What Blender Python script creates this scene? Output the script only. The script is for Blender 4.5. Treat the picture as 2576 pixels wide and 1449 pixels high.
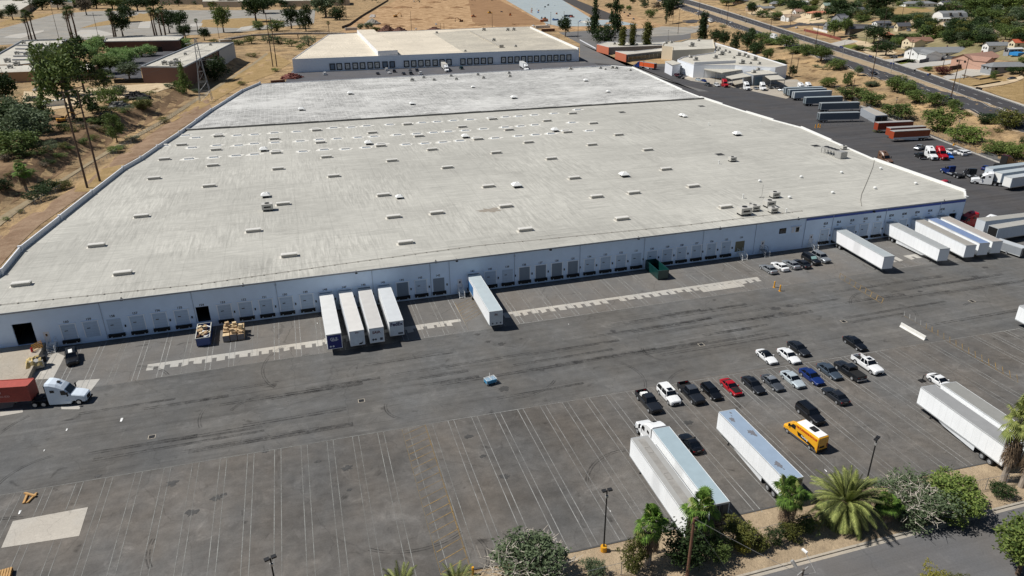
import bpy, math, random
import numpy as np
from mathutils import Matrix, Vector
R = math.radians
S = bpy.context.scene
for o in list(bpy.data.objects): bpy.data.objects.remove(o)
C = S.collection
# ------------------------------------------------------------------ camera, sky, sun, exposure
FOC, DEP, ROLL, CH = 1808.67, R(24.3142), R(-0.5176), 63.4      # focal length in photo px (2576 wide), depression, roll, height
CX, CY, YAW = -40.59, -135.03, R(16.73)
cam = bpy.data.cameras.new('camera'); co = bpy.data.objects.new('camera', cam); C.objects.link(co); S.camera = co
cam.sensor_width = 36; cam.lens = 36*FOC/2576; cam.clip_start = 1; cam.clip_end = 9000
co.matrix_world = Matrix.Translation((CX, CY, CH)) @ Matrix.Rotation(-YAW, 4, 'Z') @ Matrix.Rotation(math.pi/2-DEP, 4, 'X') @ Matrix.Rotation(ROLL, 4, 'Z')
SUN = Vector((-0.715, 0.232, 1.0)).normalized()
EL = math.asin(SUN.z); AZ = math.atan2(SUN.x, SUN.y)
w = bpy.data.worlds.new('World'); S.world = w; w.use_nodes = True
nt = w.node_tree; nt.nodes.clear()
sk = nt.nodes.new('ShaderNodeTexSky'); sk.sky_type = 'NISHITA'; sk.sun_disc = False; sk.sun_elevation = EL; sk.sun_rotation = AZ
sk.altitude = 300; sk.dust_density = 0.4; sk.ozone_density = 2.5
bg = nt.nodes.new('ShaderNodeBackground'); bg.inputs[1].default_value = 0.05
wo = nt.nodes.new('ShaderNodeOutputWorld'); nt.links.new(sk.outputs[0], bg.inputs[0]); nt.links.new(bg.outputs[0], wo.inputs[0])
sl = bpy.data.lights.new('sun', 'SUN'); sl.energy = 5.0; sl.angle = R(0.53); sl.color = (1, 0.965, 0.915)
so = bpy.data.objects.new('sun', sl); C.objects.link(so); so.rotation_euler = SUN.to_track_quat('Z', 'Y').to_euler()
S.view_settings.view_transform = 'Standard'; S.view_settings.look = 'None'; S.view_settings.exposure = 0.03; S.view_settings.gamma = 1
S.render.engine = 'CYCLES'
S.cycles.max_bounces = 5; S.cycles.diffuse_bounces = 3; S.cycles.transparent_max_bounces = 8

# ------------------------------------------------------------------ ground height and photo-to-place survey helpers
def ss(t):
    t = np.clip(t, 0, 1); return t*t*(3-2*t)
def hgt(x, y):
    x = np.asarray(x, float); y = np.asarray(y, float)
    e = (x-190)*0.95-(y-50)*0.31
    far = ss((y-330)/750)
    hr = 4.5*ss(e/44)+11*ss((e-92)/55)+14*far*ss((e-20)/60)
    q = (-121+(y-94)*0.173)-x
    lim = ss((y+10)/50)*(1-ss((y-430)/80))
    hl = (-1.0*ss((q+9)/4)+4.6*ss((q-6)/11))*lim
    g = 0.25*np.sin(x*0.31+y*0.17)*np.sin(y*0.23-x*0.11)
    return np.where(e > 0, hr+g*ss(e/12)*ss((48-e)/10)*3, np.where(q > -9, hl+g*ss((q-4)/8)*2.0*lim*(1-ss((q-20)/8)), 0.0))
cR = co.matrix_world.to_3x3()
def ray(px, py):
    d = cR @ Vector(((px-1288)/FOC, -(py-724.5)/FOC, -1)); return d
def G(px, py, z=None):
    """point of the place seen at photo position (px,py): on the terrain, or on the level z"""
    d = ray(px, py)
    if z is not None:
        t = (z-CH)/d.z; return Vector((CX+d.x*t, CY+d.y*t, z))
    ts = np.geomspace(30, 6000, 1500) if d.z < -0.006 else np.array([3500., 3500.])
    zz = CH+d.z*ts; hh = hgt(CX+d.x*ts, CY+d.y*ts); k = np.argmax(zz <= hh)
    if not (zz <= hh).any(): k = len(ts)-1
    a, b = ts[max(k-1, 0)], ts[k]
    for _ in range(18):
        m = (a+b)/2
        if CH+d.z*m <= hgt(CX+d.x*m, CY+d.y*m): b = m
        else: a = m
    return Vector((CX+d.x*b, CY+d.y*b, float(hgt(CX+d.x*b, CY+d.y*b))))
def T(t, x, y): return (858.667*((t-1) % 3)+x/3.0, 483*((t-1)//3)+y/3.0)
def GT(t, x, y, z=None): return G(*T(t, x, y), z)
def CR(ox, oy, k, x, y): return ((ox+x*k)/1.565217, (oy+y*k)/1.565217)
def c1(x, y): return CR(2400, 1600, 800/2576, x, y)
def c2(x, y): return CR(3200, 850, 800/2576, x, y)
def c3(x, y): return CR(1200, 1050, 800/2576, x, y)
def c5(x, y): return CR(3400, 1400, 632/1647, x, y)
def c8(x, y): return CR(2440, 1300, 960/2576, x, y)
def F(px, py, y0=0.0):
    d = ray(px, py); t = (y0-CY)/d.y; return CX+d.x*t, CH+d.z*t
def depth(p): return -(co.matrix_world.inverted() @ Vector(p)).z
def mpp(p): return depth(p)/FOC          # metres per photo pixel at p
def hx(s):
    v = [int(s[i:i+2], 16)/255 for i in (0, 2, 4)]
    return tuple(((c+0.055)/1.055)**2.4 if c > 0.04 else c/12.92 for c in v)

# ------------------------------------------------------------------ mesh builder
class MB:
    def __init__(s): s.v = []; s.f = []; s.m = []
    def face(s, pts, m=0):
        b = len(s.v); s.v += [tuple(p) for p in pts]; s.f.append(list(range(b, b+len(pts)))); s.m.append(m)
    def box(s, x0, x1, y0, y1, z0, z1, m=0, mt=None):
        b = len(s.v); s.v += [(x0,y0,z0),(x1,y0,z0),(x1,y1,z0),(x0,y1,z0),(x0,y0,z1),(x1,y0,z1),(x1,y1,z1),(x0,y1,z1)]
        for i, q in enumerate(((0,3,2,1),(4,5,6,7),(0,1,5,4),(1,2,6,5),(2,3,7,6),(3,0,4,7))):
            s.f.append([b+k for k in q]); s.m.append(mt if (i == 1 and mt is not None) else m)
    def cbox(s, c, sz, ang=0, m=0, tilt=0):
        mm = Matrix.Translation(c) @ Matrix.Rotation(ang, 4, 'Z') @ Matrix.Rotation(tilt, 4, 'X')
        n = len(s.v); s.box(-sz[0]/2, sz[0]/2, -sz[1]/2, sz[1]/2, -sz[2]/2, sz[2]/2, m)
        for i in range(n, len(s.v)): s.v[i] = tuple(mm @ Vector(s.v[i]))
    def prism(s, poly, z0, z1, m=0, mt=None, bottom=True):
        n = len(poly); ar = sum(poly[i][0]*poly[(i+1) % n][1]-poly[(i+1) % n][0]*poly[i][1] for i in range(n))
        if ar < 0: poly = poly[::-1]
        b = len(s.v); s.v += [(p[0], p[1], z0) for p in poly]+[(p[0], p[1], z1) for p in poly]
        for i in range(n): j = (i+1) % n; s.f.append([b+i, b+j, b+n+j, b+n+i]); s.m.append(m)
        s.f.append([b+n+i for i in range(n)]); s.m.append(m if mt is None else mt)
        if bottom: s.f.append([b+n-1-i for i in range(n)]); s.m.append(m)
    def loft(s, secs, m=0, caps=True, closed=True):
        b = len(s.v); n = len(secs[0])
        for q in secs: s.v += [tuple(p) for p in q]
        for i in range(len(secs)-1):
            for j in range(n if closed else n-1):
                k = (j+1) % n; s.f.append([b+i*n+j, b+i*n+k, b+(i+1)*n+k, b+(i+1)*n+j]); s.m.append(m)
        if caps:
            s.f.append([b+n-1-j for j in range(n)]); s.m.append(m)
            s.f.append([b+(len(secs)-1)*n+j for j in range(n)]); s.m.append(m)
    def tube(s, pts, r, n=6, m=0, caps=True):
        rs = r if isinstance(r, (list, tuple)) else [r]*len(pts); secs = []
        for i, p in enumerate(pts):
            p = Vector(p); a = Vector(pts[max(i-1, 0)]); b = Vector(pts[min(i+1, len(pts)-1)]); d = (b-a).normalized()
            u = d.cross(Vector((0, 0, 1))) if abs(d.z) < 0.95 else d.cross(Vector((0, 1, 0))); u.normalize(); v = d.cross(u)
            secs.append([p+(u*math.cos(2*math.pi*k/n)+v*math.sin(2*math.pi*k/n))*rs[i] for k in range(n)])
        s.loft(secs, m, caps)
    def build(s, name, mats, parent=None, smooth=False, loc=None):
        me = bpy.data.meshes.new(name); me.from_pydata(s.v, [], s.f)
        if not isinstance(mats, (list, tuple)): mats = [mats]
        for q in mats: me.materials.append(q)
        me.polygons.foreach_set('material_index', s.m)
        if smooth: me.polygons.foreach_set('use_smooth', [True]*len(s.f))
        me.update(); o = bpy.data.objects.new(name, me); C.objects.link(o)
        if parent: o.parent = parent
        if loc is not None: o.location = loc
        return o
def tag(o, label=None, cat=None, group=None, kind=None):
    if label: o['label'] = label
    if cat: o['category'] = cat
    if group: o['group'] = group
    if kind: o['kind'] = kind
    return o
def thing(name, label, cat, loc=(0,0,0), rz=0, group=None):
    o = bpy.data.objects.new(name, None); C.objects.link(o); o.location = loc; o.rotation_euler = (0, 0, rz); o.empty_display_size = .3
    return tag(o, label, cat, group)
KIDS = {}
def dup(root, loc, rz, label, group=None, scale=None, cmap=None):
    def cp(o, par):
        c = o.copy(); C.objects.link(c)
        if par: c.parent = par
        for k in [q for q in o.children]: cp(k, c)
        return c
    r = cp(root, None); r.location = loc; r.rotation_euler = (0, 0, rz)
    if label: r['label'] = label
    if group: r['group'] = group
    if scale: r.scale = scale
    return r
ORD = ['leftmost','second from the left','third from the left','fourth from the left','fifth from the left','sixth from the left','seventh from the left','eighth from the left','ninth from the left','tenth from the left'] + \
      [x+' from the left' for x in 'eleventh twelfth thirteenth fourteenth fifteenth sixteenth seventeenth eighteenth nineteenth twentieth twenty-first twenty-second twenty-third twenty-fourth twenty-fifth twenty-sixth twenty-seventh twenty-eighth twenty-ninth thirtieth thirty-first thirty-second thirty-third thirty-fourth thirty-fifth thirty-sixth'.split()]

# ------------------------------------------------------------------ materials
class NB:
    def __init__(s, name):
        s.m = bpy.data.materials.new(name); s.m.use_nodes = True; s.t = s.m.node_tree; s.t.nodes.clear()
        s.out = s.t.nodes.new('ShaderNodeOutputMaterial'); s.b = s.t.nodes.new('ShaderNodeBsdfPrincipled'); s.t.links.new(s.b.outputs[0], s.out.inputs[0])
        s.tc = s.t.nodes.new('ShaderNodeTexCoord')
    def link(s, a, b): s.t.links.new(a, b)
    def mapping(s, scale, rot=0, src='Object'):
        n = s.t.nodes.new('ShaderNodeMapping'); n.inputs['Scale'].default_value = scale; n.inputs['Rotation'].default_value = (0, 0, rot)
        s.link(s.tc.outputs[src], n.inputs[0]); return n.outputs[0]
    def noise(s, scale, detail=4, rough=.6, vec=None, dist=0):
        n = s.t.nodes.new('ShaderNodeTexNoise'); n.inputs['Scale'].default_value = scale; n.inputs['Detail'].default_value = detail
        n.inputs['Roughness'].default_value = rough; n.inputs['Distortion'].default_value = dist
        s.link(vec if vec else s.tc.outputs['Object'], n.inputs['Vector']); return n.outputs['Fac']
    def rng(s, v, a, b, c, d):
        n = s.t.nodes.new('ShaderNodeMapRange'); n.inputs[1].default_value = a; n.inputs[2].default_value = b; n.inputs[3].default_value = c; n.inputs[4].default_value = d
        s.link(v, n.inputs[0]); return n.outputs[0]
    def math(s, op, a, b=None):
        n = s.t.nodes.new('ShaderNodeMath'); n.operation = op
        for i, q in enumerate((a, b)):
            if q is None: continue
            if isinstance(q, (int, float)): n.inputs[i].default_value = q
            else: s.link(q, n.inputs[i])
        return n.outputs[0]
    def mix(s, f, a, b, mode='MIX'):
        n = s.t.nodes.new('ShaderNodeMix'); n.data_type = 'RGBA'; n.blend_type = mode
        for i, q in ((0, f), (6, a), (7, b)):
            if isinstance(q, (int, float)): n.inputs[i].default_value = q
            elif isinstance(q, tuple): n.inputs[i].default_value = q+(1,) if len(q) == 3 else q
            else: s.link(q, n.inputs[i])
        return n.outputs[2]
    def mul(s, col, f):      # colour times scalar
        n = s.t.nodes.new('ShaderNodeVectorMath'); n.operation = 'SCALE'
        if isinstance(col, tuple): n.inputs[0].default_value = col
        else: s.link(col, n.inputs[0])
        s.link(f, n.inputs['Scale']); return n.outputs[0]
    def fin(s, col, rough=.8, metal=0, bump=None, bs=.3, bd=.1, spec=None):
        if isinstance(col, tuple): s.b.inputs['Base Color'].default_value = col+(1,)
        else: s.link(col, s.b.inputs['Base Color'])
        if isinstance(rough, (int, float)): s.b.inputs['Roughness'].default_value = rough
        else: s.link(rough, s.b.inputs['Roughness'])
        s.b.inputs['Metallic'].default_value = metal
        if spec is not None: s.b.inputs['Specular IOR Level'].default_value = spec
        if bump:
            n = s.t.nodes.new('ShaderNodeBump'); n.inputs['Strength'].default_value = bs; n.inputs['Distance'].default_value = bd
            s.link(bump, n.inputs['Height']); s.link(n.outputs[0], s.b.inputs['Normal'])
        return s.m
MC = {}
def M(name, col, rough=.7, metal=0, var=.08, scale=1.5, spec=None):
    if name in MC: return MC[name]
    if isinstance(col, str): col = hx(col)
    n = NB(name)
    if var:
        f = n.rng(n.noise(scale, 5, .65), .3, .7, 1-var, 1+var); c = n.mul(col, f)
    else: c = col
    MC[name] = n.fin(c, rough, metal, spec=spec); return MC[name]
def asphalt(name, base, mott=.16, streak=.07, stain=.35, warm=0.0, rot=0.0, crack=.25, cs=.09):
    n = NB(name)
    a = n.rng(n.noise(.045, 9, .68), .3, .7, 1-mott, 1+mott)
    a2 = n.rng(n.noise(.55, 6, .7), .3, .72, 1-mott*.6, 1+mott*.6)
    b = n.rng(n.noise(1, 5, .6, n.mapping((.018, .42, 1), rot), .4), .3, .7, 1-streak, 1+streak)
    b2 = n.rng(n.noise(1, 4, .6, n.mapping((.05, 1.6, 1), rot+.05), .8), .52, .72, 1, 1-streak*1.3)
    c = n.rng(n.noise(4.5, 2, .6), .3, .7, .93, 1.07)
    d = n.rng(n.noise(.33, 3, .55, None, .6), .66, .76, 1, 1-stain)
    g = n.rng(n.noise(.21, 5, .7, n.mapping((1, 1, 1), 1.1), 1.2), .56, .7, 1, 1+max(.2, mott))
    v = n.t.nodes.new('ShaderNodeTexVoronoi'); v.feature = 'DISTANCE_TO_EDGE'; v.inputs['Scale'].default_value = cs
    nn = n.t.nodes.new('ShaderNodeTexNoise'); nn.inputs['Scale'].default_value = .5; nn.inputs['Detail'].default_value = 4; n.link(n.tc.outputs['Object'], nn.inputs[0])
    vm = n.t.nodes.new('ShaderNodeVectorMath'); vm.operation = 'MULTIPLY_ADD'; vm.inputs[1].default_value = (2.2, 2.2, 0); n.link(nn.outputs['Color'], vm.inputs[0]); n.link(n.tc.outputs['Object'], vm.inputs[2])
    n.link(vm.outputs[0], v.inputs['Vector'])
    cr = n.rng(v.outputs['Distance'], .0015, .006, 1-crack, 1)
    p = a
    for q in (a2, b, b2, c, d, g, cr): p = n.math('MULTIPLY', p, q)
    hue = n.mix(n.rng(n.noise(.06, 4, .6, n.mapping((1.3, .9, 1), .6)), .35, .65, 0, 1), base, (base[0]*(1.06+warm), base[1]*(1.0+warm*.4), base[2]*.93))
    return n.fin(n.mul(hue, p), .92, 0, n.noise(6, 3, .6), .25, .03, spec=.12)
def roofmat(name, base, dark, back):
    n = NB(name)
    a = n.math('MULTIPLY', n.rng(n.noise(.03, 7, .6), .3, .7, .9, 1.07), n.rng(n.noise(.35, 8, .8), .35, .7, .93, 1.06))
    sy = n.rng(n.noise(1, 7, .72, n.mapping((1.7, .13, 1)), .7), .36, .64, 1-.24, 1.1)
    sx = n.rng(n.noise(1, 7, .72, n.mapping((.1, 1.9, 1)), .7), .36, .64, 1-.22, 1.09)
    w_ = n.rng(n.noise(.05, 3, .5), .42, .58, 0, 1)
    st = n.math('ADD', n.math('MULTIPLY', sy, w_), n.math('MULTIPLY', sx, n.math('SUBTRACT', 1.0, w_)))
    v = n.t.nodes.new('ShaderNodeTexVoronoi'); v.distance = 'CHEBYCHEV'; v.inputs['Scale'].default_value = 1; n.link(n.mapping((.045, .07, 1)), v.inputs['Vector'])
    cell = n.rng(v.outputs['Color'], 0, 1, .91, 1.05)
    f = n.rng(n.noise(2.5, 3, .7), .3, .7, .96, 1.04)
    p = n.math('MULTIPLY', n.math('MULTIPLY', a, st), n.math('MULTIPLY', cell, f))
    for ax, per in ((0, 7.6), (1, 15.2)):      # membrane laps
        sp = n.t.nodes.new('ShaderNodeSeparateXYZ'); n.link(n.tc.outputs['Object'], sp.inputs[0])
        wv = n.math('ADD', sp.outputs[ax], n.math('MULTIPLY', n.noise(.08, 3), 1.5)); fr_ = n.math('ABSOLUTE', n.math('SUBTRACT', n.math('FRACT', n.math('MULTIPLY', wv, 1/per)), .5))
        p = n.math('MULTIPLY', p, n.rng(fr_, .0, .018, .86, 1))
    pud = n.rng(n.noise(.12, 5, .65, None, .8), .63, .67, 1, .93); p = n.math('MULTIPLY', p, pud)
    # worn patches in short rows
    br = n.t.nodes.new('ShaderNodeTexBrick'); br.inputs['Scale'].default_value = 1; br.inputs['Mortar Size'].default_value = .12; br.inputs['Bias'].default_value = 0
    br.inputs['Brick Width'].default_value = 3.2; br.inputs['Row Height'].default_value = .95; br.inputs['Color1'].default_value = (1, 1, 1, 1); br.inputs['Color2'].default_value = (.35, .35, .35, 1); br.inputs['Mortar'].default_value = (0, 0, 0, 1)
    n.link(n.mapping((1, 1, 1)), br.inputs['Vector'])
    wn = n.rng(n.noise(.03 if back else .05, 6, .75, n.mapping((1, 1.6, 1), .2)), .4 if back else .5, .52 if back else .68, 0, 1)
    wn2 = n.rng(n.noise(.9, 5, .75, n.mapping((.35, 1.6, 1))), .4, .5, 0, 1)
    k = n.math('MULTIPLY', n.math('MULTIPLY', wn, wn2), br.outputs['Color'])
    k = n.math('MULTIPLY', k, .9 if back else .42)
    col = n.mul(n.mix(k, base, dark), p)
    return n.fin(col, .8, 0, n.noise(1, 6, .7, n.mapping((1.2, .12, 1))), .4, .05, spec=.3)
def ground_mat():
    n = NB('dry_ground')
    tan = n.mix(n.rng(n.noise(.05, 8, .65), .35, .65, 0, 1), hx('8e7a5e'), hx('b99c74'))
    brn = n.mix(n.rng(n.noise(.11, 7, .7, None, .5), .5, .66, 0, 1), tan, hx('66523c'))
    grn = n.mix(n.rng(n.noise(.03, 8, .75, n.mapping((1, 1, 1), .7)), .56, .68, 0, .75), brn, hx('5f5f43'))
    f = n.math('MULTIPLY', n.rng(n.noise(1.1, 6, .75), .3, .7, .72, 1.22), n.rng(n.noise(.25, 5, .7), .3, .7, .85, 1.15))
    return n.fin(n.mul(grn, f), .95, 0, n.noise(.7, 7, .75), .9, .7, spec=.1)
def soil(name, a, b, sc=.12, bump=.5):
    n = NB(name)
    c = n.mix(n.rng(n.noise(sc, 8, .7, None, .6), .36, .64, 0, 1), hx(a), hx(b))
    f = n.rng(n.noise(sc*9, 6, .75), .3, .7, .82, 1.16)
    return n.fin(n.mul(c, f), .95, 0, n.noise(sc*6, 6, .7), bump, .4, spec=.1)
def leaf(name, a, b, tr=.25):
    n = NB(name); gi = n.t.nodes.new('ShaderNodeNewGeometry'); oi = n.t.nodes.new('ShaderNodeObjectInfo')
    c = n.mix(gi.outputs['Random Per Island'], hx(a), hx(b)); c = n.mul(c, n.rng(oi.outputs['Random'], 0, 1, .82, 1.2))
    n.fin(c, .7, spec=.25)
    t = n.t.nodes.new('ShaderNodeBsdfTranslucent'); n.link(c, t.inputs[0]); mx = n.t.nodes.new('ShaderNodeMixShader'); mx.inputs[0].default_value = tr
    n.link(n.b.outputs[0], mx.inputs[1]); n.link(t.outputs[0], mx.inputs[2]); n.link(mx.outputs[0], n.out.inputs[0]); return n.m
def corrug(name, a, per=1.0, axis=0, dark=.8, rough=.5, sharp=.06):
    """panel with narrow seams every `per` metres along an axis (pattern of the material itself)"""
    n = NB(name); sp = n.t.nodes.new('ShaderNodeSeparateXYZ'); n.link(n.tc.outputs['Object'], sp.inputs[0])
    m_ = n.math('FRACT', n.math('MULTIPLY', sp.outputs[axis], 1.0/per)); k = n.rng(n.math('ABSOLUTE', n.math('SUBTRACT', m_, .5)), .5-sharp, .5-sharp*.5, 1, dark)
    f = n.math('MULTIPLY', n.math('MULTIPLY', k, n.rng(n.noise(1, 6, .75, n.mapping((1.0, 1.0, .2))), .4, .75, 1.01, .93)), n.rng(n.noise(.25, 4, .6), .3, .7, .96, 1.03))
    return n.fin(n.mul(hx(a), f), rough)
ASP = asphalt('yard_asphalt', hx('60605f'), mott=.24, streak=.15, stain=.45, crack=.13)
ASPL = asphalt('parking_asphalt', hx('5f5e5c'), mott=.34, streak=.06, stain=.55, warm=.06, cs=.07, crack=.15)
ASPD = asphalt('side_yard_asphalt', hx('4c4c4e'), mott=.08, streak=.16, stain=.25, rot=R(-75), crack=.1)
ASPK = asphalt('dock_apron_asphalt', hx('6a6967'), mott=.14, streak=.05, stain=.45, warm=.03)
ASPS = asphalt('street_asphalt', hx('656566'), mott=.07, streak=.08, stain=.15, crack=.1, cs=.04)
ASPR = asphalt('highway_asphalt', hx('454548'), mott=.08, streak=.05, stain=.1, crack=.05)
ASPO = asphalt('old_lot_asphalt', hx('8f8d87'), mott=.2, streak=.05, stain=.3)
CON = asphalt('concrete_paving', hx('a39d92'), mott=.1, streak=.03, stain=.25, crack=.3, cs=.2)
CONL = asphalt('pale_concrete', hx('aba9a3'), mott=.08, streak=.02, stain=.2, crack=.2, cs=.2)
SLAB = asphalt('new_slab', hx('97a2a6'), mott=.1, streak=.03, stain=.1, crack=.1)
DRY = ground_mat()
DIRT = soil('construction_dirt', '866849', 'c2a37e', .09, 1.0); DIRTD = soil('dark_dirt', '86694d', '99795a', .06, .8)
STRIP = soil('verge_soil', '94836c', 'ae9b80', .3, .6); PATHM = soil('gravel_path', '8a7c64', '9b8d74', .2)
GRASSD = soil('dry_grass', '8b754f', 'a68d66', .2, .9); LAWN = soil('lawn', '5d6a33', '7c7a40', .3); BARE = soil('bare_yard', 'b5a184', 'c8b596', .1)
def line_mat(name, col, keep=.5):
    n = NB(name); c = n.mul(hx(col), n.rng(n.noise(2.5, 5, .7), .3, .7, .75, 1.1)); n.fin(c, .8)
    t = n.t.nodes.new('ShaderNodeBsdfTransparent'); mx = n.t.nodes.new('ShaderNodeMixShader')
    f = n.rng(n.math('ADD', n.math('MULTIPLY', n.noise(.09, 4, .7), .6), n.math('MULTIPLY', n.noise(1.7, 6, .8), .4)), keep-.09, keep+.09, 1, .25)
    n.link(f, mx.inputs[0]); n.link(t.outputs[0], mx.inputs[1]); n.link(n.b.outputs[0], mx.inputs[2]); n.link(mx.outputs[0], n.out.inputs[0]); return n.m
LINE = line_mat('worn_white_paint', 'a8a8a4', .47); LINEF = line_mat('faded_white_paint', '94948f', .47); YEL = line_mat('worn_yellow_paint', '9c8150', .46); LINEW = M('road_white_paint', 'c4c4c0', .8)
WALL = M('painted_concrete_wall', 'd2e5fa', .75, var=.05, scale=.35); WALLW = M('white_wall', 'd8dade', .75, var=.04, scale=.3)
ROOF1 = roofmat('roof_coating', hx('b6b4ab'), hx('7f7c74'), False); ROOF2 = roofmat('old_roof_coating', hx('cbcac5'), hx('565552'), True)
WHITE = M('white_paint', 'e6e6e2', .5, var=.03); WHITER = M('skylight_plastic', 'd3d0c8', .45, var=.05); PATCHW = M('roof_sealant', 'c9c5bb', .7, var=.12, scale=1.2)
BLK = M('black_rubber', '141414', .8); TYRE = M('tyre', '17181a', .85); RIM = M('wheel_rim', 'b9bbbd', .35, .6); DGLS = M('dark_glass', '0b0e12', .08, var=0, spec=.8)
STEEL = M('galvanised_steel', '8d9195', .5, .5); DST = M('dark_steel', '2a2b2d', .6, .3); DARK = M('painted_dark_inside', '070707', .9, var=0); RUST = M('rusty_steel', '5a3a2c', .85, var=.25)
NAVY = M('navy_paint', '2f4fa3', .6); DOORM = corrug('sectional_door', 'b4c7db', .55, 2, .82, .6, .06); FRM = M('door_frame_paint', 'eef4fa', .6, var=.03); DOORG = corrug('grey_roller_door', '7b8997', .3, 2, .85, .6, .08)
WOOD = M('raw_lumber', 'b48d58', .8, var=.2, scale=4); POLEW = M('utility_pole_wood', '4a3a2e', .9, var=.2, scale=3); CARD = M('cardboard', 'b59a76', .85, var=.18, scale=1.2); CARDD = M('wrapped_cardboard', '8b8079', .6, var=.15, scale=1.2)
YELP = M('yellow_safety_paint', 'd79a1c', .5, var=.12, scale=2); REDP = M('red_paint', 'b3121f', .35); GALV = M('dull_metal', 'a7a6a2', .5, .3, var=.12)
FONT = {}
def text(s, size, mat, parent, loc, rot, name='lettering', ext=0.0, sx=1.0, label=None):
    key = (s, size, mat.name, ext)
    if key not in FONT:
        cu = bpy.data.curves.new('t', 'FONT'); cu.body = s; cu.size = size; cu.align_x = 'CENTER'; cu.align_y = 'CENTER'; cu.extrude = .006; cu.offset = ext; cu.resolution_u = 3
        to = bpy.data.objects.new('t', cu); C.objects.link(to); bpy.context.view_layer.update()
        me = bpy.data.meshes.new_from_object(to.evaluated_get(bpy.context.evaluated_depsgraph_get())); bpy.data.objects.remove(to)
        me.materials.clear(); me.materials.append(mat); FONT[key] = me
    o = bpy.data.objects.new(name, FONT[key]); C.objects.link(o); o.parent = parent; o.location = loc; o.rotation_euler = rot; o.scale = (sx, 1, 1)
    if label: o['label'] = label
    return o

# ------------------------------------------------------------------ terrain and paved surfaces
def axis(a, b, lo, hi, st):
    v = list(np.arange(lo, hi+.1, st)); s = st; x = lo
    while x > a: s *= 1.13; x -= s; v.insert(0, x)
    s = st; x = hi
    while x < b: s *= 1.13; x += s; v.append(x)
    return np.array(v)
gx = axis(-2600, 3600, -200, 520, 4); gy = axis(-500, 6500, -100, 560, 4)
XX, YY = np.meshgrid(gx, gy); ZZ = hgt(XX, YY)-0.03
mb = MB(); mb.v = [tuple(p) for p in np.stack([XX, YY, ZZ], -1).reshape(-1, 3)]; nx = len(gx)
mb.f = [[j*nx+i, j*nx+i+1, (j+1)*nx+i+1, (j+1)*nx+i] for j in range(len(gy)-1) for i in range(nx-1)]; mb.m = [0]*len(mb.f)
tag(mb.build('ground', DRY, smooth=True), kind='structure')
def flat(name, pts, m, z=.02, px=True):
    pp = [GT(*p, 0) if px else p for p in pts]; b = MB(); q = [(p[0], p[1]) for p in pp]
    n = len(q); ar = sum(q[i][0]*q[(i+1) % n][1]-q[(i+1) % n][0]*q[i][1] for i in range(n))
    if ar < 0: q = q[::-1]
    b.face([(x, y, z) for x, y in q]); return tag(b.build(name, m), kind='structure')
def interp(pl, n):
    d = [0]
    for i in range(1, len(pl)): d.append(d[-1]+(Vector(pl[i][:2])-Vector(pl[i-1][:2])).length)
    t = np.linspace(0, d[-1], n); return [(np.interp(q, d, [p[0] for p in pl]), np.interp(q, d, [p[1] for p in pl])) for q in t]
def strip(name, ea, eb, m, dz=.1, n=120, mm=3, mk=True):
    a = interp(ea, n); b = interp(eb, n); o = MB()
    for i in range(n):
        for k in range(mm+1):
            x = a[i][0]+(b[i][0]-a[i][0])*k/mm; y = a[i][1]+(b[i][1]-a[i][1])*k/mm; o.v.append((x, y, float(hgt(x, y))+dz))
    for i in range(n-1):
        for k in range(mm): q = i*(mm+1)+k; o.f.append([q, q+mm+1, q+mm+2, q+1]); o.m.append(0)
    ob = o.build(name, m, smooth=True)
    # face up
    if ob.data.polygons[0].normal.z < 0: ob.data.flip_normals()
    return tag(ob, kind='structure') if mk else ob
def drape(name, pts, m, dz=.08, step=6, px=True):
    """polygon laid over sloping ground"""
    pp = [GT(*p) if px else p for p in pts]; q = [(p[0], p[1]) for p in pp]
    import bmesh
    bm = bmesh.new(); bm.faces.new([bm.verts.new((x, y, 0)) for x, y in q]); xs = [p[0] for p in q]; ys = [p[1] for p in q]
    for ax, lo, hi in ((0, min(xs), max(xs)), (1, min(ys), max(ys))):
        k = int((hi-lo)/step)
        for i in range(1, k+1):
            c_ = [0, 0, 0]; c_[ax] = lo+(hi-lo)*i/(k+1); nn = [0, 0, 0]; nn[ax] = 1
            bmesh.ops.bisect_plane(bm, geom=bm.verts[:]+bm.edges[:]+bm.faces[:], plane_co=c_, plane_no=nn)
    for v in bm.verts: v.co.z = float(hgt(v.co.x, v.co.y))+dz
    me = bpy.data.meshes.new(name); bm.to_mesh(me); bm.free(); me.materials.append(m); o = bpy.data.objects.new(name, me); C.objects.link(o)
    if len(me.polygons) and me.polygons[0].normal.z < 0: me.flip_normals()
    return tag(o, kind='structure')
# main yard, split where its surface changes
flat('yard', [(-330,-46),(60,-52),(400,-56),(400,40),(190,60),(224,165),(240,260),(240,320),(120,330),(121,-17.4),(-135,-17.4),(-135,0),(-330,0)], ASP, .02, False)
flat('parking_lot', [(-330,-76.2),(-30,-74.2),(-15,-75.2),(20,-75.8),(60,-77.6),(400,-82),(400,-50.5),(80,-47.6),(30,-45.6),(-24,-44.6),(-80,-43.4),(-330,-40)], ASPL, .024, False)
flat('dock_apron', [(-330,-17.4),(121,-17.4),(121,0.5),(-330,0.5)], ASPK, .026, False)
flat('side_yard', [(118,-6),(150,-20),(300,-20),(190,52),(203,95),(219,152),(243,242),(238,262),(165,350),(128,330),(118,300)], ASPD, .03, False)
flat('back_yard', [(-48,268),(150,262),(165,350),(158,358),(-36,382)], asphalt('back_yard_asphalt', hx('5d5e62'), mott=.1), .032, False)
flat('street', [(-60,-104),(400,-113),(400,-89.6),(40,-84.4),(-15,-84.2),(-60,-83.4)], ASPS, .0, False)
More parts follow.
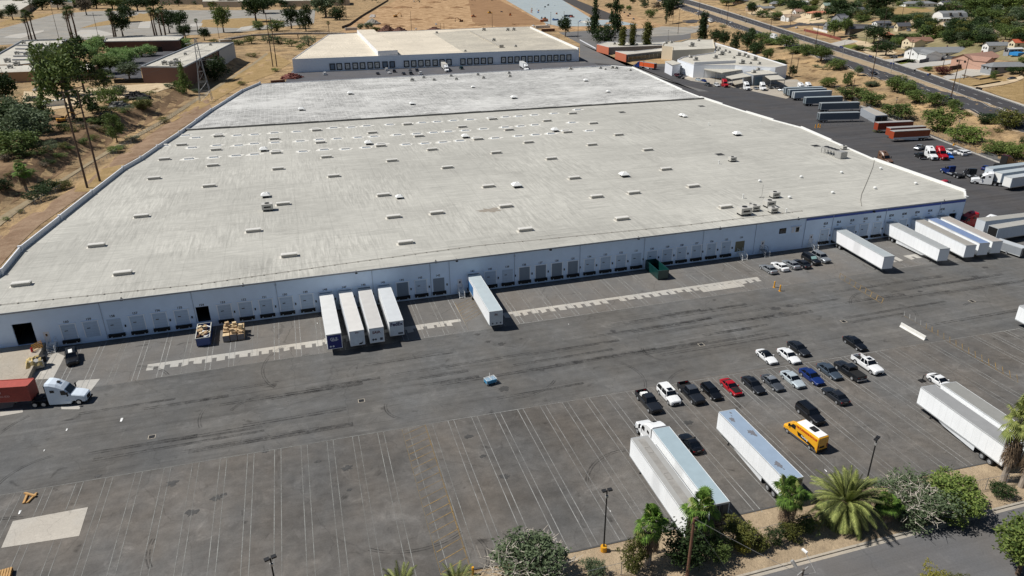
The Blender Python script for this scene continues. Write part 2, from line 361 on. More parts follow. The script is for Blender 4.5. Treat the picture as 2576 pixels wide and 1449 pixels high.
flat('verge', [(-60,-83.6),(-15,-84.2),(40,-84.4),(400,-89.6),(400,-82),(60,-77.7),(20,-75.9),(-15,-75.3),(-60,-73.6)], STRIP, .035, False)
# street kerb
kb = MB(); ks = [(-60,-83.4),(-15,-84.2),(40,-84.4),(120,-85.5),(400,-89.6)]
for i in range(len(ks)-1):
    a, b = ks[i], ks[i+1]; kb.prism([a, b, (b[0], b[1]-.3), (a[0], a[1]-.3)], -.01, .16)
    kb.prism([(a[0], a[1]-.3), (b[0], b[1]-.3), (b[0], b[1]-.75), (a[0], a[1]-.75)], -.01, .012)
tag(kb.build('kerb', CON), kind='structure')
kb = MB(); ks = [(-60,-73.5),(-28,-74.2),(-15,-75.2),(20,-75.8),(60,-77.6),(400,-82)]
for i in range(len(ks)-1):
    a, b = ks[i], ks[i+1]; kb.prism([a, b, (b[0], b[1]-.22), (a[0], a[1]-.22)], 0, .1)
tag(kb.build('lot_edging', M('asphalt_kerb', '4b4a49', .9)), kind='structure')
# concrete pads in front of the docks, with the toothed repair edge
pd = MB(); rp = random.Random(4)
for x0, x1, y1, y2 in ((-70.2, -40.1, -12.1, -13.2), (-40.1, -22.9, -11.7, -12.9), (-22.9, -14.2, -11.6, -12.7), (-7.5, 52.8, -11.7, -12.7), (81.5, 90.5, -11.5, -12.6), (92.5, 101.5, -11.5, -12.6), (101.5, 118, -11.6, -12.6)):
    pd.prism([(x0, y1), (x1, y1), (x1, y2), (x0, y2)], .0, .036)
    x = x0
    while x < x1-1.2:
        wd = rp.uniform(1.0, 1.45)
        if rp.random() < .93: pd.prism([(x, y2-.003), (min(x+wd, x1), y2-.003), (min(x+wd, x1), y2-rp.uniform(1.0, 1.5)), (x, y2-rp.uniform(1.0, 1.5))], .0, .034)
        x += 3.8/2
pd.prism([(37.5, -12.9), (47.5, -12.9), (47.5, -15.2), (37.5, -15.2)], 0, .038)
tag(pd.build('dock_concrete_pads', CONL), kind='structure')
flat('repair_patch', [(-80.6,-49.4),(-72.1,-49.4),(-72.0,-54.8),(-80.5,-54.2)], CONL, .05, False)
flat('ramp_concrete', [(4,360,1180),(4,490,1240),(4,400,1410),(4,180,1420),(4,100,1400),(4,210,1280)], CONL, .04)
flat('truck_pad', [(7,590,-25),(7,755,-38),(7,669,75),(7,560,10)], CONL, .04)
flat('truck_pad_strip', [(7,0,205),(7,170,190),(7,175,215),(7,0,245)], CONL, .04)
flat('truck_pad_slab', [(7,460,172),(7,610,162),(7,600,192),(7,465,192)], CONL, .041)
# painted lines
ln = MB(); lf = MB(); ye = MB()
def seg(b, a, c, w, z=.046):
    a = Vector((a[0], a[1])); c = Vector((c[0], c[1])); d = (c-a).normalized(); n = Vector((-d.y, d.x))*w/2
    b.face([(*(a-n), z), (*(c-n), z), (*(c+n), z), (*(a+n), z)])
def toplot(x): return -44.6-(x+24)*.029 if x > -24 else -44.6+(-24-x)*.021
def botlot(x): return -74.3-(x+24)*.075 if x < -10 else -75.4-(x+10)*.037
xs_ = []
for k in range(-16, 26):
    x = -23.35+k*3.66+ (0.35 if k < 0 else 0)
    b = lf if x < -24 else ln
    for dx in (-.44, .44): seg(b, (x+dx, toplot(x)), (x+dx-.2, botlot(x) if x > -40 else -76), .1)
seg(lf, (-110, toplot(-110)), (-23.5, toplot(-23.5)), .11); seg(ln, (-23.5, toplot(-23.5)), (30, toplot(30)), .11); seg(ln, (30, toplot(30)), (85, -47.9), .11)
for k in range(10): seg(ln, (74+k*3.7, -47.6), (74+k*3.7, -66), .12); seg(ln, (74.85+k*3.7, -47.6), (74.85+k*3.7, -66), .12)
for k in range(-1, 22):          # dock stalls
    x = -86.9+k*3.83
    if -13.5 < x < -8: continue
    for dx in (-.42, .42): seg(ln if k % 3 else lf, (x+dx, -.4), (x+dx, -17.3), .12)
for k in range(0, 17):
    x = -7.0+k*3.83
    if x < 55:
        for dx in (-.42, .42): seg(ln, (x+dx, -.4), (x+dx, -17.3), .11)
for k in range(5): seg(ln, (80.8+k*3.9-.42, -.4), (80.8+k*3.9-.42, -17), .11); seg(ln, (80.8+k*3.9+.42, -.4), (80.8+k*3.9+.42, -17), .11)
seg(lf, (-68, -17.35), (-28, -17.3), .11); seg(ln, (-24, -17.3), (-12.5, -17.2), .11); seg(ln, (-4.2, -17.25), (57, -17.6), .12); seg(ln, (80.4, -17.2), (102, -17.4), .12)
for k in range(7): seg(ln, (61.6+k*2.62, -5.6), (61.6+k*2.62, -11.2), .1)
seg(ln, (57.5, -2), (57.5, -17.5), .1)
# yellow hatching
seg(ye, (-27.3, -44.6), (-27.6, -75.5), .16)
for k in range(19): seg(ye, (-30.8, -46.2-k*1.62), (-27.4, -44.8-k*1.62), .13)
seg(ye, (-30.8, -44.8), (-31.0, -75), .1)
for k in range(7): seg(ye, (-13.4, -5.6-k*1.25), (-9.2, -2.6-k*1.25), .1)
seg(ye, (-13.5, -4), (-13.7, -17), .1)
pa, pb, pc, pe = GT(6,1190,615,0), GT(6,1183,650,0), GT(6,1515,805,0), GT(6,1500,842,0)
seg(ye, pa, pc, .12); seg(ye, pb, pe, .12)
for k in range(9): seg(ye, pa.lerp(pc, k/8), pb.lerp(pe, k/8), .14)
pa, pb, pc, pe = GT(6,1675,900,0), GT(6,1672,935,0), GT(6,2520,1380,0), GT(6,2530,1440,0)
seg(ye, pb, pe, .08)
for k in range(19): seg(ye if k > 3 else ln, pa.lerp(pc, k/18), pb.lerp(pe, k/18), .12)
for b, m, nme in ((ln, LINE, 'parking_lines'), (lf, LINEF, 'faded_parking_lines'), (ye, YEL, 'yellow_markings')):
    o = b.build(nme, m)
    for p in o.data.polygons:
        if p.normal.z < 0: p.flip()
    tag(o, kind='structure')
# tyre marks and oil stains lying on the asphalt
TM = NB('tyre_mark'); TM.fin((.02, .02, .02), .9); t_ = TM.t.nodes.new('ShaderNodeBsdfTransparent'); mx_ = TM.t.nodes.new('ShaderNodeMixShader')
TM.link(TM.rng(TM.noise(.6, 6, .8), .38, .68, 0, .6), mx_.inputs[0]); TM.link(t_.outputs[0], mx_.inputs[1]); TM.link(TM.b.outputs[0], mx_.inputs[2]); TM.link(mx_.outputs[0], TM.out.inputs[0]); TM = TM.m
tm = MB(); rt = random.Random(8)
def arc(cx, cy, r, a0, a1, wd):
    n = 18
    for dr in (0, .35):
        for i in range(n):
            p, q = a0+(a1-a0)*i/n, a0+(a1-a0)*(i+1)/n
            tm.face([(cx+(r+dr)*math.cos(p), cy+(r+dr)*math.sin(p), .043), (cx+(r+dr+wd)*math.cos(p), cy+(r+dr+wd)*math.sin(p), .043), (cx+(r+dr+wd)*math.cos(q), cy+(r+dr+wd)*math.sin(q), .043), (cx+(r+dr)*math.cos(q), cy+(r+dr)*math.sin(q), .043)])
for _ in range(26):
    x = rt.uniform(-95, 90); y = rt.uniform(-43, -20) if rt.random() < .6 else rt.uniform(-72, -46); a = rt.uniform(0, 6.3); arc(x, y, rt.uniform(3, 11), a, a+rt.uniform(.5, 1.6), rt.uniform(.12, .22))
for _ in range(46):
    x = rt.uniform(-80, 85); y = rt.uniform(-42, -22); l = rt.uniform(6, 30)
    for dy in (0, .5): tm.face([(x, y+dy, .042), (x+l, y+dy+rt.uniform(-.6, .2), .042), (x+l, y+dy+.25, .042), (x, y+dy+.2, .042)])
o = tm.build('tyre_marks', TM)
for p in o.data.polygons:
    if p.normal.z < 0: p.flip()
tag(o, kind='structure')
OIL = M('oil_stain', '42413f', .7, var=.3, scale=1.5); ol = MB()
def blot(x, y, r, seed, b=None, z=.044, el=1.0):
    q = random.Random(seed); n = 22; b = b or ol
    b.face([(x+r*el*math.cos(6.2832*i/n)*(k := q.uniform(.45, 1.15)), y+r*math.sin(6.2832*i/n)*k, z) for i in range(n)])
for i, (t, x, y, r) in enumerate([(5,1025,1075,.7),(5,1105,1130,.7),(5,1210,1148,1.0),(5,1355,1108,.4),(5,2050,1050,.9),(5,1515,1347,.5),(6,700,880,1.3),(6,740,915,.9),(6,805,862,1.1),(6,1790,752,.7),(7,2400,585,.6),(7,1300,750,1.1),(7,1450,970,1.2),(7,1685,835,.6),(7,2000,510,.7),(8,1230,700,.9),(8,1225,35,1.4),(8,40,635,1.0),(8,1070,545,.7),(8,955,400,1.0),(9,40,295,1.0),(9,10,160,.8),(6,240,815,.5),(6,2200,640,1.2),(6,2280,570,.9),(8,60,800,.5),(7,1640,860,1.0),(7,740,695,.6)]):
    p = GT(t, x, y, 0); blot(p.x, p.y, r*.62, i, el=1.4)
o = ol.build('oil_stains', OIL); tag(o, kind='structure')
# drains
for i, (t, x, y, lb) in enumerate([(6,140,1153,'beside the row of white sedans'),(6,1215,978,'in the drive lane left of the concrete barrier'),(6,2183,825,'in the drive lane at the far right'),(7,1147,400,'in the open yard at lower left'),(8,152,128,'in the middle of the yard near the stall line')]):
    p = GT(t, x, y, 0); t_ = thing('drain', 'square storm drain with dark grate '+lb, 'drain', (p.x, p.y, 0), 0, 'drains in the yard')
    b = MB(); b.box(-.52,.52,-.52,-.42,.0,.055); b.box(-.52,.52,.42,.52,.0,.055); b.box(-.52,-.42,-.42,.42,.0,.055); b.box(.42,.52,-.42,.42,.0,.055); b.build('drain_surround', CON, t_)
    b = MB(); b.box(-.42,.42,-.42,.42,0,.03); [b.box(-.42+k*.12,-.39+k*.12,-.42,.42,.03,.045) for k in range(1, 7)]; b.build('drain_grate', DST, t_)
# ------------------------------------------------------------------ main warehouse
RZ = 8.0
WHS = thing('warehouse', 'huge white warehouse with a vast grey-white roof and a long row of numbered dock doors', 'warehouse', (0, 0, 0))
Lp = [GT(*p, 9.2) for p in ((4,-60,640),(4,0,580),(4,145,408),(1,690,1435),(1,925,1255),(1,1060,1180),(1,1185,1095),(1,1350,990),(1,1590,820),(1,1825,675),(1,1960,618))]
Rp = [GT(*p, 8.9) for p in ((3,2180,1437),(3,1450,1185),(3,1130,1047),(3,900,948),(3,690,893),(3,485,832),(3,305,775),(3,140,722),(3,0,668),(2,2200,500),(2,2040,485))]
Lp = [Vector((-105.5, 0, 9.2))]+Lp[1:]; Rp = [Vector((120.9, 0, 8.9))]+Rp[:]
Rp[1] = Vector((Rp[1].x, max(Rp[1].y, 4), 8.9))
BL, BR = Lp[-1], Rp[-1]
foot = [(p.x, p.y) for p in Rp]+[(p.x, p.y) for p in Lp[::-1]]
# roof in two fields with the raised fire wall between
J0, J1 = GT(1,1345,990,RZ), GT(3,140,748,RZ)
def split(pl, j):      # index where the edge passes j.y
    for i in range(len(pl)-1):
        if pl[i].y <= j <= pl[i+1].y: t = (j-pl[i].y)/(pl[i+1].y-pl[i].y); return i, pl[i].lerp(pl[i+1], t)
il, jl = split(Lp, J0.y); ir, jr = split(Rp, J1.y)
def poly(b, pts, z): b.face([(p[0], p[1], z) for p in pts])
b = MB(); poly(b, [(Rp[0].x, -.35)]+Rp[1:ir+1]+[jr, jl]+Lp[1:il+1][::-1]+[(-105.5, -.35)], RZ+.02); o = b.build('roof', ROOF1, WHS)
b = MB(); poly(b, [jr]+Rp[ir+1:]+Lp[il+1:][::-1]+[jl], RZ+.02); o = b.build('rear_roof', ROOF2, WHS); o['label'] = 'rear part of the roof with rows of worn patches'
for q in bpy.data.objects:
    if q.parent is WHS and q.data and q.data.polygons[0].normal.z < 0: q.data.flip_normals()
b = MB()
def wallseg(b, p, q, z0, z1, th, m=0):
    p = Vector(p[:2]); q = Vector(q[:2]); d = (q-p).normalized(); n = Vector((-d.y, d.x))*th
    b.prism([(p.x, p.y), (q.x, q.y), (q.x+n.x, q.y+n.y), (p.x+n.x, p.y+n.y)], z0, z1, m)
openings = [(-93.1, -89.95, 1.25, 5.5), (-62.75, -60.45, 1.2, 4.4), (54.45, 56.95, 1.3, 3.9), (116.75, 119.15, 1.2, 4.2)]
x = -105.5
for x0, x1, z0, z1 in openings+[(120.9, 0, 0, 0)]:
    b.box(x, x0, 0, .3, 0, RZ)
    if x1: b.box(x0, x1, 0, .3, z1, RZ); b.box(x0, x1, 0, .3, 0, z0)
    x = x1
for i in range(len(Rp)-1): wallseg(b, Rp[i], Rp[i+1], 0, RZ-.01, .3)
for i in range(len(Lp)-1): wallseg(b, Lp[i+1], Lp[i], 0, RZ-.01, .3)
wallseg(b, BR, BL, 0, RZ-.01, .3)
b.build('wall', WALL, WHS)
b = MB(); b.box(-94, -89, .3, 9, 1.1, 1.22); b.box(-64, -59, .3, 9, 1.1, 1.19); b.box(54, 57.5, .3, 3, 1.1, 1.28); b.box(115, 120.4, .3, 6, 1.1, 1.19)
b.box(-105, 120, 12, 12.1, 0, RZ-.1); b.build('interior_floor', M('dark_floor', '3a3a3c', .9), WHS)
# parapets in lengths, stepped
for i in range(len(Lp)-1):
    b = MB(); p, q = Lp[i], Lp[i+1]; n = max(1, round((q-p).length/24))
    for k in range(n):
        a, c = p.lerp(q, k/n), p.lerp(q, (k+1)/n); wallseg(b, c, a, RZ-.05, RZ+1.15+.12*(k % 2), .28)
        d = (c-a).normalized(); m_ = c-d*.35; b.cbox((m_.x+.15, m_.y, RZ+.65), (.75, .5, 1.45), math.atan2(d.y, d.x)-math.pi/2)
    b.build('parapet', WALLW, WHS)
for i in range(len(Rp)-1):
    b = MB(); p, q = Rp[i], Rp[i+1]; wallseg(b, p, q, RZ-.05, RZ+.4+.32*(i % 2), .4)
    b.build('parapet', WHITE, WHS)
b = MB(); wallseg(b, BR.lerp(BL, .0), BR.lerp(BL, .22), RZ, RZ+.45, .3); wallseg(b, BR.lerp(BL, .22), BL, RZ, RZ+.3, .3); b.build('parapet', WALLW, WHS)
b = MB(); n = 40
for k in range(n):
    a, c = jl.lerp(jr, k/n), jl.lerp(jr, (k+1)/n); b.prism([(a.x, a.y-.35), (c.x, c.y-.35), (c.x, c.y+.35), (a.x, a.y+.35)], RZ, RZ+.62+.05*(k % 3), 0, 1)
b.build('fire_wall', [M('weathered_flashing', '75736f', .8, var=.25, scale=.8), M('fire_wall_cap', 'aaa8a3', .8, var=.2)], WHS)
b = MB(); b.box(-105.5, 120.9, -.48, -.35, RZ-.22, RZ+.06); b.build('gutter', M('gutter_metal', '8a8f96', .6, .2, var=.2), WHS)
b = MB(); b.box(73.2, 120.92, -.06, -.003, 7.02, 7.74); b.build('blue_stripe', NAVY, WHS)
b = MB()
pl = [GT(4,0,848,RZ+.2), GT(4,1500,693,RZ+.2), GT(5,0,540,RZ+.2), GT(5,1000,405,RZ+.2), GT(5,2576,250,RZ+.2), GT(6,900,140,RZ+.2)]
b.tube([(p.x, p.y, RZ+.14) for p in pl], .045, 5)
for k in range(60):
    t = k/59*5; i = min(int(t), 4); p = pl[i].lerp(pl[i+1], t-i); b.cbox((p.x, p.y, RZ+.1), (.18, .3, .2))
b.build('roof_pipe', M('pipe_grey', '9a948a', .7), WHS)
b = MB(); hp = [GT(*p, RZ+.1) for p in ((3,1447,1203),(3,1435,1260),(3,1405,1335),(3,1378,1400),(6,1350,15),(6,1342,60),(6,1350,105))]; b.tube([(p.x, p.y, RZ+.1) for p in hp], .07, 5); b.build('roof_hose', M('hose', '8d8980', .8), WHS)
for x in (-78.6, -63.0, -47.8, -29.3, -17.5, -13.5, .6, 15.5, 30.9, 45.7, 59.5, 73.15, 80.9, 96.5, 113.2):
    b = MB(); b.box(x-.05, x+.05, -.1, 0, .3, RZ-.25); b.box(x-.15, x+.15, -.14, -.0, 6.9, 7.2) if x in (-47.8, .6) else None; b.build('downspout', M('downspout_paint', 'a9b6c6', .7), WHS)
for t, x, y in ((4,918,810),(4,1835,702),(5,112,607),(5,712,527),(5,870,517),(5,1577,433),(5,2240,350),(6,280,275),(6,870,203),(6,1440,148),(6,1970,70)):
    px, pz = F(*T(t, x, y)); b = MB(); b.box(px-.22, px+.22, -.42, 0, pz-.15, pz+.2); b.box(px-.07, px+.07, -.2, 0, pz+.2, pz+.45); b.build('wall_lamp', BLK, WHS)
# dock doors, each with frame, window slit, leveller and number
NUM = M('door_number_paint', '1c2029', .7, var=0)
def door_mesh(w_, z0, z1):
    a = MB(); a.box(-w_/2, w_/2, -.05, -.003, z0, z1); return a
dk = {}
def dock(x, no, grey=False, z0=1.17, z1=4.15, lev=True, framed=True, window=True, light=True):
    t = bpy.data.objects.new('dock_door', None); C.objects.link(t)
    b = MB(); b.box(x-1.17, x+1.17, -.05, -.003, z0, z1); o = b.build('dock_door', DOORG if grey else DOORM, WHS); bpy.data.objects.remove(t)
    o['label'] = ('grey roller' if grey else 'white sectional')+' dock door numbered '+no
    if framed:
        b = MB(); b.box(x-1.32, x-1.18, -.09, -.003, z0-.02, z1+.1); b.box(x+1.18, x+1.32, -.09, -.003, z0-.02, z1+.1); b.box(x-1.45, x+1.45, -.12, -.003, z1+.1, z1+.24); b.build('door_frame', FRM, o)
    if window: b = MB(); b.box(x-.72, x-.18, -.07, -.04, 2.9, 3.05); b.build('door_window', DGLS, o)
    if lev: b = MB(); b.box(x-1.25, x+1.25, -.42, -.004, .78, 1.16); b.box(x-1.4, x-1.02, -.5, -.005, .6, 1.2); b.box(x+1.02, x+1.4, -.5, -.005, .6, 1.2); b.box(x-.8, x+.8, -.46, -.4, .55, .8); b.build('dock_leveller', BLK, o)
    if no: text(no, .62, NUM, o, (x-.1, -.02, 4.75), (R(90), 0, 0), 'dock_number', .012)
    if light: b = MB(); b.box(x+1.6, x+1.82, -.16, -.003, 2.3, 2.72); b.build('dock_light', BLK, o)
lab = [('160',-84.5),('159',-80.8),('158',-76.9),('157',-73.05),('156',-69.2),('155',-65.35),('153',-57.7),('152',-53.9),('151',-50.1),('150',-46.3),('149',-42.4),('148',-38.65),('147',-34.9),('146',-31.1),('145',-27.2),('144',-23.4),('143',-19.6),('142',-15.85),
       ('141',-8.5),('140',-4.75),('139',-.95),('138',2.8),('137',6.5),('136',10.2),('135',13.9),('134',17.8),('133',21.6),('132',25.35),('131',29.1),('130',32.95),('129',36.8),('128',40.4),('127',44.2),('126',48.1),('125',51.95)]
for n, x in lab:
    g = n in ('144', '142', '138', '137', '136', '135', '141', '146'); dock(x, n, g, lev=n not in ('159',), framed=n not in ('142', '139', '131', '158'), window=not g, light=n not in ('160', '159', '157'), z0=1.17)
text('154', .62, NUM, WHS, (-61.6, -.02, 4.75), (R(90), 0, 0), 'dock_number', .012); text('124', .62, NUM, WHS, (55.8, -.02, 4.82), (R(90), 0, 0), 'dock_number', .012)
for i, x in enumerate((78.98,82.75,86.65,90.55,94.5,98.3,102.25,106.25,110.2,114.1)):
    dock(x, '', False, window=True, light=i % 2 == 0); text(('ELR' if i < 4 else 'EDR') , .75, NUM, WHS, (x, -.02, 5.68), (R(90), 0, 0), 'lettering', .03); text(str(123-i), .42, NUM, WHS, (x-.3, -.02, 4.95), (R(90), 0, 0), 'dock_number', .012)
text('113', .42, NUM, WHS, (117.9, -.02, 4.82), (R(90), 0, 0), 'dock_number', .012)
b = MB(); b.box(54.45, 56.95, .12, .16, 1.3, 3.9); b.build('strip_curtain', corrug('strip_curtain_plastic', '6f6c58', .25, 0, .7), WHS)
for w0, w1, z0, z1 in ((66.1, 67.8, 4.6, 5.75), (70.55, 71.55, 4.45, 5.7)):
    b = MB(); b.box(w0-.08, w1+.08, -.06, -.003, z0-.08, z1+.08); f_ = b.build('window', WHITE if w0 > 70 else BLK, WHS); b = MB(); b.box(w0+.05, w1-.05, -.08, -.05, z0+.05, z1-.05); b.build('pane', DGLS, f_)
b = MB(); b.box(69.45, 70.1, -.06, -.003, 4.45, 5.7); b.box(69.2, 72, -.3, -.003, 5.85, 5.95); b.build('window_awning', WALLW, WHS)
for x, z in ((-89.4+1.2, 2.6), (-11.4, 1.2), (61.9, 1.2), (75.4, 1.2)):
    b = MB(); b.box(x-.48, x+.48, -.04, -.003, 1.2, 3.3); dd = b.build('door', WALLW, WHS); b = MB(); b.box(x-.15, x+.15, -.06, -.03, 2.4, 2.9); b.build('door_window', DGLS, dd)
# things on the roof: skylights, hoods, coolers
def roofpt(t, x, y, z=RZ+.02): p = GT(t, x, y, z); return p
sk = None
BOXES = [(4,165,705),(4,930,622),(4,732,412),(4,1070,190),(4,1915,300),(4,2138,97),(4,2185,487),(5,318,30),(5,485,390),(5,395,195),(5,720,165),(5,1240,115),(5,1388,293),(5,1925,42),(5,2205,13),(5,2117,210),(6,322,120),(1,1243,1207),(1,1165,1352),(1,1607,1254),(1,1580,1410),(1,2100,1280),(1,2520,1335),(1,1372,1098),(1,1632,1135),(1,1650,1032),(1,2420,1080),(1,2465,1190),(1,2085,1158),(1,2072,1053),(1,2390,988),(2,235,1006),(2,500,943),(2,912,962),(2,1143,903),(2,1743,860),(2,1552,916),(2,1900,935),(2,586,1032),(2,1033,1055),(2,1265,984),(2,1705,1002),(2,298,1106),(2,685,1134),(2,1412,1079),(2,1890,1097),(2,2092,1022),(2,383,1218),(2,1168,1158),(2,1583,1203),(2,2312,1136),(2,800,1270),(2,1757,1350),(2,2448,1283),(2,1110,1413),(3,78,1412)]
for i, q in enumerate(BOXES):
    p = roofpt(*q)
    if i == 0:
        b = MB(); b.box(-1.6, 1.6, -.62, .62, 0, .6); b.box(-1.66, 1.66, -.68, .68, .6, .68, 1); b.box(-1.5, 1.5, -.52, .52, .68, .73, 1); b.box(-2.0, 2.0, -.95, .95, 0, .02, 2); sk = o = b.build('skylight', [M('skylight_curb', 'a9a59c', .8), WHITER, PATCHW], WHS)
    else: o = sk.copy(); C.objects.link(o)
    o.location = (p.x, p.y, RZ+.022)
DOMES = [(1,1400,1022),(1,1478,1040),(1,1650,1015),(1,1790,1022),(1,1920,1015),(1,2070,1003),(1,2240,993),(1,2380,975),(1,2515,965),(1,1450,1115),(1,1635,1098),(1,1800,1097),(1,1918,1085),(1,2075,1075),(1,2265,1065),(1,2410,1053),(1,2545,1047),(1,1425,1200),(1,1612,1188),(1,1780,1175),(1,1920,1165),(1,2085,1140),(1,2285,1143),(1,2445,1130),(1,1235,1100),(2,75,960),(2,190,950),(2,365,940),(2,500,932),(2,610,925),(2,723,918),(2,845,910),(2,970,903),(2,1130,890),(2,1238,883),(2,1340,877),(2,1455,868),(2,1605,856),(2,1782,828),(2,125,1037),(2,245,1030),(2,420,1018),(2,567,1010),(2,695,1000),(2,805,992),(2,935,985),(2,1070,973),(2,1235,960),(2,1352,952),(2,1460,943),(2,1740,925),(2,30,1125),(2,185,1113),(2,298,1088),(2,487,1090),(2,630,1082),(2,765,1073),(2,893,1062),(2,1020,1041),(2,1160,1042),(2,1335,1027),(2,1465,1017),(2,1580,1008),(2,1690,986),(2,1870,987)]
SEAL = M('fresh_sealant', 'd3d0c7', .7, var=.1, scale=1.3)
for i, q in enumerate(DOMES):
    p = roofpt(*q)
    if i < 3:
        b = MB(); rr = random.Random(i); n = 26
        b.face([((2.35+.5*i/3)*math.cos(6.2832*k/n)*(g_ := rr.uniform(.8, 1.15)), (1.9)*math.sin(6.2832*k/n)*g_, .012) for k in range(n)], 1)
        for k in range(7):      # the flat-ended barrel of the dome
            a0, a1 = math.pi*k/7, math.pi*(k+1)/7
            b.face([(-1.25, -.55*math.cos(a0), .1+.5*math.sin(a0)), (1.25, -.55*math.cos(a0), .1+.5*math.sin(a0)), (1.25, -.55*math.cos(a1), .1+.5*math.sin(a1)), (-1.25, -.55*math.cos(a1), .1+.5*math.sin(a1))], 0)
        for sx in (-1.25, 1.25): b.face([(sx, -.55*math.cos(math.pi*k/7), .1+.5*math.sin(math.pi*k/7)) for k in range(8)], 0)
        b.box(-1.3, 1.3, -.6, .6, 0, .1, 2); o = b.build('domed_skylight', [WHITER, SEAL, WALL], WHS); dk[i] = o
    else: o = dk[i % 3].copy(); C.objects.link(o)
    o.location = (p.x, p.y, RZ+.022)
HOODS = [(1,1990,1140),(1,2275,833),(2,205,1090),(2,935,1040),(2,1612,992),(2,1322,1412),(2,2133,1332),(2,535,790),(2,995,662),(2,1302,744),(2,1845,614),(2,2014,697),(2,68,712),(2,2572,880),(3,15,885),(3,410,1022),(4,2005,38),(5,437,48)]
for i, q in enumerate(HOODS):
    p = roofpt(*q)
    if i == 0:
        b = MB(); b.box(-.75, .75, -.75, .75, 0, .55, 1); b.box(-1.15, 1.15, -1.15, 1.15, .55, .66)
        b.loft([[(-1.15, -1.15, .66), (1.15, -1.15, .66), (1.15, 1.15, .66), (-1.15, 1.15, .66)], [(-.55, -.55, 1.2), (.55, -.55, 1.2), (.55, .55, 1.2), (-.55, .55, 1.2)]]); b.box(-.2, .2, -.2, .2, 1.2, 1.32); hd = o = b.build('vent_hood', [WHITE, DST], WHS)
    else: o = hd.copy(); C.objects.link(o)
    o.location = (p.x, p.y, RZ+.022); s_ = (1.15, 1, .8)[i % 3] if i > 6 else 1.1; o.scale = (s_, s_, s_)
def cooler(parent, p, w_=1.3, d_=1.1, h_=1.0, m=None, name='air_conditioner', z=RZ+.02):
    m = m or M('unit_paint', 'c3c0b8', .5, .1); b = MB(); b.box(-w_/2, w_/2, -d_/2, d_/2, .25, h_); b.box(-w_/2+.1, -w_/2+.25, -d_/2, d_/2, 0, .25, 1); b.box(w_/2-.25, w_/2-.1, -d_/2, d_/2, 0, .25, 1)
    b.box(-w_/2+.25, w_/2-.25, -d_/2-.02, -d_/2, .5, h_-.3, 1); b.tube([(0, 0, h_), (0, 0, h_+.08)], min(w_, d_)*.26, 10, 1)
    o = b.build(name, [m, DST], parent); o.location = (p[0], p[1], z); return o
for t, x, y, s_ in ((2,535,612,1.6),(2,622,590,1.2),(2,700,608,1.2),(2,828,578,1.2),(2,868,602,1.2),(2,1030,568,1.2),(2,1072,592,1.2),(2,1265,556,1.2),(2,1272,581,1.2),(2,1730,526,1.4),(2,1955,519,1.2),(2,1992,527,.9),(2,2045,516,1.4),(2,2075,520,1.4),(2,2180,535,1.),(3,372,1218,1.6),(3,1213,1127,1.3),(4,2022,138,2.0),(6,460,172,2.2),(6,540,142,1.6),(6,650,112,1.9),(6,508,115,1.1),(6,690,42,1.7),(6,678,155,1.5)):
    o = cooler(WHS, roofpt(t, x, y)); o.scale = (s_, s_*.9, s_*.9)
# condenser rack
rk = [roofpt(3,1060,1150), roofpt(3,1190,1192)]; d_ = (rk[1]-rk[0]); an = math.atan2(d_.y, d_.x); b = MB()
for k in range(7): p = rk[0].lerp(rk[1], k/6); [b.cbox((p.x+dx*math.sin(an), p.y-dx*math.cos(an), RZ+.9), (.15, .15, 1.8)) for dx in (-.8, .8)]
p = rk[0].lerp(rk[1], .5); b.cbox((p.x, p.y, RZ+1.8), (d_.length, 1.9, .5), an); p = rk[1]; b.cbox((p.x, p.y, RZ+1.1), (2.6, 2.4, 2.0), an); b.build('condenser_rack', GALV, WHS)
b = MB()
for k in range(4): p = rk[0].lerp(rk[1], .15+k*.2); b.tube([(p.x, p.y, RZ+2.05), (p.x, p.y, RZ+2.2)], .75, 12)
b.build('condenser_fan', DST, WHS)
for t, x, y in ((3,140,803),(3,1002,1103),(3,278,1168),(2,2117,849)):
    p = roofpt(t, x, y); b = MB(); b.box(p.x-1.3, p.x+1.3, p.y-1.1, p.y+1.1, RZ+.02, RZ+.2); b.box(p.x-1.1, p.x+1.1, p.y-.9, p.y+.9, RZ+.2, RZ+.24, 1); b.build('roof_hatch', [GALV, BLK], WHS)
for i, (t, x, y) in enumerate(((3,893,1342),(3,1197,1308),(3,1493,1278),(3,580,1373),(3,1757,1391),(3,1450,1426),(6,805,48),(6,1130,12),(3,272,1238),(3,195,948),(3,587,915),(6,455,48),(6,780,158))):
    p = roofpt(t, x, y); b = MB()
    if i < 8: b.tube([(0,0,0),(0,0,.25),(0,0,.3),(0,0,.55),(0,0,.68)], [.25,.25,.45,.42,.1], 12)
    else: b.tube([(0,0,0),(0,0,1.0)], .14, 8); b.tube([(0,0,1.0),(0,0,1.1)], .22, 8)
    o = b.build('turbine_vent' if i < 8 else 'vent_pipe', WHITE, WHS); o.location = (p.x, p.y, RZ+.02)
p = roofpt(6,595,42); b = MB(); b.tube([(p.x,p.y,RZ),(p.x,p.y,RZ+3.4)], .05, 5); b.cbox((p.x,p.y,RZ+.1), (1.6,.1,.1)); b.cbox((p.x,p.y,RZ+.1), (.1,1.6,.1)); b.build('antenna_mast', GALV, WHS)
b = MB(); p = GT(5,1125,135,RZ+.03); blot(p.x, p.y, 2.0, 3, b, RZ+.028, 1.7); o = b.build('roof_stain', M('puddle_stain', '8f877b', .8, var=.2), WHS)
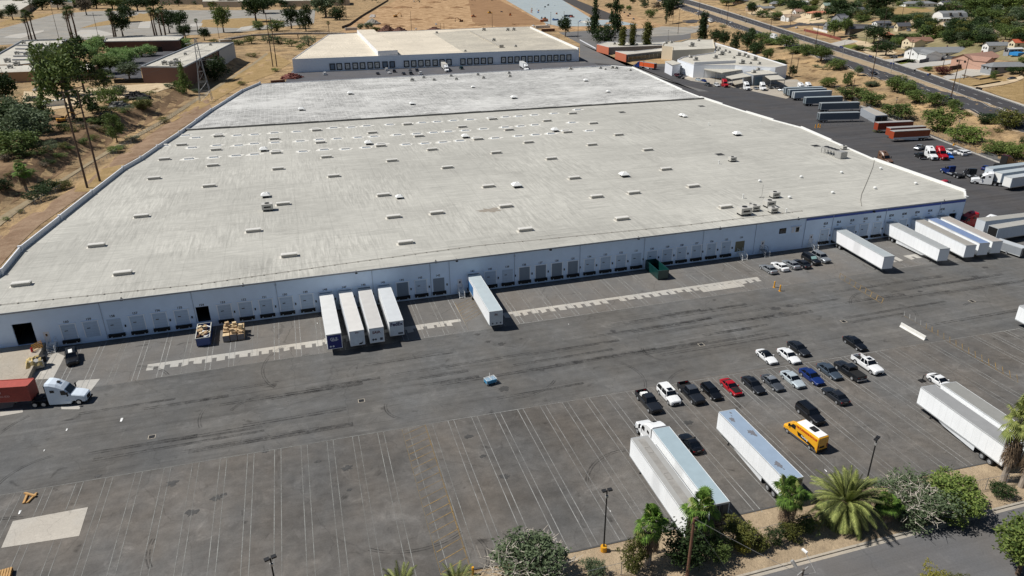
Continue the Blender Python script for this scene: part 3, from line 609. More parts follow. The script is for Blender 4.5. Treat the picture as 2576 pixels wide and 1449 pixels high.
# grey box beside the right end of the building
p = GT(3,2140,1449,0); t_ = thing('utility_shed', 'small white flat-roofed block against the right front corner of the warehouse', 'shed', (124.3, 7.5, 0), R(12))
b = MB(); b.box(-1.9, 1.9, -3.2, 3.2, 0, 6.2); b.build('wall', WALL, t_); b = MB(); b.box(-2.2, 2.2, -3.5, 3.5, 6.2, 6.5); b.build('roof', WHITE, t_)
# ramp at the drive-in door
r0, r1 = GT(4,212,1290,1.0), GT(4,90,1410,.35)
t_ = thing('ramp', 'concrete ramp with dark retaining side leading to the open drive-in door at far left', 'ramp', (0, 0, 0))
b = MB(); xr = -88.4
b.loft([[(-130, -.01, 0), (xr-.35, -.01, 0), (xr-.35, -.01, 1.22), (-130, -.01, 1.22)], [(-130, -5, 0), (xr-.35, -5, 0), (xr-.35, -5, 1.22), (-130, -5, 1.22)], [(-130, -20, 0), (xr-.35, -20, 0), (xr-.35, -20, .06), (-130, -20, .06)]]); b.build('ramp_surface', CON, t_)
b = MB(); b.loft([[(xr-.35, -3.5, 0), (xr, -3.5, 0), (xr, -3.5, 1.55), (xr-.35, -3.5, 1.55)], [(xr-.35, -5, 0), (xr, -5, 0), (xr, -5, 1.55), (xr-.35, -5, 1.55)], [(xr-.35, -19, 0), (xr, -19, 0), (xr, -19, .35), (xr-.35, -19, .35)]]); b.build('retaining_wall', CON, t_)
# metal stairs
def stairs(x, wd, m, lb):
    t = thing('metal_stairs', lb, 'stairs', (x, -.01, 0), 0, 'stairs along the dock wall')
    b = MB(); b.box(-wd/2, wd/2, -1.0, 0, 1.1, 1.2); b.build('landing', m, t)
    b = MB(); [b.box(-wd/2, wd/2, -1.28-k*.28, -1.02-k*.28, .98-k*.2, 1.02-k*.2) for k in range(5)]; b.build('treads', m, t)
    for sx in (-wd/2, wd/2):
        b = MB(); b.tube([(sx, 0, 2.15), (sx, -1.0, 2.15), (sx, -2.4, 1.05)], .035, 5); b.tube([(sx, 0, 1.65), (sx, -1.0, 1.65), (sx, -2.4, .55)], .025, 5)
        for y, z in ((-.05, 2.15), (-1.0, 2.15), (-1.7, 1.6), (-2.4, 1.05)): b.tube([(sx, y, max(0, z-2.15 if y > -.9 else 0)), (sx, y, z)], .03, 5)
        b.tube([(sx, -1.0, 1.12), (sx, -2.5, .05)], .06, 5); b.build('handrail', m, t)
stairs(-88.75+1.3, 1.2, WHITE, 'white metal stairs beside the ramp at the open drive-in door'); stairs(-11.5, 1.1, WHITE, 'white metal stairs between dock doors 142 and 141')
stairs(55.8, 1.3, WHITE, 'metal stairs below the curtained dock opening 124'); stairs(61.9, 1.3, STEEL, 'metal stairs at the door just right of the curtained opening'); stairs(75.4, 1.2, WHITE, 'metal stairs behind the silver SUV at the dock wall')
# ------------------------------------------------------------------ other buildings
def bldg(name, lb, cat, px, z, wm, rm, base=None, parapet=.5, pm=None, pw=.35):
    """flat-roofed block: roof corners read from the photo on level z (above its own ground)"""
    g0 = G(*T(*px[0])) if base is None else None; bz = base if base is not None else max(0, g0.z)
    pts = [GT(*p, bz+z) for p in px]; q = [(p.x, p.y) for p in pts]
    n = len(q); ar = sum(q[i][0]*q[(i+1) % n][1]-q[(i+1) % n][0]*q[i][1] for i in range(n))
    if ar < 0: q = q[::-1]
    t = thing(name, lb, cat, (q[0][0], q[0][1], bz)); off = Vector((q[0][0], q[0][1]))
    q = [(x-off.x, y-off.y) for x, y in q]
    b = MB(); b.prism(q, -2, z-.02, bottom=False); b.f.pop(); b.m.pop(); b.build('wall', wm, t)
    b = MB(); b.face([(x, y, z-.01) for x, y in q]); b.build('roof', rm, t)
    if parapet:
        b = MB()
        for i in range(n): wallseg(b, q[i], q[(i+1) % n], z-.04, z+parapet, pw)
        b.build('parapet', pm or wm, t)
    t['_o'] = 0; del t['_o']
    return t, off, bz+z
def acs(t, off, z, lst, sc=1.6):
    for q in lst:
        p = GT(*q[:3], z); o = cooler(t, (p.x-off.x, p.y-off.y), z=z-t.location.z); s_ = q[3] if len(q) > 3 else sc; o.scale = (s_, s_, s_)
def wallbox(t, off, name, p, q, d0, d1, z0, z1, m, par=None):
    """a panel on the wall that runs p->q (local), outward to the right-hand side"""
    p = Vector(p[:2]); q = Vector(q[:2]); d = (q-p).normalized(); n = Vector((d.y, -d.x)); b = MB()
    b.prism([tuple(p+n*d0), tuple(q+n*d0), tuple(q+n*d1), tuple(p+n*d1)], z0, z1); return b.build(name, m, par or t)
CREAM = roofmat('cream_roof', hx('d8cdb9'), hx('bdb19b'), False); CREAMG = roofmat('grey_cream_roof', hx('b5ae9f'), hx('d6cdb9'), True); FLATR = roofmat('flat_white_roof', hx('c4bfb2'), hx('a39d90'), False)
W2, o2, z2 = bldg('warehouse', 'second white warehouse behind the big one, with cream roof and black-framed dock doors', 'warehouse', [(1,2205,450),(2,1795,370),(2,1430,203),(2,1140,210),(2,120,250),(1,2480,262)], 8.2, M('pale_grey_wall', 'e9edf1', .75, var=.04), CREAM, 0, .35, WALLW)
wp = GT(1,2205,450,8.2); wq = GT(2,1795,370,8.2); wp = Vector((wp.x-o2.x, wp.y-o2.y)); wq = Vector((wq.x-o2.x, wq.y-o2.y)); wd_ = (wq-wp).normalized()
def w2x(px, py, z=3):     # along the front wall, for a photo position
    d = ray(px, py); a = Vector((CX-o2.x, CY-o2.y)); n = Vector((wd_.y, -wd_.x)); t = (wp-a).dot(n)/(Vector((d.x, d.y)).dot(n)); return (a+Vector((d.x, d.y))*t-wp).dot(wd_)
k_ = [GT(*p, 8.2) for p in ((2,690,250),(2,930,400),(2,1790,372),(2,1430,206),(2,1140,212))]; b = MB(); b.face([(p.x-o2.x, p.y-o2.y, 8.21) for p in k_]); b.build('grey_roof_field', CREAMG, W2)
k_ = [GT(*p, 11.4) for p in ((2,275,385),(2,425,378),(2,245,222),(2,118,225))]; b = MB(); b.prism([(p.x-o2.x, p.y-o2.y) for p in k_], 8.2, 11.4, 0, 1); b.build('raised_roof_box', [WALLW, CREAM], W2)
b = MB(); a_, c_ = GT(2,975,235,9), GT(2,1205,350,9); m_ = a_.lerp(c_, .5); d_ = c_-a_; b.cbox((m_.x-o2.x, m_.y-o2.y, 8.7), (d_.length, 1.2, .9), math.atan2(d_.y, d_.x)); b.cbox((c_.x-o2.x, c_.y-o2.y, 9.2), (4, 3, 2), math.atan2(d_.y, d_.x)); b.build('roof_duct', M('duct_metal', 'aaa498', .6, .1, var=.3, scale=.6), W2)
b = MB(); a_, c_ = GT(2,1795,365,9.2), GT(2,1430,203,9.2); wallseg(b, (a_.x-o2.x, a_.y-o2.y), (c_.x-o2.x, c_.y-o2.y), 8.2, 9.5, .8); b.build('side_parapet', WHITE, W2)
D2 = [0,47,105,160,218,270,330,384,492,546,600,652,708,760,812,917,969,1020,1072,1123,1224,1275,1325,1375,1424,1473,1522,1571,1619,1667,1717]
D2 = [(1,2510,515),(1,2562,510)]+[(2,x,502-(x*.0465)) for x in D2[1:]]
for i, q in enumerate(D2):
    s_ = w2x(*T(*q)); p = wp+wd_*s_; n = Vector((wd_.y, -wd_.x)); gr = i in (0, 7, 8)
    def loc_(a, d, z): v = p+wd_*a+n*d; return (v.x, v.y, z)
    b = MB(); b.prism([tuple(p+wd_*-1.5+n*.01), tuple(p+wd_*1.5+n*.01), tuple(p+wd_*1.5+n*.08), tuple(p+wd_*-1.5+n*.08)], 1.2, 4.6); o = b.build('dock_door', DOORG if gr else M('cream_door', 'dcd9d0', .6), W2)
    b = MB()
    for a0, a1, z0, z1 in ((-1.75, -1.25, 1.0, 4.9), (1.25, 1.75, 1.0, 4.9), (-1.75, 1.75, 4.4, 4.9), (-1.75, 1.75, .8, 1.25)): b.prism([tuple(p+wd_*a0+n*.02), tuple(p+wd_*a1+n*.02), tuple(p+wd_*a1+n*.5), tuple(p+wd_*a0+n*.5)], z0, z1)
    b.build('dock_seal', BLK if not gr else DST, o)
    if not gr: b = MB(); b.prism([tuple(p+wd_*-.5+n*.08), tuple(p+wd_*.3+n*.08), tuple(p+wd_*.3+n*.12), tuple(p+wd_*-.5+n*.12)], 3.0, 3.3); b.build('door_window', DGLS, o)
acs(W2, o2, z2, [(2,1150,310,2.0),(2,1315,355,1.4),(2,935,390,1.2),(2,1255,232,2.2),(2,1300,230,2.2),(2,375,365,1.8),(2,720,252,1.6),(2,1075,232,2.4)])
# office group at upper right
BRICK = M('orange_brick', 'b5674a', .85, var=.12, scale=2); BEIGE = M('beige_stucco', 'c9bda6', .85, var=.06); BROWNW = M('brown_brick', '5e4238', .85, var=.1, scale=2); TANW = M('tan_wall', '9c7f62', .85, var=.05); GREYW = M('grey_wall', '92979c', .8, var=.05)
a1, ao, az = bldg('office_block', 'low office block with orange brick end wall and long window band', 'office', [(2,2150,415),(2,2420,385),(2,2425,365),(2,2210,388),(2,2068,388)], 4.5, M('office_grey', '6c7275', .7), FLATR, 0, .3, WALLW)
b = MB(); p_, q_ = GT(2,2068,392,4.9), GT(2,2150,415,4.9); wallseg(b, (p_.x-ao.x, p_.y-ao.y), (q_.x-ao.x, q_.y-ao.y), 0, 5.2, .4); b.build('end_wall', BRICK, a1)
p_, q_ = GT(2,2165,415,4.5), GT(2,2415,388,4.5); p_ = p_-ao.to_3d(); q_ = q_-ao.to_3d(); o = wallbox(a1, ao, 'window', p_, q_, .02, .1, 1.3, 3.3, DGLS)
for k in range(9): v = p_.lerp(q_, k/8); w_ = v+(q_-p_).normalized()*.3; wallbox(a1, ao, 'mullion', v, w_, .08, .18, 1.2, 3.4, STEEL, o)
a2, ao, az = bldg('office_block', 'flat office wing behind the three pale trees with orange brick end', 'office', [(2,1928,337),(2,2018,360),(2,2420,345),(2,2440,318),(2,2300,325),(2,2000,318)], 4.8, M('office_grey2', '7e7f80', .8), FLATR, 0, .4, WALLW)
b = MB(); p_, q_ = GT(2,1928,337,5.2), GT(2,2018,360,5.2); wallseg(b, (p_.x-ao.x, p_.y-ao.y), (q_.x-ao.x, q_.y-ao.y), 0, 5.4, .4); b.build('end_wall', BRICK, a2); acs(a2, ao, az, [(2,2060,335,1.5),(2,2230,340,1.2)])
a3, ao, az = bldg('office_tower_block', 'beige two-storey office block with a plain tower corner', 'office', [(2,2420,352),(2,2500,358),(2,2500,385),(3,245,370),(3,230,300),(3,40,300),(2,2560,318),(2,2440,320)], 8.5, BEIGE, FLATR, 0, .5)
for i, x in enumerate((265, 325, 345, 380, 410, 430)): pass
acs(a3, ao, az, [(2,2450,330,1.5),(2,2490,325,1.5),(3,65,350,2.6),(3,120,310,1.5)])
a4, ao, az = bldg('workshop', 'large flat-roofed white workshop crowded with rooftop units', 'workshop', [(3,790,497),(3,700,515),(3,395,498),(3,85,495),(3,-40,455),(3,0,435),(3,240,400),(3,250,345),(3,130,298),(3,175,305),(3,480,398)], 7.0, MC['pale_grey_wall'], FLATR, 0, .5, WALLW)
acs(a4, ao, az, [(3,95,455,2),(3,245,440,2),(3,290,415,2.4),(3,445,480,2.2),(3,540,455,2.2),(3,385,440,1.2),(3,265,385,1.4),(3,320,388,1.4),(3,60,435,1.6),(3,490,435,1.5),(3,420,420,2),(3,465,425,2),(3,575,485,1.4),(3,300,405,1.8),(3,350,400,1.4),(3,510,482,1.2),(3,250,365,1.4),(3,275,372,1.4)])
o = wallbox(a4, ao, 'roof_screen', GT(3,85,490,7)-ao.to_3d(), GT(3,398,475,7)-ao.to_3d(), .0, .3, 3.5, 8.6, WALLW)
# canopies of the workshop
def canopy(lb, px, z, m=FLATR, posts=((0,0),), th=.35):
    pts = [GT(*p, z) for p in px]; c_ = sum((p for p in pts), Vector())/len(pts); t = thing('canopy', lb, 'canopy', (c_.x, c_.y, 0), 0)
    b = MB(); b.prism([(p.x-c_.x, p.y-c_.y) for p in pts], z-th, z); b.build('canopy_roof', m, t)
    for i in posts: p = pts[i]*.96+c_*.04; b = MB(); b.tube([(p.x-c_.x, p.y-c_.y, 0), (p.x-c_.x, p.y-c_.y, z-th)], .14, 6); b.build('post', STEEL, t)
    return t
canopy('long flat canopy along the workshop front', [(3,160,520),(3,300,548),(3,470,522),(3,300,512)], 5.2, posts=(0,1,2)); canopy('sloped pale canopy left of the blue-doored annex', [(3,325,578),(3,375,596),(3,530,572),(3,465,548)], 5.0, posts=(0,1,2)); canopy('sloped pale canopy right of the blue-doored annex', [(3,618,570),(3,665,602),(3,775,598),(3,720,565)], 5.0, posts=(1,2))
a5, ao, az = bldg('annex', 'small grey annex with a blue door between two sloped canopies', 'annex', [(3,460,545),(3,535,570),(3,720,555),(3,640,525)], 5.6, GREYW, FLATR, 0, .15); acs(a5, ao, az, [(3,535,550,1.6),(3,568,530,1.4)])
o = wallbox(a5, ao, 'door', GT(3,550,570,5.6)-ao.to_3d(), GT(3,605,565,5.6)-ao.to_3d(), .02, .1, 0, 4.6, M('blue_door', '4a6274', .6))
a6, ao, az = bldg('gatehouse', 'narrow white two-storey gatehouse with dark window band', 'gatehouse', [(2,2445,465),(2,2500,490),(2,2560,478),(2,2500,460)], 6.5, WALLW, FLATR, 0, .1)
q_ = [GT(*p, 6.6)-ao.to_3d() for p in ((2,2440,462),(2,2500,493),(2,2565,480),(2,2503,457))]; b = MB(); b.prism([(p.x, p.y) for p in q_], 6.5, 6.75); b.build('roof_slab', FLATR, a6); b = MB(); q_ = [GT(*p, 5.5)-ao.to_3d() for p in ((2,2446,472),(2,2500,497),(2,2560,486),(2,2500,467))]; b.prism([(p.x, p.y) for p in q_], 4.6, 5.9); b.build('window', DGLS, a6)
a7, ao, az = bldg('storage_shed', 'long low grey storage building beside the parked grey trailers', 'shed', [(3,1345,818),(3,1455,875),(3,1550,870),(3,1405,805)], 3.0, GREYW, M('shed_roof', 'a29d95', .8), 0, .1)
for k in (0, 1): a_ = GT(3,1458,878,3).lerp(GT(3,1548,872,3), .05+k*.5)-ao.to_3d(); c_ = GT(3,1458,878,3).lerp(GT(3,1548,872,3), .47+k*.5)-ao.to_3d(); wallbox(a7, ao, 'door', a_, c_, .02, .1, 0, 2.7, DST)
# buildings at upper left
L1, lo, lz = bldg('industrial_building', 'tan industrial building with a long white parapet roof at the left edge', 'building', [(1,-60,440),(1,165,312),(1,510,303),(1,330,440),(1,245,485),(1,-60,520)], 7.5, TANW, FLATR, None, .9, GREYW, .6)
acs(L1, lo, lz, [(1,60,470,2.5),(1,180,330,2),(1,250,370,2),(1,320,350,2),(1,200,420,2.2),(1,130,410,2)])
for k in range(5): b = MB(); a_, c_ = GT(1,130-k*8,345+k*28,lz)-lo.to_3d(), GT(1,400-k*20,350+k*26,lz)-lo.to_3d(); m_ = a_.lerp(c_, .5); b.cbox((m_.x, m_.y, 8.0), ((c_-a_).length, 1.6, .8), math.atan2((c_-a_).y, (c_-a_).x)); b.build('solar_rack', M('rack_grey', '8d8f92', .6, var=.3, scale=.4), L1)
L2, lo, lz = bldg('industrial_building', 'lower tan wing in front of the long white-roofed building', 'building', [(1,-80,495),(1,760,482),(1,685,530),(1,-80,558)], 6.2, TANW, FLATR, None, .5, TANW)
acs(L2, lo, lz, [(1,80,515,2),(1,130,495,2.4),(1,700,515,1.4)])
L3, lo, lz = bldg('industrial_building', 'dark brown building behind the courtyard of round green trees', 'building', [(1,785,318),(1,1350,308),(1,1388,276),(1,1225,272),(1,800,292)], 8.0, BROWNW, FLATR, None, .6, GREYW)
p_, q_ = GT(1,1160,315,8+L3.location.z)-lo.to_3d(), GT(1,1215,314,8+L3.location.z)-lo.to_3d(); wallbox(L3, lo, 'door', p_, q_, .02, .15, 0, 4, DARK)
L4, lo, lz = bldg('industrial_building', 'brown brick building with white roof, nearest the transmission tower', 'building', [(1,1062,508),(1,1390,512),(1,1645,385),(1,1765,325),(1,1490,328)], 8.6, BROWNW, FLATR, None, .7, GREYW, .6)
p_, q_ = GT(1,1650,385,lz)-lo.to_3d(), GT(1,1765,327,lz)-lo.to_3d(); wallbox(L4, lo, 'grey_wall_panel', p_, q_, .01, .12, -2, 8.6, GREYW); acs(L4, lo, lz, [(1,1245,488,2.2),(1,1300,495,2.4),(1,1345,490,2.4),(1,1330,468,2.0),(1,1590,345,1.4),(1,1400,415,1.4)])
L5, lo, lz = bldg('industrial_building', 'white-roofed tan hall at the top left corner', 'building', [(1,-60,70),(1,150,78),(1,272,5),(1,150,-25),(1,-60,-10)], 9.0, M('pale_tan', 'a39a88', .8), FLATR, 0, .4)
TOPB = [([(1,375,15),(1,545,18),(1,545,-5),(1,380,-8)],'pale blue-roofed hall behind the trees at top left',M('pale_blue','8ea0ae',.7)),([(1,1525,12),(1,1880,10),(1,1880,-12),(1,1530,-10)],'long pale hall behind the empty lots',FLATR),([(1,2105,8),(1,2345,6),(1,2345,-14),(1,2105,-12)],'long pale hall right of the tall trees at the top edge',FLATR),([(1,1200,-4),(1,1520,-6),(1,1520,-22),(1,1200,-22)],'grey-roofed hall at the top edge',M('pale_blue','8ea0ae',.7)),([(2,-180,2),(2,60,-2),(2,60,-20),(2,-180,-20)],'distant hall at the top edge beside the dirt site',FLATR)]
for i, (px, lb, rm) in enumerate(TOPB): bldg('industrial_hall', lb, 'building', px, 9, M('tan_hall', 'a59b8b', .8), rm, 0, .3)
# timber trestle bridge over the channel
p0, p1, p2 = GT(1,1600,283), GT(1,2000,262,3), GT(1,2560,255,3); t_ = thing('trestle_bridge', 'low rail bridge on trestle legs crossing the dry channel', 'bridge', (0,0,0))
path = [GT(1,1725,290,5),GT(1,1900,262,5),GT(1,2150,250,5),GT(1,2350,248,5),GT(2,20,250,5)]
b = MB()
for i in range(len(path)-1): wallseg(b, path[i], path[i+1], 3.6, 5.0, 4.5)
b.build('deck', M('bridge_deck', '77716a', .9), t_); b = MB()
for i in range(len(path)-1):
    wallseg(b, path[i], path[i+1], 5.9, 6.05, .15)
    for k in range(8): p = path[i].lerp(path[i+1], k/8); b.cbox((p.x, p.y, 5.5), (.15, .15, 1.1))
b.build('railing', STEEL, t_)
for k in (.03, .33, .62, .93):
    i = min(int(k*4), 3); p = path[i].lerp(path[i+1], k*4-i); b = MB()
    for dy in (.6, 2.2, 3.8): b.tube([(p.x, p.y+dy, -2), (p.x, p.y+dy, 3.6)], .35, 6)
    b.build('trestle_bent', M('creosote_timber', '3b332c', .9), t_)
q_ = GT(1,1735,318); b = MB(); b.cbox((path[0].x-3, path[0].y+1, 1), (10, 9, 6.5), .2); b.build('abutment', CON, t_)
# ------------------------------------------------------------------ vehicles
def paint(name, col, met=.0, rough=.32):
    if name in MC: return MC[name]
    n = NB(name); m = n.fin(n.mul(hx(col), n.rng(n.noise(.8, 4, .6), .3, .7, .95, 1.04)), rough, met); n.b.inputs['Coat Weight'].default_value = .5; n.b.inputs['Coat Roughness'].default_value = .15; MC[name] = m; return m
CP = dict(white=paint('white_car_paint','e4e5e4'), silver=paint('silver_car_paint','9ea2a5',.5), gray=paint('grey_car_paint','55595e',.4), dark=paint('dark_grey_car_paint','26292e',.3), black=paint('black_car_paint','0d0e11'), red=paint('red_car_paint','a5101c'), blue=paint('blue_car_paint','16306e',.2), lblue=paint('bright_blue_car_paint','1e66c4'), slate=paint('slate_blue_car_paint','4e5a66',.4), pearl=paint('pale_silver_car_paint','c3ced2',.3), maroon=paint('maroon_truck_paint','4a151d'), ice=paint('ice_blue_paint','dbe5ee'), yellow=paint('yellow_van_wrap','e8a81f'), green=paint('dark_green_paint','123c3a'), teal=paint('blue_skip_paint','16407c'), brown=paint('brown_paint','6b5140'))
LMP = M('headlamp', 'c9d0d6', .1, var=0); TL = M('tail_lamp', '8e0d10', .25, var=0)
def wheel(parent, x, y, r, wd, dual=False):
    key = (round(r, 2), round(wd, 2))
    if key not in KIDS:
        b = MB(); b.tube([(0, -wd/2, 0), (0, -wd/2+.03, 0), (0, wd/2-.03, 0), (0, wd/2, 0)], [r*.9, r, r, r*.9], 18); t = b.build('wheel', TYRE)
        b = MB(); b.tube([(0, -wd/2-.012, 0), (0, wd/2+.012, 0)], r*.62, 14); b.tube([(0, -wd/2-.03, 0), (0, wd/2+.03, 0)], r*.2, 8); q = b.build('rim', RIM, t); KIDS[key] = (t, q); a, c = t, q
    else:
        a = KIDS[key][0].copy(); c = KIDS[key][1].copy(); C.objects.link(a); C.objects.link(c); c.parent = a
    a.parent = parent; a.location = (x, y, r)
    return a
def body_sec(x, w_, zb, zt, crown=.03, wt=.9):
    return [(x, -w_*.93, zb), (x, -w_, zb+.2), (x, -w_, zt-.14), (x, -w_*wt, zt-.02), (x, -w_*.45, zt+crown), (x, w_*.45, zt+crown), (x, w_*wt, zt-.02), (x, w_, zt-.14), (x, w_, zb+.2), (x, w_*.93, zb)]
KINDS = {   # L, W, H, body stations (x frac, width factor, zb, zt), glass: base front, base rear, top front, top rear, belt, wheel r, axle front, axle rear
 'sedan': (4.8, 1.84, 1.44, [(.5,.74,.36,.62),(.475,.88,.26,.72),(.34,.99,.2,.84),(.17,1,.2,.95),(-.1,1,.2,.97),(-.3,1,.2,1.0),(-.42,.97,.24,1.02),(-.485,.88,.3,.95),(-.5,.8,.4,.88)], (.2,-.41,.03,-.24), .96, .33, .31, -.29),
 'coupe': (4.5, 1.8, 1.34, [(.5,.72,.34,.58),(.475,.88,.24,.68),(.34,.99,.2,.8),(.15,1,.2,.9),(-.15,1,.2,.93),(-.32,1,.2,.97),(-.42,.96,.24,.99),(-.485,.88,.3,.92),(-.5,.8,.4,.85)], (.17,-.43,-.02,-.2), .92, .33, .31, -.28),
 'hatch': (4.3, 1.8, 1.5, [(.5,.74,.36,.64),(.475,.88,.26,.74),(.34,.99,.2,.88),(.2,1,.2,.98),(-.1,1,.2,1.0),(-.4,1,.22,1.04),(-.48,.93,.3,1.0),(-.5,.86,.4,.9)], (.24,-.475,.08,-.4), 1.0, .33, .32, -.3),
 'suv': (4.95, 1.98, 1.82, [(.5,.8,.4,.85),(.48,.92,.3,.98),(.36,1,.26,1.08),(.2,1,.26,1.14),(-.1,1,.26,1.16),(-.42,1,.28,1.16),(-.49,.95,.34,1.12),(-.5,.9,.4,1.05)], (.2,-.485,.08,-.44), 1.15, .39, .32, -.29),
 'pickup': (5.8, 2.0, 1.88, [(.5,.82,.46,.95),(.485,.93,.36,1.06),(.38,1,.32,1.14),(.2,1,.32,1.2),(.0,1,.32,1.2),(-.14,1,.32,1.2)], (.2,-.13,.09,-.115), 1.19, .4, .33, -.3),
}
def make_car(kind, body='white', roofm=None):
    L, W, H, st, gl, belt, wr, af, ar = KINDS[kind]; hw = W/2; cb = CP[body]; t = thing('parked_'+{'sedan':'sedan','coupe':'coupe','hatch':'hatchback','suv':'sport_utility','pickup':'pickup'}[kind], '', 'car')
    b = MB(); b.loft([body_sec(x*L, hw*f, zb, zt) for x, f, zb, zt in st]); a0 = len(b.f)
    if kind == 'pickup':
        x1, x0 = -.14*L, -.5*L
        b.box(x0+.05, x1, -hw*.98, -hw*.9, .45, 1.2); b.box(x0+.05, x1, hw*.9, hw*.98, .45, 1.2); b.box(x0, x0+.08, -hw*.95, hw*.95, .5, 1.18); b.box(x0+.08, x1, -hw*.9, hw*.9, .45, .68, 1); b.box(x0-.12, x0, -hw*.9, hw*.9, .45, .65, 2)
    for x in (af*L, ar*L):
        for sy in (-1, 1):
            b.face([(x+wr*1.17*math.cos(math.pi*k/10), sy*(hw+.004), wr+wr*1.17*math.sin(math.pi*k/10)) for k in range(11)][::sy], 1)
    b.box(-L*.46, L*.44, -hw*.9, hw*.9, .18, .3, 1)
    xf = L/2; b.box(xf-.04, xf+.012, -hw*.5, hw*.5, .42, .42+(.2 if kind in ('suv', 'pickup') else .12)+.06, 1); b.box(-L/2-.015, -L/2+.03, -.26, .26, .72, .83, 2)
    b.build('body', [cb, BLK, RIM], t, True)
    bm = t.children[-1].data; bm.polygons.foreach_set('use_smooth', [False]*len(bm.polygons))
    fb, rb, ft, rt_ = [g*L for g in gl]; wb, wt = hw*.93, hw*.74; zt = H-.05
    g = MB(); g.loft([[(fb, -wb, belt-.03), (rb, -wb, belt-.03), (rb, wb, belt-.03), (fb, wb, belt-.03)], [(ft, -wt, zt), (rt_, -wt, zt), (rt_, wt, zt), (ft, wt, zt)]]); g.build('windows', DGLS, t)
    r_ = MB(); r_.loft([[(ft+.1, -wt-.02, zt-.04), (rt_-.08, -wt-.02, zt-.04), (rt_-.08, wt+.02, zt-.04), (ft+.1, wt+.02, zt-.04)], [(ft+.02, -wt*.97, zt+.02), (rt_, -wt*.97, zt+.02), (rt_, wt*.97, zt+.02), (ft+.02, wt*.97, zt+.02)], [(ft-.15, -wt*.75, H), (rt_+.15, -wt*.75, H), (rt_+.15, wt*.75, H), (ft-.15, wt*.75, H)]]); r_.build('roof', CP[roofm] if roofm else cb, t)
    for sy in (-1, 1):
        pl = MB()
        for (xa, xb_) in ((fb, ft), ((fb+rb)/2-.05, (ft+rt_)/2-.05), (rb, rt_)):
            pl.loft([[(xa-.05, sy*wb, belt-.02), (xa+.05, sy*wb, belt-.02), (xa+.05, sy*(wb+.015), belt-.02), (xa-.05, sy*(wb+.015), belt-.02)], [(xb_-.05, sy*wt, zt), (xb_+.05, sy*wt, zt), (xb_+.05, sy*(wt+.015), zt), (xb_-.05, sy*(wt+.015), zt)]])
        pl.build('pillars', cb, t)
    for x in (af*L, ar*L):
        for sy in (-1, 1): wheel(t, x, sy*(hw-.1), wr, .22)
    for sy in (-1, 1):
        b = MB(); z = st[1][3]-.13; b.box(L*.475-.1, L*.5-.06, min(sy*hw*.5, sy*hw*.84), max(sy*hw*.5, sy*hw*.84), z-.06, z+.09); b.build('headlight', LMP, t)
        b = MB(); z = (st[-1][3] if kind != 'pickup' else 1.1); b.box(-L*.5-.01, -L*.475, min(sy*hw*.55, sy*hw*.9), max(sy*hw*.55, sy*hw*.9), z-.16, z-.03); b.build('tail_light', TL, t)
        b = MB(); b.box(fb-.35, fb-.2, min(sy*hw*.98, sy*(hw+.17)), max(sy*hw*.98, sy*(hw+.17)), belt, belt+.14); b.build('mirror', cb, t)
    return t
PROTO = {}
def rear(t, names):
    return [c for c in t.children if c.name.split('.')[0] in names]
def car(kind, col, p, heading, lb, group=None, roofm=None, cat=None, ex=None):
    key = kind
    if key not in PROTO: t = make_car(kind, 'white'); PROTO[key] = (t, list(t.children))
    else:
        t = PROTO[key][0].copy(); C.objects.link(t)
        for ch in PROTO[key][1]:
            c = ch.copy(); C.objects.link(c); c.parent = t
            for g in ch.children: k = g.copy(); C.objects.link(k); k.parent = c
    for c in t.children:
        n = c.name.split('.')[0]
        if n in ('body', 'roof', 'pillars', 'mirror'):
            m = CP[roofm] if (n == 'roof' and roofm) else CP[col]
            c.material_slots[0].link = 'OBJECT'; c.material_slots[0].material = m
    t.location = p; t.rotation_euler = (0, 0, heading); t['label'] = lb; t['category'] = cat or {'pickup': 'pickup', 'suv': 'car'}.get(kind, 'car')
    if group: t['group'] = group
    else:
        if 'group' in t: del t['group']
    t.rotation_euler.z = heading
    if ex: ex(t)
    return t
def onT(px, py, dz=0): p = G(px, py); return p
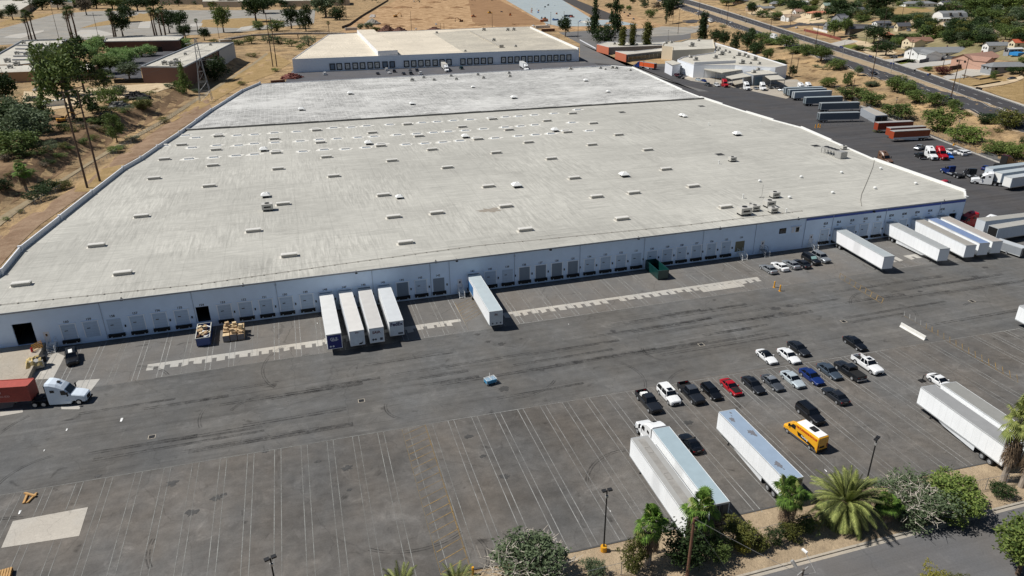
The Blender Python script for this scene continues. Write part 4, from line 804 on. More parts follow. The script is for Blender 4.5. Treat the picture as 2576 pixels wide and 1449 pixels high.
# ---- articulated trucks
def make_tractor(col='white', sleeper=True, lb='', p=(0,0,0), h=0, group=None, daycab=False):
    cb = CP[col]; t = thing('truck_tractor', lb, 'truck', p, h, group)
    b = MB(); b.box(-4.0, 3.2, -.42, .42, .78, 1.02); b.box(-3.9, -1.6, -.5, .5, 1.02, 1.12); b.prism([(-3.4, -.5), (-2.2, -.5), (-2.0, 0), (-2.2, .5), (-3.4, .5)], 1.12, 1.25); b.build('chassis', DST, t)
    def rc(x, w_, zb, zt, r=.12): return [(x, -w_, zb), (x, -w_, zt-r), (x, -w_+r, zt), (x, w_-r, zt), (x, w_, zt-r), (x, w_, zb)]
    b = MB(); b.loft([rc(4.15, .8, .5, 1.35), rc(4.0, 1.02, .45, 1.5), rc(3.4, 1.1, .6, 1.68), rc(2.5, 1.12, .8, 1.86), rc(1.95, 1.14, .8, 1.95)]); b.build('hood', cb, t)
    zr = 4.05 if sleeper else 2.95; xb = -1.35 if sleeper else .35
    b = MB()
    if sleeper: b.loft([rc(2.05, 1.12, .55, 1.95, .1), rc(1.35, 1.14, .5, 2.95, .15), rc(.9, 1.18, .5, 3.35, .3), rc(.2, 1.2, .5, 3.8, .35), rc(-.7, 1.22, .5, zr, .3), rc(xb, 1.24, .5, zr, .25)])
    else: b.loft([rc(2.05, 1.1, .55, 1.95, .1), rc(1.5, 1.12, .5, 2.75, .15), rc(1.1, 1.14, .5, 2.95, .2), rc(xb, 1.14, .5, 2.95, .15)])
    b.build('cab', cb, t)
    x0, x1, z0, z1 = (2.03, 1.40, 2.02, 2.88) if sleeper else (2.03, 1.54, 2.02, 2.7)
    b = MB(); b.face([(x0+.03, -1.0, z0), (x0+.03, 1.0, z0), (x1+.05, .92, z1), (x1+.05, -.92, z1)]); b.build('windshield', DGLS, t)
    for sy in (-1, 1):
        b = MB(); y = sy*1.215; b.face([(1.75, y, 2.0), (.75, y, 2.0), (.75, y, 2.75), (1.35, y, 2.75)][::sy]); 
        if sleeper: b.face([(-.1, sy*1.25, 2.5), (-.75, sy*1.25, 2.5), (-.75, sy*1.25, 2.95), (-.1, sy*1.25, 2.95)][::sy])
        b.build('side_window', DGLS, t)
        b = MB(); b.box(1.75, 1.95, min(sy*1.25, sy*1.6), max(sy*1.25, sy*1.6), 2.4, 2.46); b.box(1.8, 1.92, min(sy*1.38, sy*1.62), max(sy*1.38, sy*1.62), 1.9, 2.6); b.build('mirror', BLK, t)
        b = MB(); b.box(3.75, 4.06, min(sy*.72, sy*1.06), max(sy*.72, sy*1.06), .85, 1.15); b.build('headlight', LMP, t)
        b = MB(); b.box(-1.3 if sleeper else -1.0, 1.9, min(sy*.7, sy*1.2), max(sy*.7, sy*1.2), .35, .95) if sleeper else b.tube([(-.9, sy*.9, .75), (1.2, sy*.9, .75)], .32, 12); b.build('side_skirt' if sleeper else 'fuel_tank', cb if sleeper else STEEL, t)
    b = MB(); b.box(4.13, 4.2, -.5, .5, .65, 1.3); b.box(3.95, 4.25, -1.1, 1.1, .3, .55); b.build('grille', BLK, t)
    if sleeper: b = MB(); b.box(-1.5, -1.36, -1.2, 1.2, .9, 3.85); b.build('cab_back', BLK, t)
    if sleeper: b = MB(); b.face([(.55, -.3, 3.72), (.1, -.3, 3.9), (.1, .3, 3.9), (.55, .3, 3.72)][::-1]); b.build('roof_hatch', BLK, t)
    for x in (3.05, -2.2, -3.5):
        for sy in (-1, 1): wheel(t, x, sy*(1.03 if x > 0 else .98), .5, .3 if x > 0 else .55)
    for sy in (-1, 1): b = MB(); b.loft([[(x, sy*.72, z), (x, sy*1.22, z), (x, sy*1.22, z+.04), (x, sy*.72, z+.04)] for x, z in ((-1.6, .8), (-1.75, 1.05), (-2.2, 1.12), (-3.5, 1.12), (-4.05, .85))]); b.build('mud_guard', DST, t)
    return t
def tractor(col, px1, px2, lb, sleeper=True, group=None, z=0.6, hd=None):
    """px1 rear, px2 front, photo points at height z on the near side centre line"""
    a, c = G(*px1, z), G(*px2, z); d = c-a; h = math.atan2(d.y, d.x); m_ = (a+c)/2
    return make_tractor(col, sleeper, lb, (m_.x, m_.y, 0), h, group)
SEAMS = {}
def side_mat(col, per=1.22, dark=.86, name=None): 
    k = (col, per, dark)
    if k not in SEAMS: SEAMS[k] = corrug('trailer_side_'+col, col, per, 0, dark, .4, .03)
    return SEAMS[k]
def make_trailer(lb, c, h, L=16.15, side='f0f2f2', roof='aab4b8', gear='legs', skirt=True, door='8f8b88', W=2.6, zb=1.18, zt=4.1, frontm=None, dirt=None, wheels=True, group=None, name='box_trailer', rib=1.22, rear_x=-1):
    """nose at +x, rear doors at -x"""
    t = thing(name, lb, 'trailer', (c[0], c[1], 0), h, group); hl = L/2; sm = side_mat(side, rib); rm = roof if not isinstance(roof, str) else M('trailer_roof_'+roof, roof, .35, .1, var=.07, scale=.5)
    b = MB(); b.box(-hl, hl, -W/2, W/2, zb, zt, 0); b.build('body', sm, t)
    b = MB(); b.box(-hl+.02, hl-.02, -W/2+.06, W/2-.06, zt, zt+.02); b.build('roof', rm, t)
    b = MB()
    for sy in (-1, 1):
        y0, y1 = sorted((sy*W/2, sy*(W/2+.02)))
        b.box(-hl, hl, y0, y1, zb-.02, zb+.16); b.box(-hl, hl, y0, y1, zt-.12, zt+.02)
    b.box(-hl-.01, -hl+.1, -W/2-.02, W/2+.02, zt-.2, zt+.03); b.box(hl-.1, hl+.01, -W/2-.02, W/2+.02, zt-.14, zt+.03); b.build('rails', M('trailer_rail', 'c3c6c6', .4, .3), t)
    b = MB(); b.box(-hl-.02, -hl, -W/2+.1, -.02, zb+.05, zt-.24); b.build('rear_door', M('trailer_door_'+door, door, .6, var=.06), t)
    b = MB(); b.box(-hl-.02, -hl, .02, W/2-.1, zb+.05, zt-.24); b.build('rear_door', M('trailer_door_'+door, door, .6), t)
    b = MB(); [b.box(-hl-.06, -hl-.02, y-.03, y+.03, zb, zt-.2) for y in (-.35, -.12, .12, .35)]; b.build('door_lock_bar', DST, t)
    b = MB(); b.box(-hl, hl-.4, -.5, .5, zb-.12, zb-.01); b.box(-hl+.3, -hl+4.2, -.6, .6, .75, zb-.1); b.box(-hl+.02, -hl+.14, -1.1, 1.1, .5, .62); b.box(-hl+.02, -hl+.1, -.7, -.6, .6, zb); b.box(-hl+.02, -hl+.1, .6, .7, .6, zb); b.build('underframe', DST, t)
    if wheels:
        for x in (-hl+1.9, -hl+3.2):
            for sy in (-1, 1): wheel(t, x, sy*.98, .5, .55)
    if gear: b = MB(); [b.tube([(hl-2.6, y, .05), (hl-2.6, y, zb)], .07, 6) for y in (-.8, .8)]; [b.box(hl-2.75, hl-2.45, y-.15, y+.15, 0.0, .06) for y in (-.8, .8)]; b.box(hl-2.65, hl-2.55, -.8, .8, .6, .68); b.build('landing_gear', DST, t)
    if skirt:
        b = MB()
        for sy in (-1, 1): b.face([(-hl+4.6, sy*(W/2-.08), .35), (-hl+4.6, sy*(W/2-.08), zb-.03), (hl-4.0, sy*(W/2-.08), zb-.03), (hl-5.2, sy*(W/2-.2), .6)][::-sy])
        b.build('side_skirt', M('skirt_white', 'd6d9da', .5), t)
    if frontm: b = MB(); b.box(hl, hl+.03, -W/2+.1, W/2-.1, zb+.1, zt-.18); b.build('front_panel', frontm, t)
    return t
def trailer_edge(lb, pa, pb, side_sign=1, L=None, z=4.1, nose_at_b=False, h=None, **kw):
    """pa, pb: photo points of the near-side roof edge; body lies to the side_sign side (left of a->b = +1)"""
    a = G(*pa, z); c = G(*pb, z) if pb else None; d = (c-a).normalized() if h is None else Vector((math.cos(h), math.sin(h), 0)); n = Vector((-d.y, d.x, 0))*side_sign
    LL = L or (c-a).length; m_ = a+d*LL/2+n*1.3; hh = math.atan2(d.y, d.x)+(0 if nose_at_b else math.pi)
    return make_trailer(lb, m_, hh, LL, **kw), d
WT = M('white_lettering', 'd8dce0', .5, var=0); PUR = M('purple_lettering', '2a2350', .5, var=0); DKR = M('dark_red_lettering', '5c1c2c', .5, var=0); GRT = M('grey_marks', '4c5058', .7, var=0); REDT = M('red_lettering', 'c0291c', .5, var=0); BLT = M('black_lettering', '15130f', .5, var=0)
def nose_text(t, s, size, m, y, z, L, name='lettering', ext=.01): return text(s, size, m, t, (L/2+.045, y, z), (R(90), 0, R(90)), name, ext)
# docked trailers: rear against the wall, nose towards the camera
def docked(xdoor, nl, nr, lb, **kw):
    a, c = G(*nl, 4.1), G(*nr, 4.1); m_ = (a+c)/2; d = (Vector((m_.x, m_.y, 0))-Vector((xdoor, -.35, 0))); L = d.length; d.normalize()
    cc = Vector((xdoor, -.35, 0))+d*L/2; return make_trailer(lb, cc, math.atan2(d.y, d.x), L, **kw), L
BLUEF = M('deep_blue_panel', '17266e', .5)
t, L = docked(-38.65, c3(268,865), c3(463,848), 'white trailer with a deep blue nose lettered GLS', roof='dcdcd8', frontm=BLUEF, skirt=False); nose_text(t, 'GLS.', .75, WT, 0, 3.15, L, ext=.02); nose_text(t, 'PARCEL & FREIGHT', .12, WT, 0, 2.8, L)
b = MB(); [b.cbox((L/2+.05, y, 1.75), (.02, .3, .3), 0, 0, R(45)) for y in (-.75, -.25)]; b.build('placard', WT, t)
t, L = docked(-34.9, c3(565,825), c3(748,805), 'white trailer with a small dark red mark high on its nose, beside the SAIA one', roof='d9d6cf', skirt=False, side='dfe3e6', frontm=M('nose_white', 'cdd6de', .5)); nose_text(t, 'SAIA', .3, DKR, 0, 3.75, L); b = MB(); [b.cbox((L/2+.05, y, z), (.02, s_, s_*.7), 0) for y, z, s_ in ((.5,1.5,.4),(.75,1.6,.3),(.3,1.45,.25),(.9,1.9,.15))]; b.build('nose_fitting', BLK, t)
t, L = docked(-31.1, c3(815,790), c3(995,765), 'white trailer with SAIA in dark red letters on its nose', roof='c9c6c0', skirt=False, frontm=M('nose_white', 'cdd6de', .5)); nose_text(t, 'SAIA', .7, DKR, -.05, 3.25, L, ext=.02); b = MB(); [b.cbox((L/2+.05, y, 1.85), (.02, .36, .36), 0, 0, R(45)) for y in (-.7, -.25)]; b.cbox((L/2+.05, .75, 1.85), (.02, .5, .5)); b.build('placard', GRT, t)
t, L = docked(-27.2, c3(1068,705), c3(1248,680), 'white trailer with FedEx in large purple letters on its nose', roof='cfd2d2', skirt=False, frontm=M('nose_white', 'cdd6de', .5)); nose_text(t, 'FedEx', .92, PUR, 0, 3.5, L, ext=.035); b = MB(); b.cbox((L/2+.05, .65, 1.6), (.02, .9, .35)); b.build('placard', GRT, t)
t, L = docked(-8.5, c3(2345,575), c3(2503,553), 'white ribbed trailer standing alone at dock door 141', roof='b9c4c6', skirt=False, rib=.6, frontm=M('nose_ribbed', 'c9ced0', .5)); nose_text(t, 'Blue', .3, DKR, 0, 3.5, L); nose_text(t, 'LOGISTICS', .14, DKR, 0, 3.28, L); b = MB(); b.box(-L/2+.3, -L/2+5, 1.31, 1.33, 1.4, 3.4); b.box(-L/2+.3, -L/2+5, -1.33, -1.31, 1.4, 3.4); b.build('blue_side_panel', M('blue_panel', '3e6e9e', .5, var=.4, scale=.7), t); b = MB(); [b.cbox((L/2+.05, y, 1.6), (.02, .25, .3)) for y in (-.7, .1, .85)]; b.build('placard', GRT, t)
RG = 'trailers backed to the right-hand docks'
t, L = docked(82.75, c2(910,522), c2(1040,507), 'white smooth-sided trailer at the dock beside the silver SUV', roof='aeb4b4', skirt=False, side='f2f2f2', rib=50, group=RG)
t, L = docked(98.3, c2(1620,428), c2(1738,405), 'white panelled trailer with a full side skirt and stained grey roof at the docks', roof='a9aba8', skirt=True, group=RG)
t, L = docked(106.25, c2(1955,380), c2(2075,365), 'white panelled trailer with tan-grey roof between the skirted one and the blue-roofed one', roof='a5a096', skirt=False, group=RG)
t, L = docked(110.2, c2(2130,350), c2(2240,340), 'white trailer with a blue roof at the right-hand docks', roof='7d8fb0', skirt=False, rib=50, group=RG)
t, L = docked(114.1, c2(2290,330), c2(2410,315), 'rightmost docked white trailer with a beige roof', roof='b3aaa0', skirt=False, rib=50, group=RG)
# trailers in the lot: nose away from the camera, doors near
tA, dA = trailer_edge('long white trailer with pale blue roof hitched to the white tractor in the lot', c1(540,290), c1(1280,1260), 1, roof='a3b4ba', skirt=False, rib=50, nose_at_b=False, door='5f5b5a')
tB, dB = trailer_edge('lone white trailer with blue-grey roof and torn dark patches, behind the lone fan palm', c1(1383,70), c1(2235,945), 1, roof='95a6b8', skirt=True, door='6a6462')
b = MB(); rq = random.Random(2)
for x, r in ((5.6, .5), (5.2, .18), (2.1, .75), (1.7, .3), (-4.9, .6), (-5.3, .3), (-5.9, .15), (7.2, .2), (6.5, .12)): blot(x, rq.uniform(-.5, .5), r*.75, int(x*10)+99, b, 4.126+.004*len(b.f), 1.6)
b.build('roof_damage', M('torn_roof', '6b6b70', .8), tB)
hA = math.atan2(dA.y, dA.x)
tC, dC = trailer_edge('white trailer with grey streaked roof on the left of the hitched trailer', c1(270,405), None, 1, L=16.15, h=hA, roof='a9a8a3', skirt=False, rib=50, door='c9c6c0')
b = MB(); b.box(-8, 7.5, -.45, .5, 4.125, 4.13); b.build('roof_streak', M('worn_streak', '918e88', .7, var=.2, scale=.8), tC)
b = MB()
for cx_ in (5.0, -.6): [b.box(cx_-.6, cx_+.6, y-.03, y+.03, 4.13, 4.15) for y in (-.35, .35)]; [b.box(x-.03, x+.03, -.35, .35, 4.13, 4.15) for x in (cx_-.6, cx_+.6)]
b.build('roof_patch', M('sealed_patch', '85837e', .7), tC)
tI, dI = trailer_edge('long white panelled trailer with grey roof beside the tall palms at right', c5(588,322), c5(1480,955), 1, roof='9a9a98', skirt=True); hI = math.atan2(dI.y, dI.x)
tJ, dJ = trailer_edge('white trailer with square side openings, beyond the long panelled trailer at right', c5(800,290), None, 1, L=16.15, h=hI, roof='96958f', skirt=False, rib=1.5)
b = MB(); [b.box(x, x+.22, -1.33, -1.305, 3.3, 3.9) for x in (7.3,6.9,6.5,6.1,5.2,4.8,4.4,4.0,3.6,3.2)]; b.build('side_opening', M('grey_shade', '7f7e7b', .8), tJ)
tK, dK = trailer_edge('white trailer cut off by the right edge of the frame', T(6,2540,857), None, 1, L=16.15, h=hI, roof='b0b0ae', skirt=False)
tp = Vector((tA.location.x, tA.location.y, 0))-Vector((dA.x, dA.y, 0))*(8.05+1.7); make_tractor('white', True, 'white sleeper tractor hitched to the long pale-roofed trailer in the lot', (tp.x, tp.y, 0), math.atan2(-dA.y, -dA.x))
# right-hand yard
def row(lb, pa, pb, **kw): return trailer_edge(lb, T(3,*pa), T(3,*pb), 1 if kw.pop('s', 1) == 1 else -1, **kw)[0]
GG = 'grey trailers standing in the side yard'
GS = 'side of yard'
row('nearest dark grey trailer in the side yard, beside the yellow bollards', (1040,855), (1342,848), side='5d6870', roof='9fa4a4', door='6c7478', frontm=M('gt','737c80',.6), skirt=False, nose_at_b=True, group=GG)
row('dark grey trailer with pale roof, second nearest in the side yard', (1052,780), (1340,772), side='59646c', roof='a3a8a8', door='6c7478', skirt=False, nose_at_b=True, group=GG)
row('dark grey trailer in the middle of the side yard row, overlapping none', (935,737), (1213,728), side='64717a', roof='a8b0b0', door='7c868a', skirt=False, nose_at_b=True, group=GG)
row('pale grey ribbed trailer at the front of the overlapping three', (848,697), (1130,685), side='a9b2b8', roof='b4babb', door='a7adb0', skirt=False, rib=.6, nose_at_b=True, group=GG)
row('middle grey trailer of the overlapping three', (812,678), (1090,668), side='7e8a92', roof='a3abad', door='7c868a', skirt=False, nose_at_b=True, group=GG)
row('rearmost grey trailer of the overlapping three', (782,664), (1062,655), side='7e8a92', roof='a3abad', door='7c868a', skirt=False, nose_at_b=True, group=GG)
OG = 'orange trailers in the side yard'
t = row('front orange trailer with white lower side panel', (1600,993), (1880,978), side='9a4529', roof='aaa79f', door='cf6a35', skirt=True, nose_at_b=False, L=15.5, group=OG); b = MB(); b.box(-7.7, 7.7, 1.305, 1.33, 1.2, 1.7); b.box(-7.7, 7.7, -1.33, -1.305, 1.2, 1.7); b.build('lower_side_panel', WHITE, t)
row('orange trailer tucked behind the front orange one', (1572,968), (1858,953), side='9a4529', roof='a8a49c', door='cf6a35', skirt=False, nose_at_b=False, L=15.5, group=OG)
row('rear orange trailer standing slightly apart', (1480,928), (1765,915), side='8c3c26', roof='b0aba4', door='d4703a', skirt=False, nose_at_b=False, L=15.5, group=OG)
YG = 'tractors parked in the side yard'
def veh2(px1, px2, z=.6):
    a, c = G(*px1, z), G(*px2, z); return ((a+c)/2), math.atan2(c.y-a.y, c.x-a.x)
def tr3(col, a, b_, lb, sleeper=True, z=1.0):
    m_, h = veh2(T(3,*a), T(3,*b_), z); return make_tractor(col, sleeper, lb, (m_.x, m_.y, 0), h, YG)
tr3('red', (285,625), (345,655), 'red sleeper tractor parked by the workshop canopy'); tr3('white', (448,648), (510,675), 'white sleeper tractor by the workshop, left of two alike'); tr3('white', (570,650), (632,680), 'white sleeper tractor by the workshop, right of two alike')
tr3('white', (868,640), (915,655), 'white tractor behind the three overlapping grey trailers, left of a pair', z=2.5); tr3('white', (925,637), (972,650), 'white tractor behind the three overlapping grey trailers, right of a pair', z=2.5)
tr3('white', (1820,1150), (1905,1192), 'white sleeper tractor beside a red one in the side yard'); tr3('red', (1895,1150), (1985,1192), 'red sleeper tractor beside a white one in the side yard')
tr3('blue', (2120,1330), (1960,1275), 'dark blue day-cab tractor with bare frame in the side yard', False); tr3('dark', (2230,1345), (2150,1300), 'dark stripped tractor with bare rear axles beyond the blue day-cab', False)
tr3('maroon', (2350,1245), (2530,1225), 'maroon sleeper tractor near the right edge of the side yard', True); tr3('brown', (1462,1190), (1560,1225), 'brown truck mostly hidden by the warehouse parapet'); tr3('red', (1870,1385), (2020,1420), 'red tractor half hidden by the warehouse parapet', False)
tr3('white', (2370,1375), (2215,1360), 'white aerodynamic tractor pulling a trailer at the right edge of the side yard', True)
row('white trailer pulled by the aerodynamic tractor at the right edge', (2345,1275), (2640,1238), side='c9d2d8', roof='aab4b8', skirt=False, nose_at_b=False, L=16.1)
row('white refrigerated trailer behind the nearest refrigerated one', (2415,1310), (2700,1270), side='c3cdd4', roof='b8bfc0', skirt=False, nose_at_b=False, L=15.5, frontm=WHITE)
row('nearest white refrigerated trailer with its cooling unit in front', (2490,1345), (2760,1305), side='c3cdd4', roof='c0c4c4', skirt=False, nose_at_b=False, L=15.5, frontm=WHITE)
for t in list(bpy.data.objects)[-60:]:
    if t.parent is None and 'refrigerated' in str(t.get('label')): b = MB(); b.box(7.78, 8.25, -.95, .95, 2.0, 3.85); b.box(8.25, 8.3, -.7, .7, 2.7, 3.6, 1); b.build('cooling_unit', [WHITE, DST], t)
t = make_trailer('white trailer behind a red sleeper cab at the right, with a long beige roof', (GT(6,2450,200,4.1)+Vector((1.2, 1, 0))), veh2(T(6,2240,213), T(6,2576,175), 4.1)[1]+math.pi, 16.1, side='c9ced2', roof='aaa69c', skirt=False)
tr6 = veh2(T(6,2235,245), T(6,2150,250), 1.0); make_tractor('red', True, 'red sleeper tractor just right of the docked trailers', (tr6[0].x, tr6[0].y+1.5, 0), tr6[1])
hh = veh2(T(6,2395,272), T(6,2576,243), 4.1)
t = make_trailer('open-ended white trailer showing its dark inside, near the right edge', hh[0]+Vector((2.5, 1.2, 0)), hh[1], 14.5, side='c3ced8', roof='b4b0a6', skirt=False); b = MB(); b.box(-7.3, -7.26, -1.2, 1.2, 1.25, 4.0); o = b.build('painted_dark_opening', DARK, t)  # near-black sheet over the rear doors paints in the unlit inside
tr6 = veh2(T(6,2440,262), T(6,2290,300), 1.2); make_tractor('white', True, 'white aerodynamic tractor beside the open-ended trailer', (tr6[0].x, tr6[0].y+2.2, 0), tr6[1])
hh = veh2(T(6,2400,395), T(6,2540,440), 1.5); t = make_trailer('small silver enclosed cargo trailer beside the rightmost docked trailer', hh[0], hh[1]+math.pi, 6.5, side='8f9499', roof='c2c6c8', gear=None, skirt=False, W=2.2, zb=.5, zt=2.5, wheels=False, rib=.5)
for sy in (-1, 1): wheel(t, -.2, sy*1.05, .34, .22)
m_, h_ = veh2(T(2,2440,530), T(2,2245,500), 1.0); d_ = Vector((math.cos(h_), math.sin(h_), 0)); a_ = GT(2,2262,512,0); tt = make_trailer('orange trailer hitched to the blue tractor by the offices', a_-d_*6.5+Vector((0,0,0)), h_, 13.5, side='d0582a', roof='a9a49a', skirt=True, rib=.6, door='7c2f20', gear=None); make_tractor('blue', True, 'blue tractor pulling the orange trailer by the offices', tuple(a_+d_*2.0), h_)
m_, h_ = veh2(T(2,770,500), T(2,818,545), 1.5); d_ = Vector((math.cos(h_), math.sin(h_), 0)); make_tractor('white', True, 'white tractor leaving a dock of the second warehouse, left one', (m_.x, m_.y, 0), h_); c_ = m_-d_*9.5; make_trailer('beige-roofed trailer backed into the second warehouse, left one', c_, h_, 14, side='c8c6bf', roof='cfc8b8', skirt=False, gear=None)
m_, h_ = veh2(T(2,1365,495), T(2,1425,535), 1.5); d_ = Vector((math.cos(h_), math.sin(h_), 0)); make_tractor('white', True, 'white tractor leaving a dock of the second warehouse, right one', (m_.x, m_.y, 0), h_); c_ = m_-d_*9.5; make_trailer('white trailer backed into the second warehouse, right one', c_, h_, 14, side='d8dadb', roof='d9d8d2', skirt=False, gear=None)
# container truck at lower left
def c13(x, y): return CR(0, 1350, 400/1932, x, y)
m_, h_ = veh2(c13(620,1205), c13(1640,1135), .0); hdir = Vector((math.cos(h_), math.sin(h_), 0)); nn = Vector((-hdir.y, hdir.x, 0))
fr = G(*c13(1640,1150), .2); ctr = fr-hdir*4.1+nn*1.2; make_tractor('ice', True, 'pale blue-white sleeper tractor with black grille pulling the red container', (ctr.x, ctr.y, 0), h_)
e_ = G(*c13(600,1090), 1.5); cc = e_-hdir*6.1+nn*1.22
t = thing('shipping_container', 'red-orange shipping container on a chassis behind the white tractor', 'container', (cc.x, cc.y, 0), h_); b = MB()
for k in range(61):
    x = -6.05+k*.2; b.box(x, x+.1, -1.23, 1.23, 1.6, 3.98)
b.box(-6.05, 6.05, -1.2, 1.2, 1.5, 4.02); b.box(-6.1, 6.1, -1.24, 1.24, 1.42, 1.6); b.box(-6.1, -5.95, -1.24, 1.24, 1.42, 4.1); b.box(5.95, 6.1, -1.24, 1.24, 1.42, 4.1); b.box(-6.1, 6.1, -1.24, -1.1, 3.98, 4.1); b.box(-6.1, 6.1, 1.1, 1.24, 3.98, 4.1); b.build('container_body', M('container_red', 'a44a3e', .6, var=.12), t)
text('HAMBURG SÜD', .42, M('pale_lettering', 'd8a096', .6), t, (1.7, -1.26, 2.45), (R(90), 0, 0), 'lettering', .01); b = MB(); b.tube([(1.7, -1.24, 3.2), (1.7, -1.262, 3.2)], .33, 16); b.build('round_emblem', M('pale_emblem', 'd9b9b0', .6), t)
t2 = thing('container_chassis', 'dark skeletal chassis under the red container', 'trailer', (cc.x, cc.y, 0), h_); b = MB(); b.box(-6, 7.2, -.5, .5, 1.1, 1.4); b.box(-6.1, -5.8, -1.2, 1.2, 1.15, 1.42); b.box(5.8, 6.1, -1.2, 1.2, 1.15, 1.42); b.build('frame', DST, t2)
for x in (-4.2, -2.9):
    for sy in (-1, 1): wheel(t2, x, sy*.98, .5, .55)
# yellow van
def c10(x, y): return CR(3050, 1600, 300/2174, x, y)
fr, rr_ = G(*c10(700,590), 1.0), G(*c10(1260,1090), 1.0); rr_ = G(*c10(1250,960), 1.6); fr = G(*c10(470,390), 1.6); d_ = (fr-rr_); h_ = R(90)+.0; h_ = math.atan2(d_.y, d_.x); m_ = G(*c10(880,720), 1.5)
t = thing('wrapped_van', 'bright yellow high-roof van with a white roof, lettered along its side', 'van', (m_.x, m_.y, 0), h_)
def vs(x, w_, zb, zt, r=.14): return [(x, -w_, zb), (x, -w_, zt-r*1.6), (x, -w_+r, zt), (x, w_-r, zt), (x, w_, zt-r*1.6), (x, w_, zb)]
b = MB(); b.loft([vs(3.35, .8, .4, .95), vs(3.2, .95, .35, 1.12), vs(2.55, 1.0, .35, 1.35), vs(2.2, 1.0, .35, 1.5)]); b.loft([vs(2.25, 1.0, .35, 1.48), vs(1.35, .98, .35, 2.5), vs(.9, .98, .35, 2.68), vs(-3.2, .99, .35, 2.7), vs(-3.3, .95, .4, 2.6)]); b.build('body', CP['yellow'], t)
b = MB(); b.loft([[(1.0, -.82, 2.68), (1.0, .82, 2.68), (1.0, .78, 2.75), (1.0, -.78, 2.75)], [(-3.15, -.82, 2.7), (-3.15, .82, 2.7), (-3.15, .78, 2.78), (-3.15, -.78, 2.78)]]); b.build('roof', WHITE, t); b = MB(); b.box(-1.9, -.9, -.42, .42, 2.78, 2.95); b.build('roof_fan', BLK, t)
b = MB(); b.face([(2.22, -.9, 1.56), (2.22, .9, 1.56), (1.42, .84, 2.45), (1.42, -.84, 2.45)]); b.build('windshield', DGLS, t)
for sy in (-1, 1):
    b = MB(); b.face([(2.05, sy*1.01, 1.5), (.95, sy*1.01, 1.5), (.95, sy*1.01, 2.2), (1.5, sy*1.01, 2.2)][::sy]); b.build('side_window', DGLS, t); b = MB(); b.box(-3.2, 3.1, min(sy*.9, sy*1.015), max(sy*.9, sy*1.015), .34, .62); b.build('sill', M('grey_sill', '4b4c50', .6), t)
    b = MB(); b.box(-3.33, -3.28, min(sy*.75, sy*.95), max(sy*.75, sy*.95), .9, 1.5); b.build('tail_light', TL, t); b = MB(); b.face([(.6, sy*1.012, 1.5), (.3, sy*1.012, .95), (-3.0, sy*1.012, .62), (-2.9, sy*1.012, .95), (-.3, sy*1.012, 1.5)][::sy]); b.build('dark_swoosh', BLT, t)
    text('TRUCKPARKINGCLUB', .42, REDT, t, (-1.1, sy*1.015, 2.2), (R(90), 0, R(180) if sy > 0 else 0), 'lettering', .012, .95); text('Parking', .42, WT, t, (-.9, sy*1.03, 1.25), (R(90), 0, R(180) if sy > 0 else 0), 'lettering', .01)
    b = MB(); b.box(2.0, 2.15, min(sy*1.0, sy*1.25), max(sy*1.0, sy*1.25), 1.5, 1.9); b.build('mirror', BLK, t)
    for x in (2.35, -2.0): wheel(t, x, sy*.9, .37, .26)
b = MB(); b.box(-3.4, -3.28, -.9, .9, .4, .62); b.box(-3.36, -3.3, -.3, .5, .95, 1.2); b.build('bumper', BLK, t)
# cars in the lot
S_, N_ = R(-90), R(90)
def at(p, z=.75): q = G(*p, z); return (q.x, q.y, 0)
def bed_white(t): b = MB(); b.box(-2.2, -1.3, -.45, .45, .7, 1.15); b.box(-1.9, -1.5, .1, .6, 1.15, 1.3); b.build('bed_load', WHITE, t)
def sunroof(t): b = MB(); b.box(-.75, .0, -.4, .4, KINDS['sedan'][2]-.005, KINDS['sedan'][2]+.012); b.build('sunroof', DGLS, t)
def sunroof_suv(t): b = MB(); b.box(-.3, .45, -.42, .42, 1.815, 1.835); [b.box(-1.9, .6, y-.03, y+.03, 1.82, 1.88, 1) for y in (-.7, .7)]; b.build('sunroof', [DGLS, WHITE], t)
def hoodblack(t): b = MB(); b.face([(2.02, -.62, .80), (2.02, .62, .80), (.75, .72, .955), (.75, -.72, .955)]); b.build('black_hood', BLK, t)
def shade(t): b = MB(); b.face([(1.02, -.75, 1.24), (1.02, .75, 1.24), (.52, .68, 1.72), (.52, -.68, 1.72)]); b.build('sun_shade', M('sun_shade', '8fb0ac', .4), t)
LG = 'cars parked in the lot'
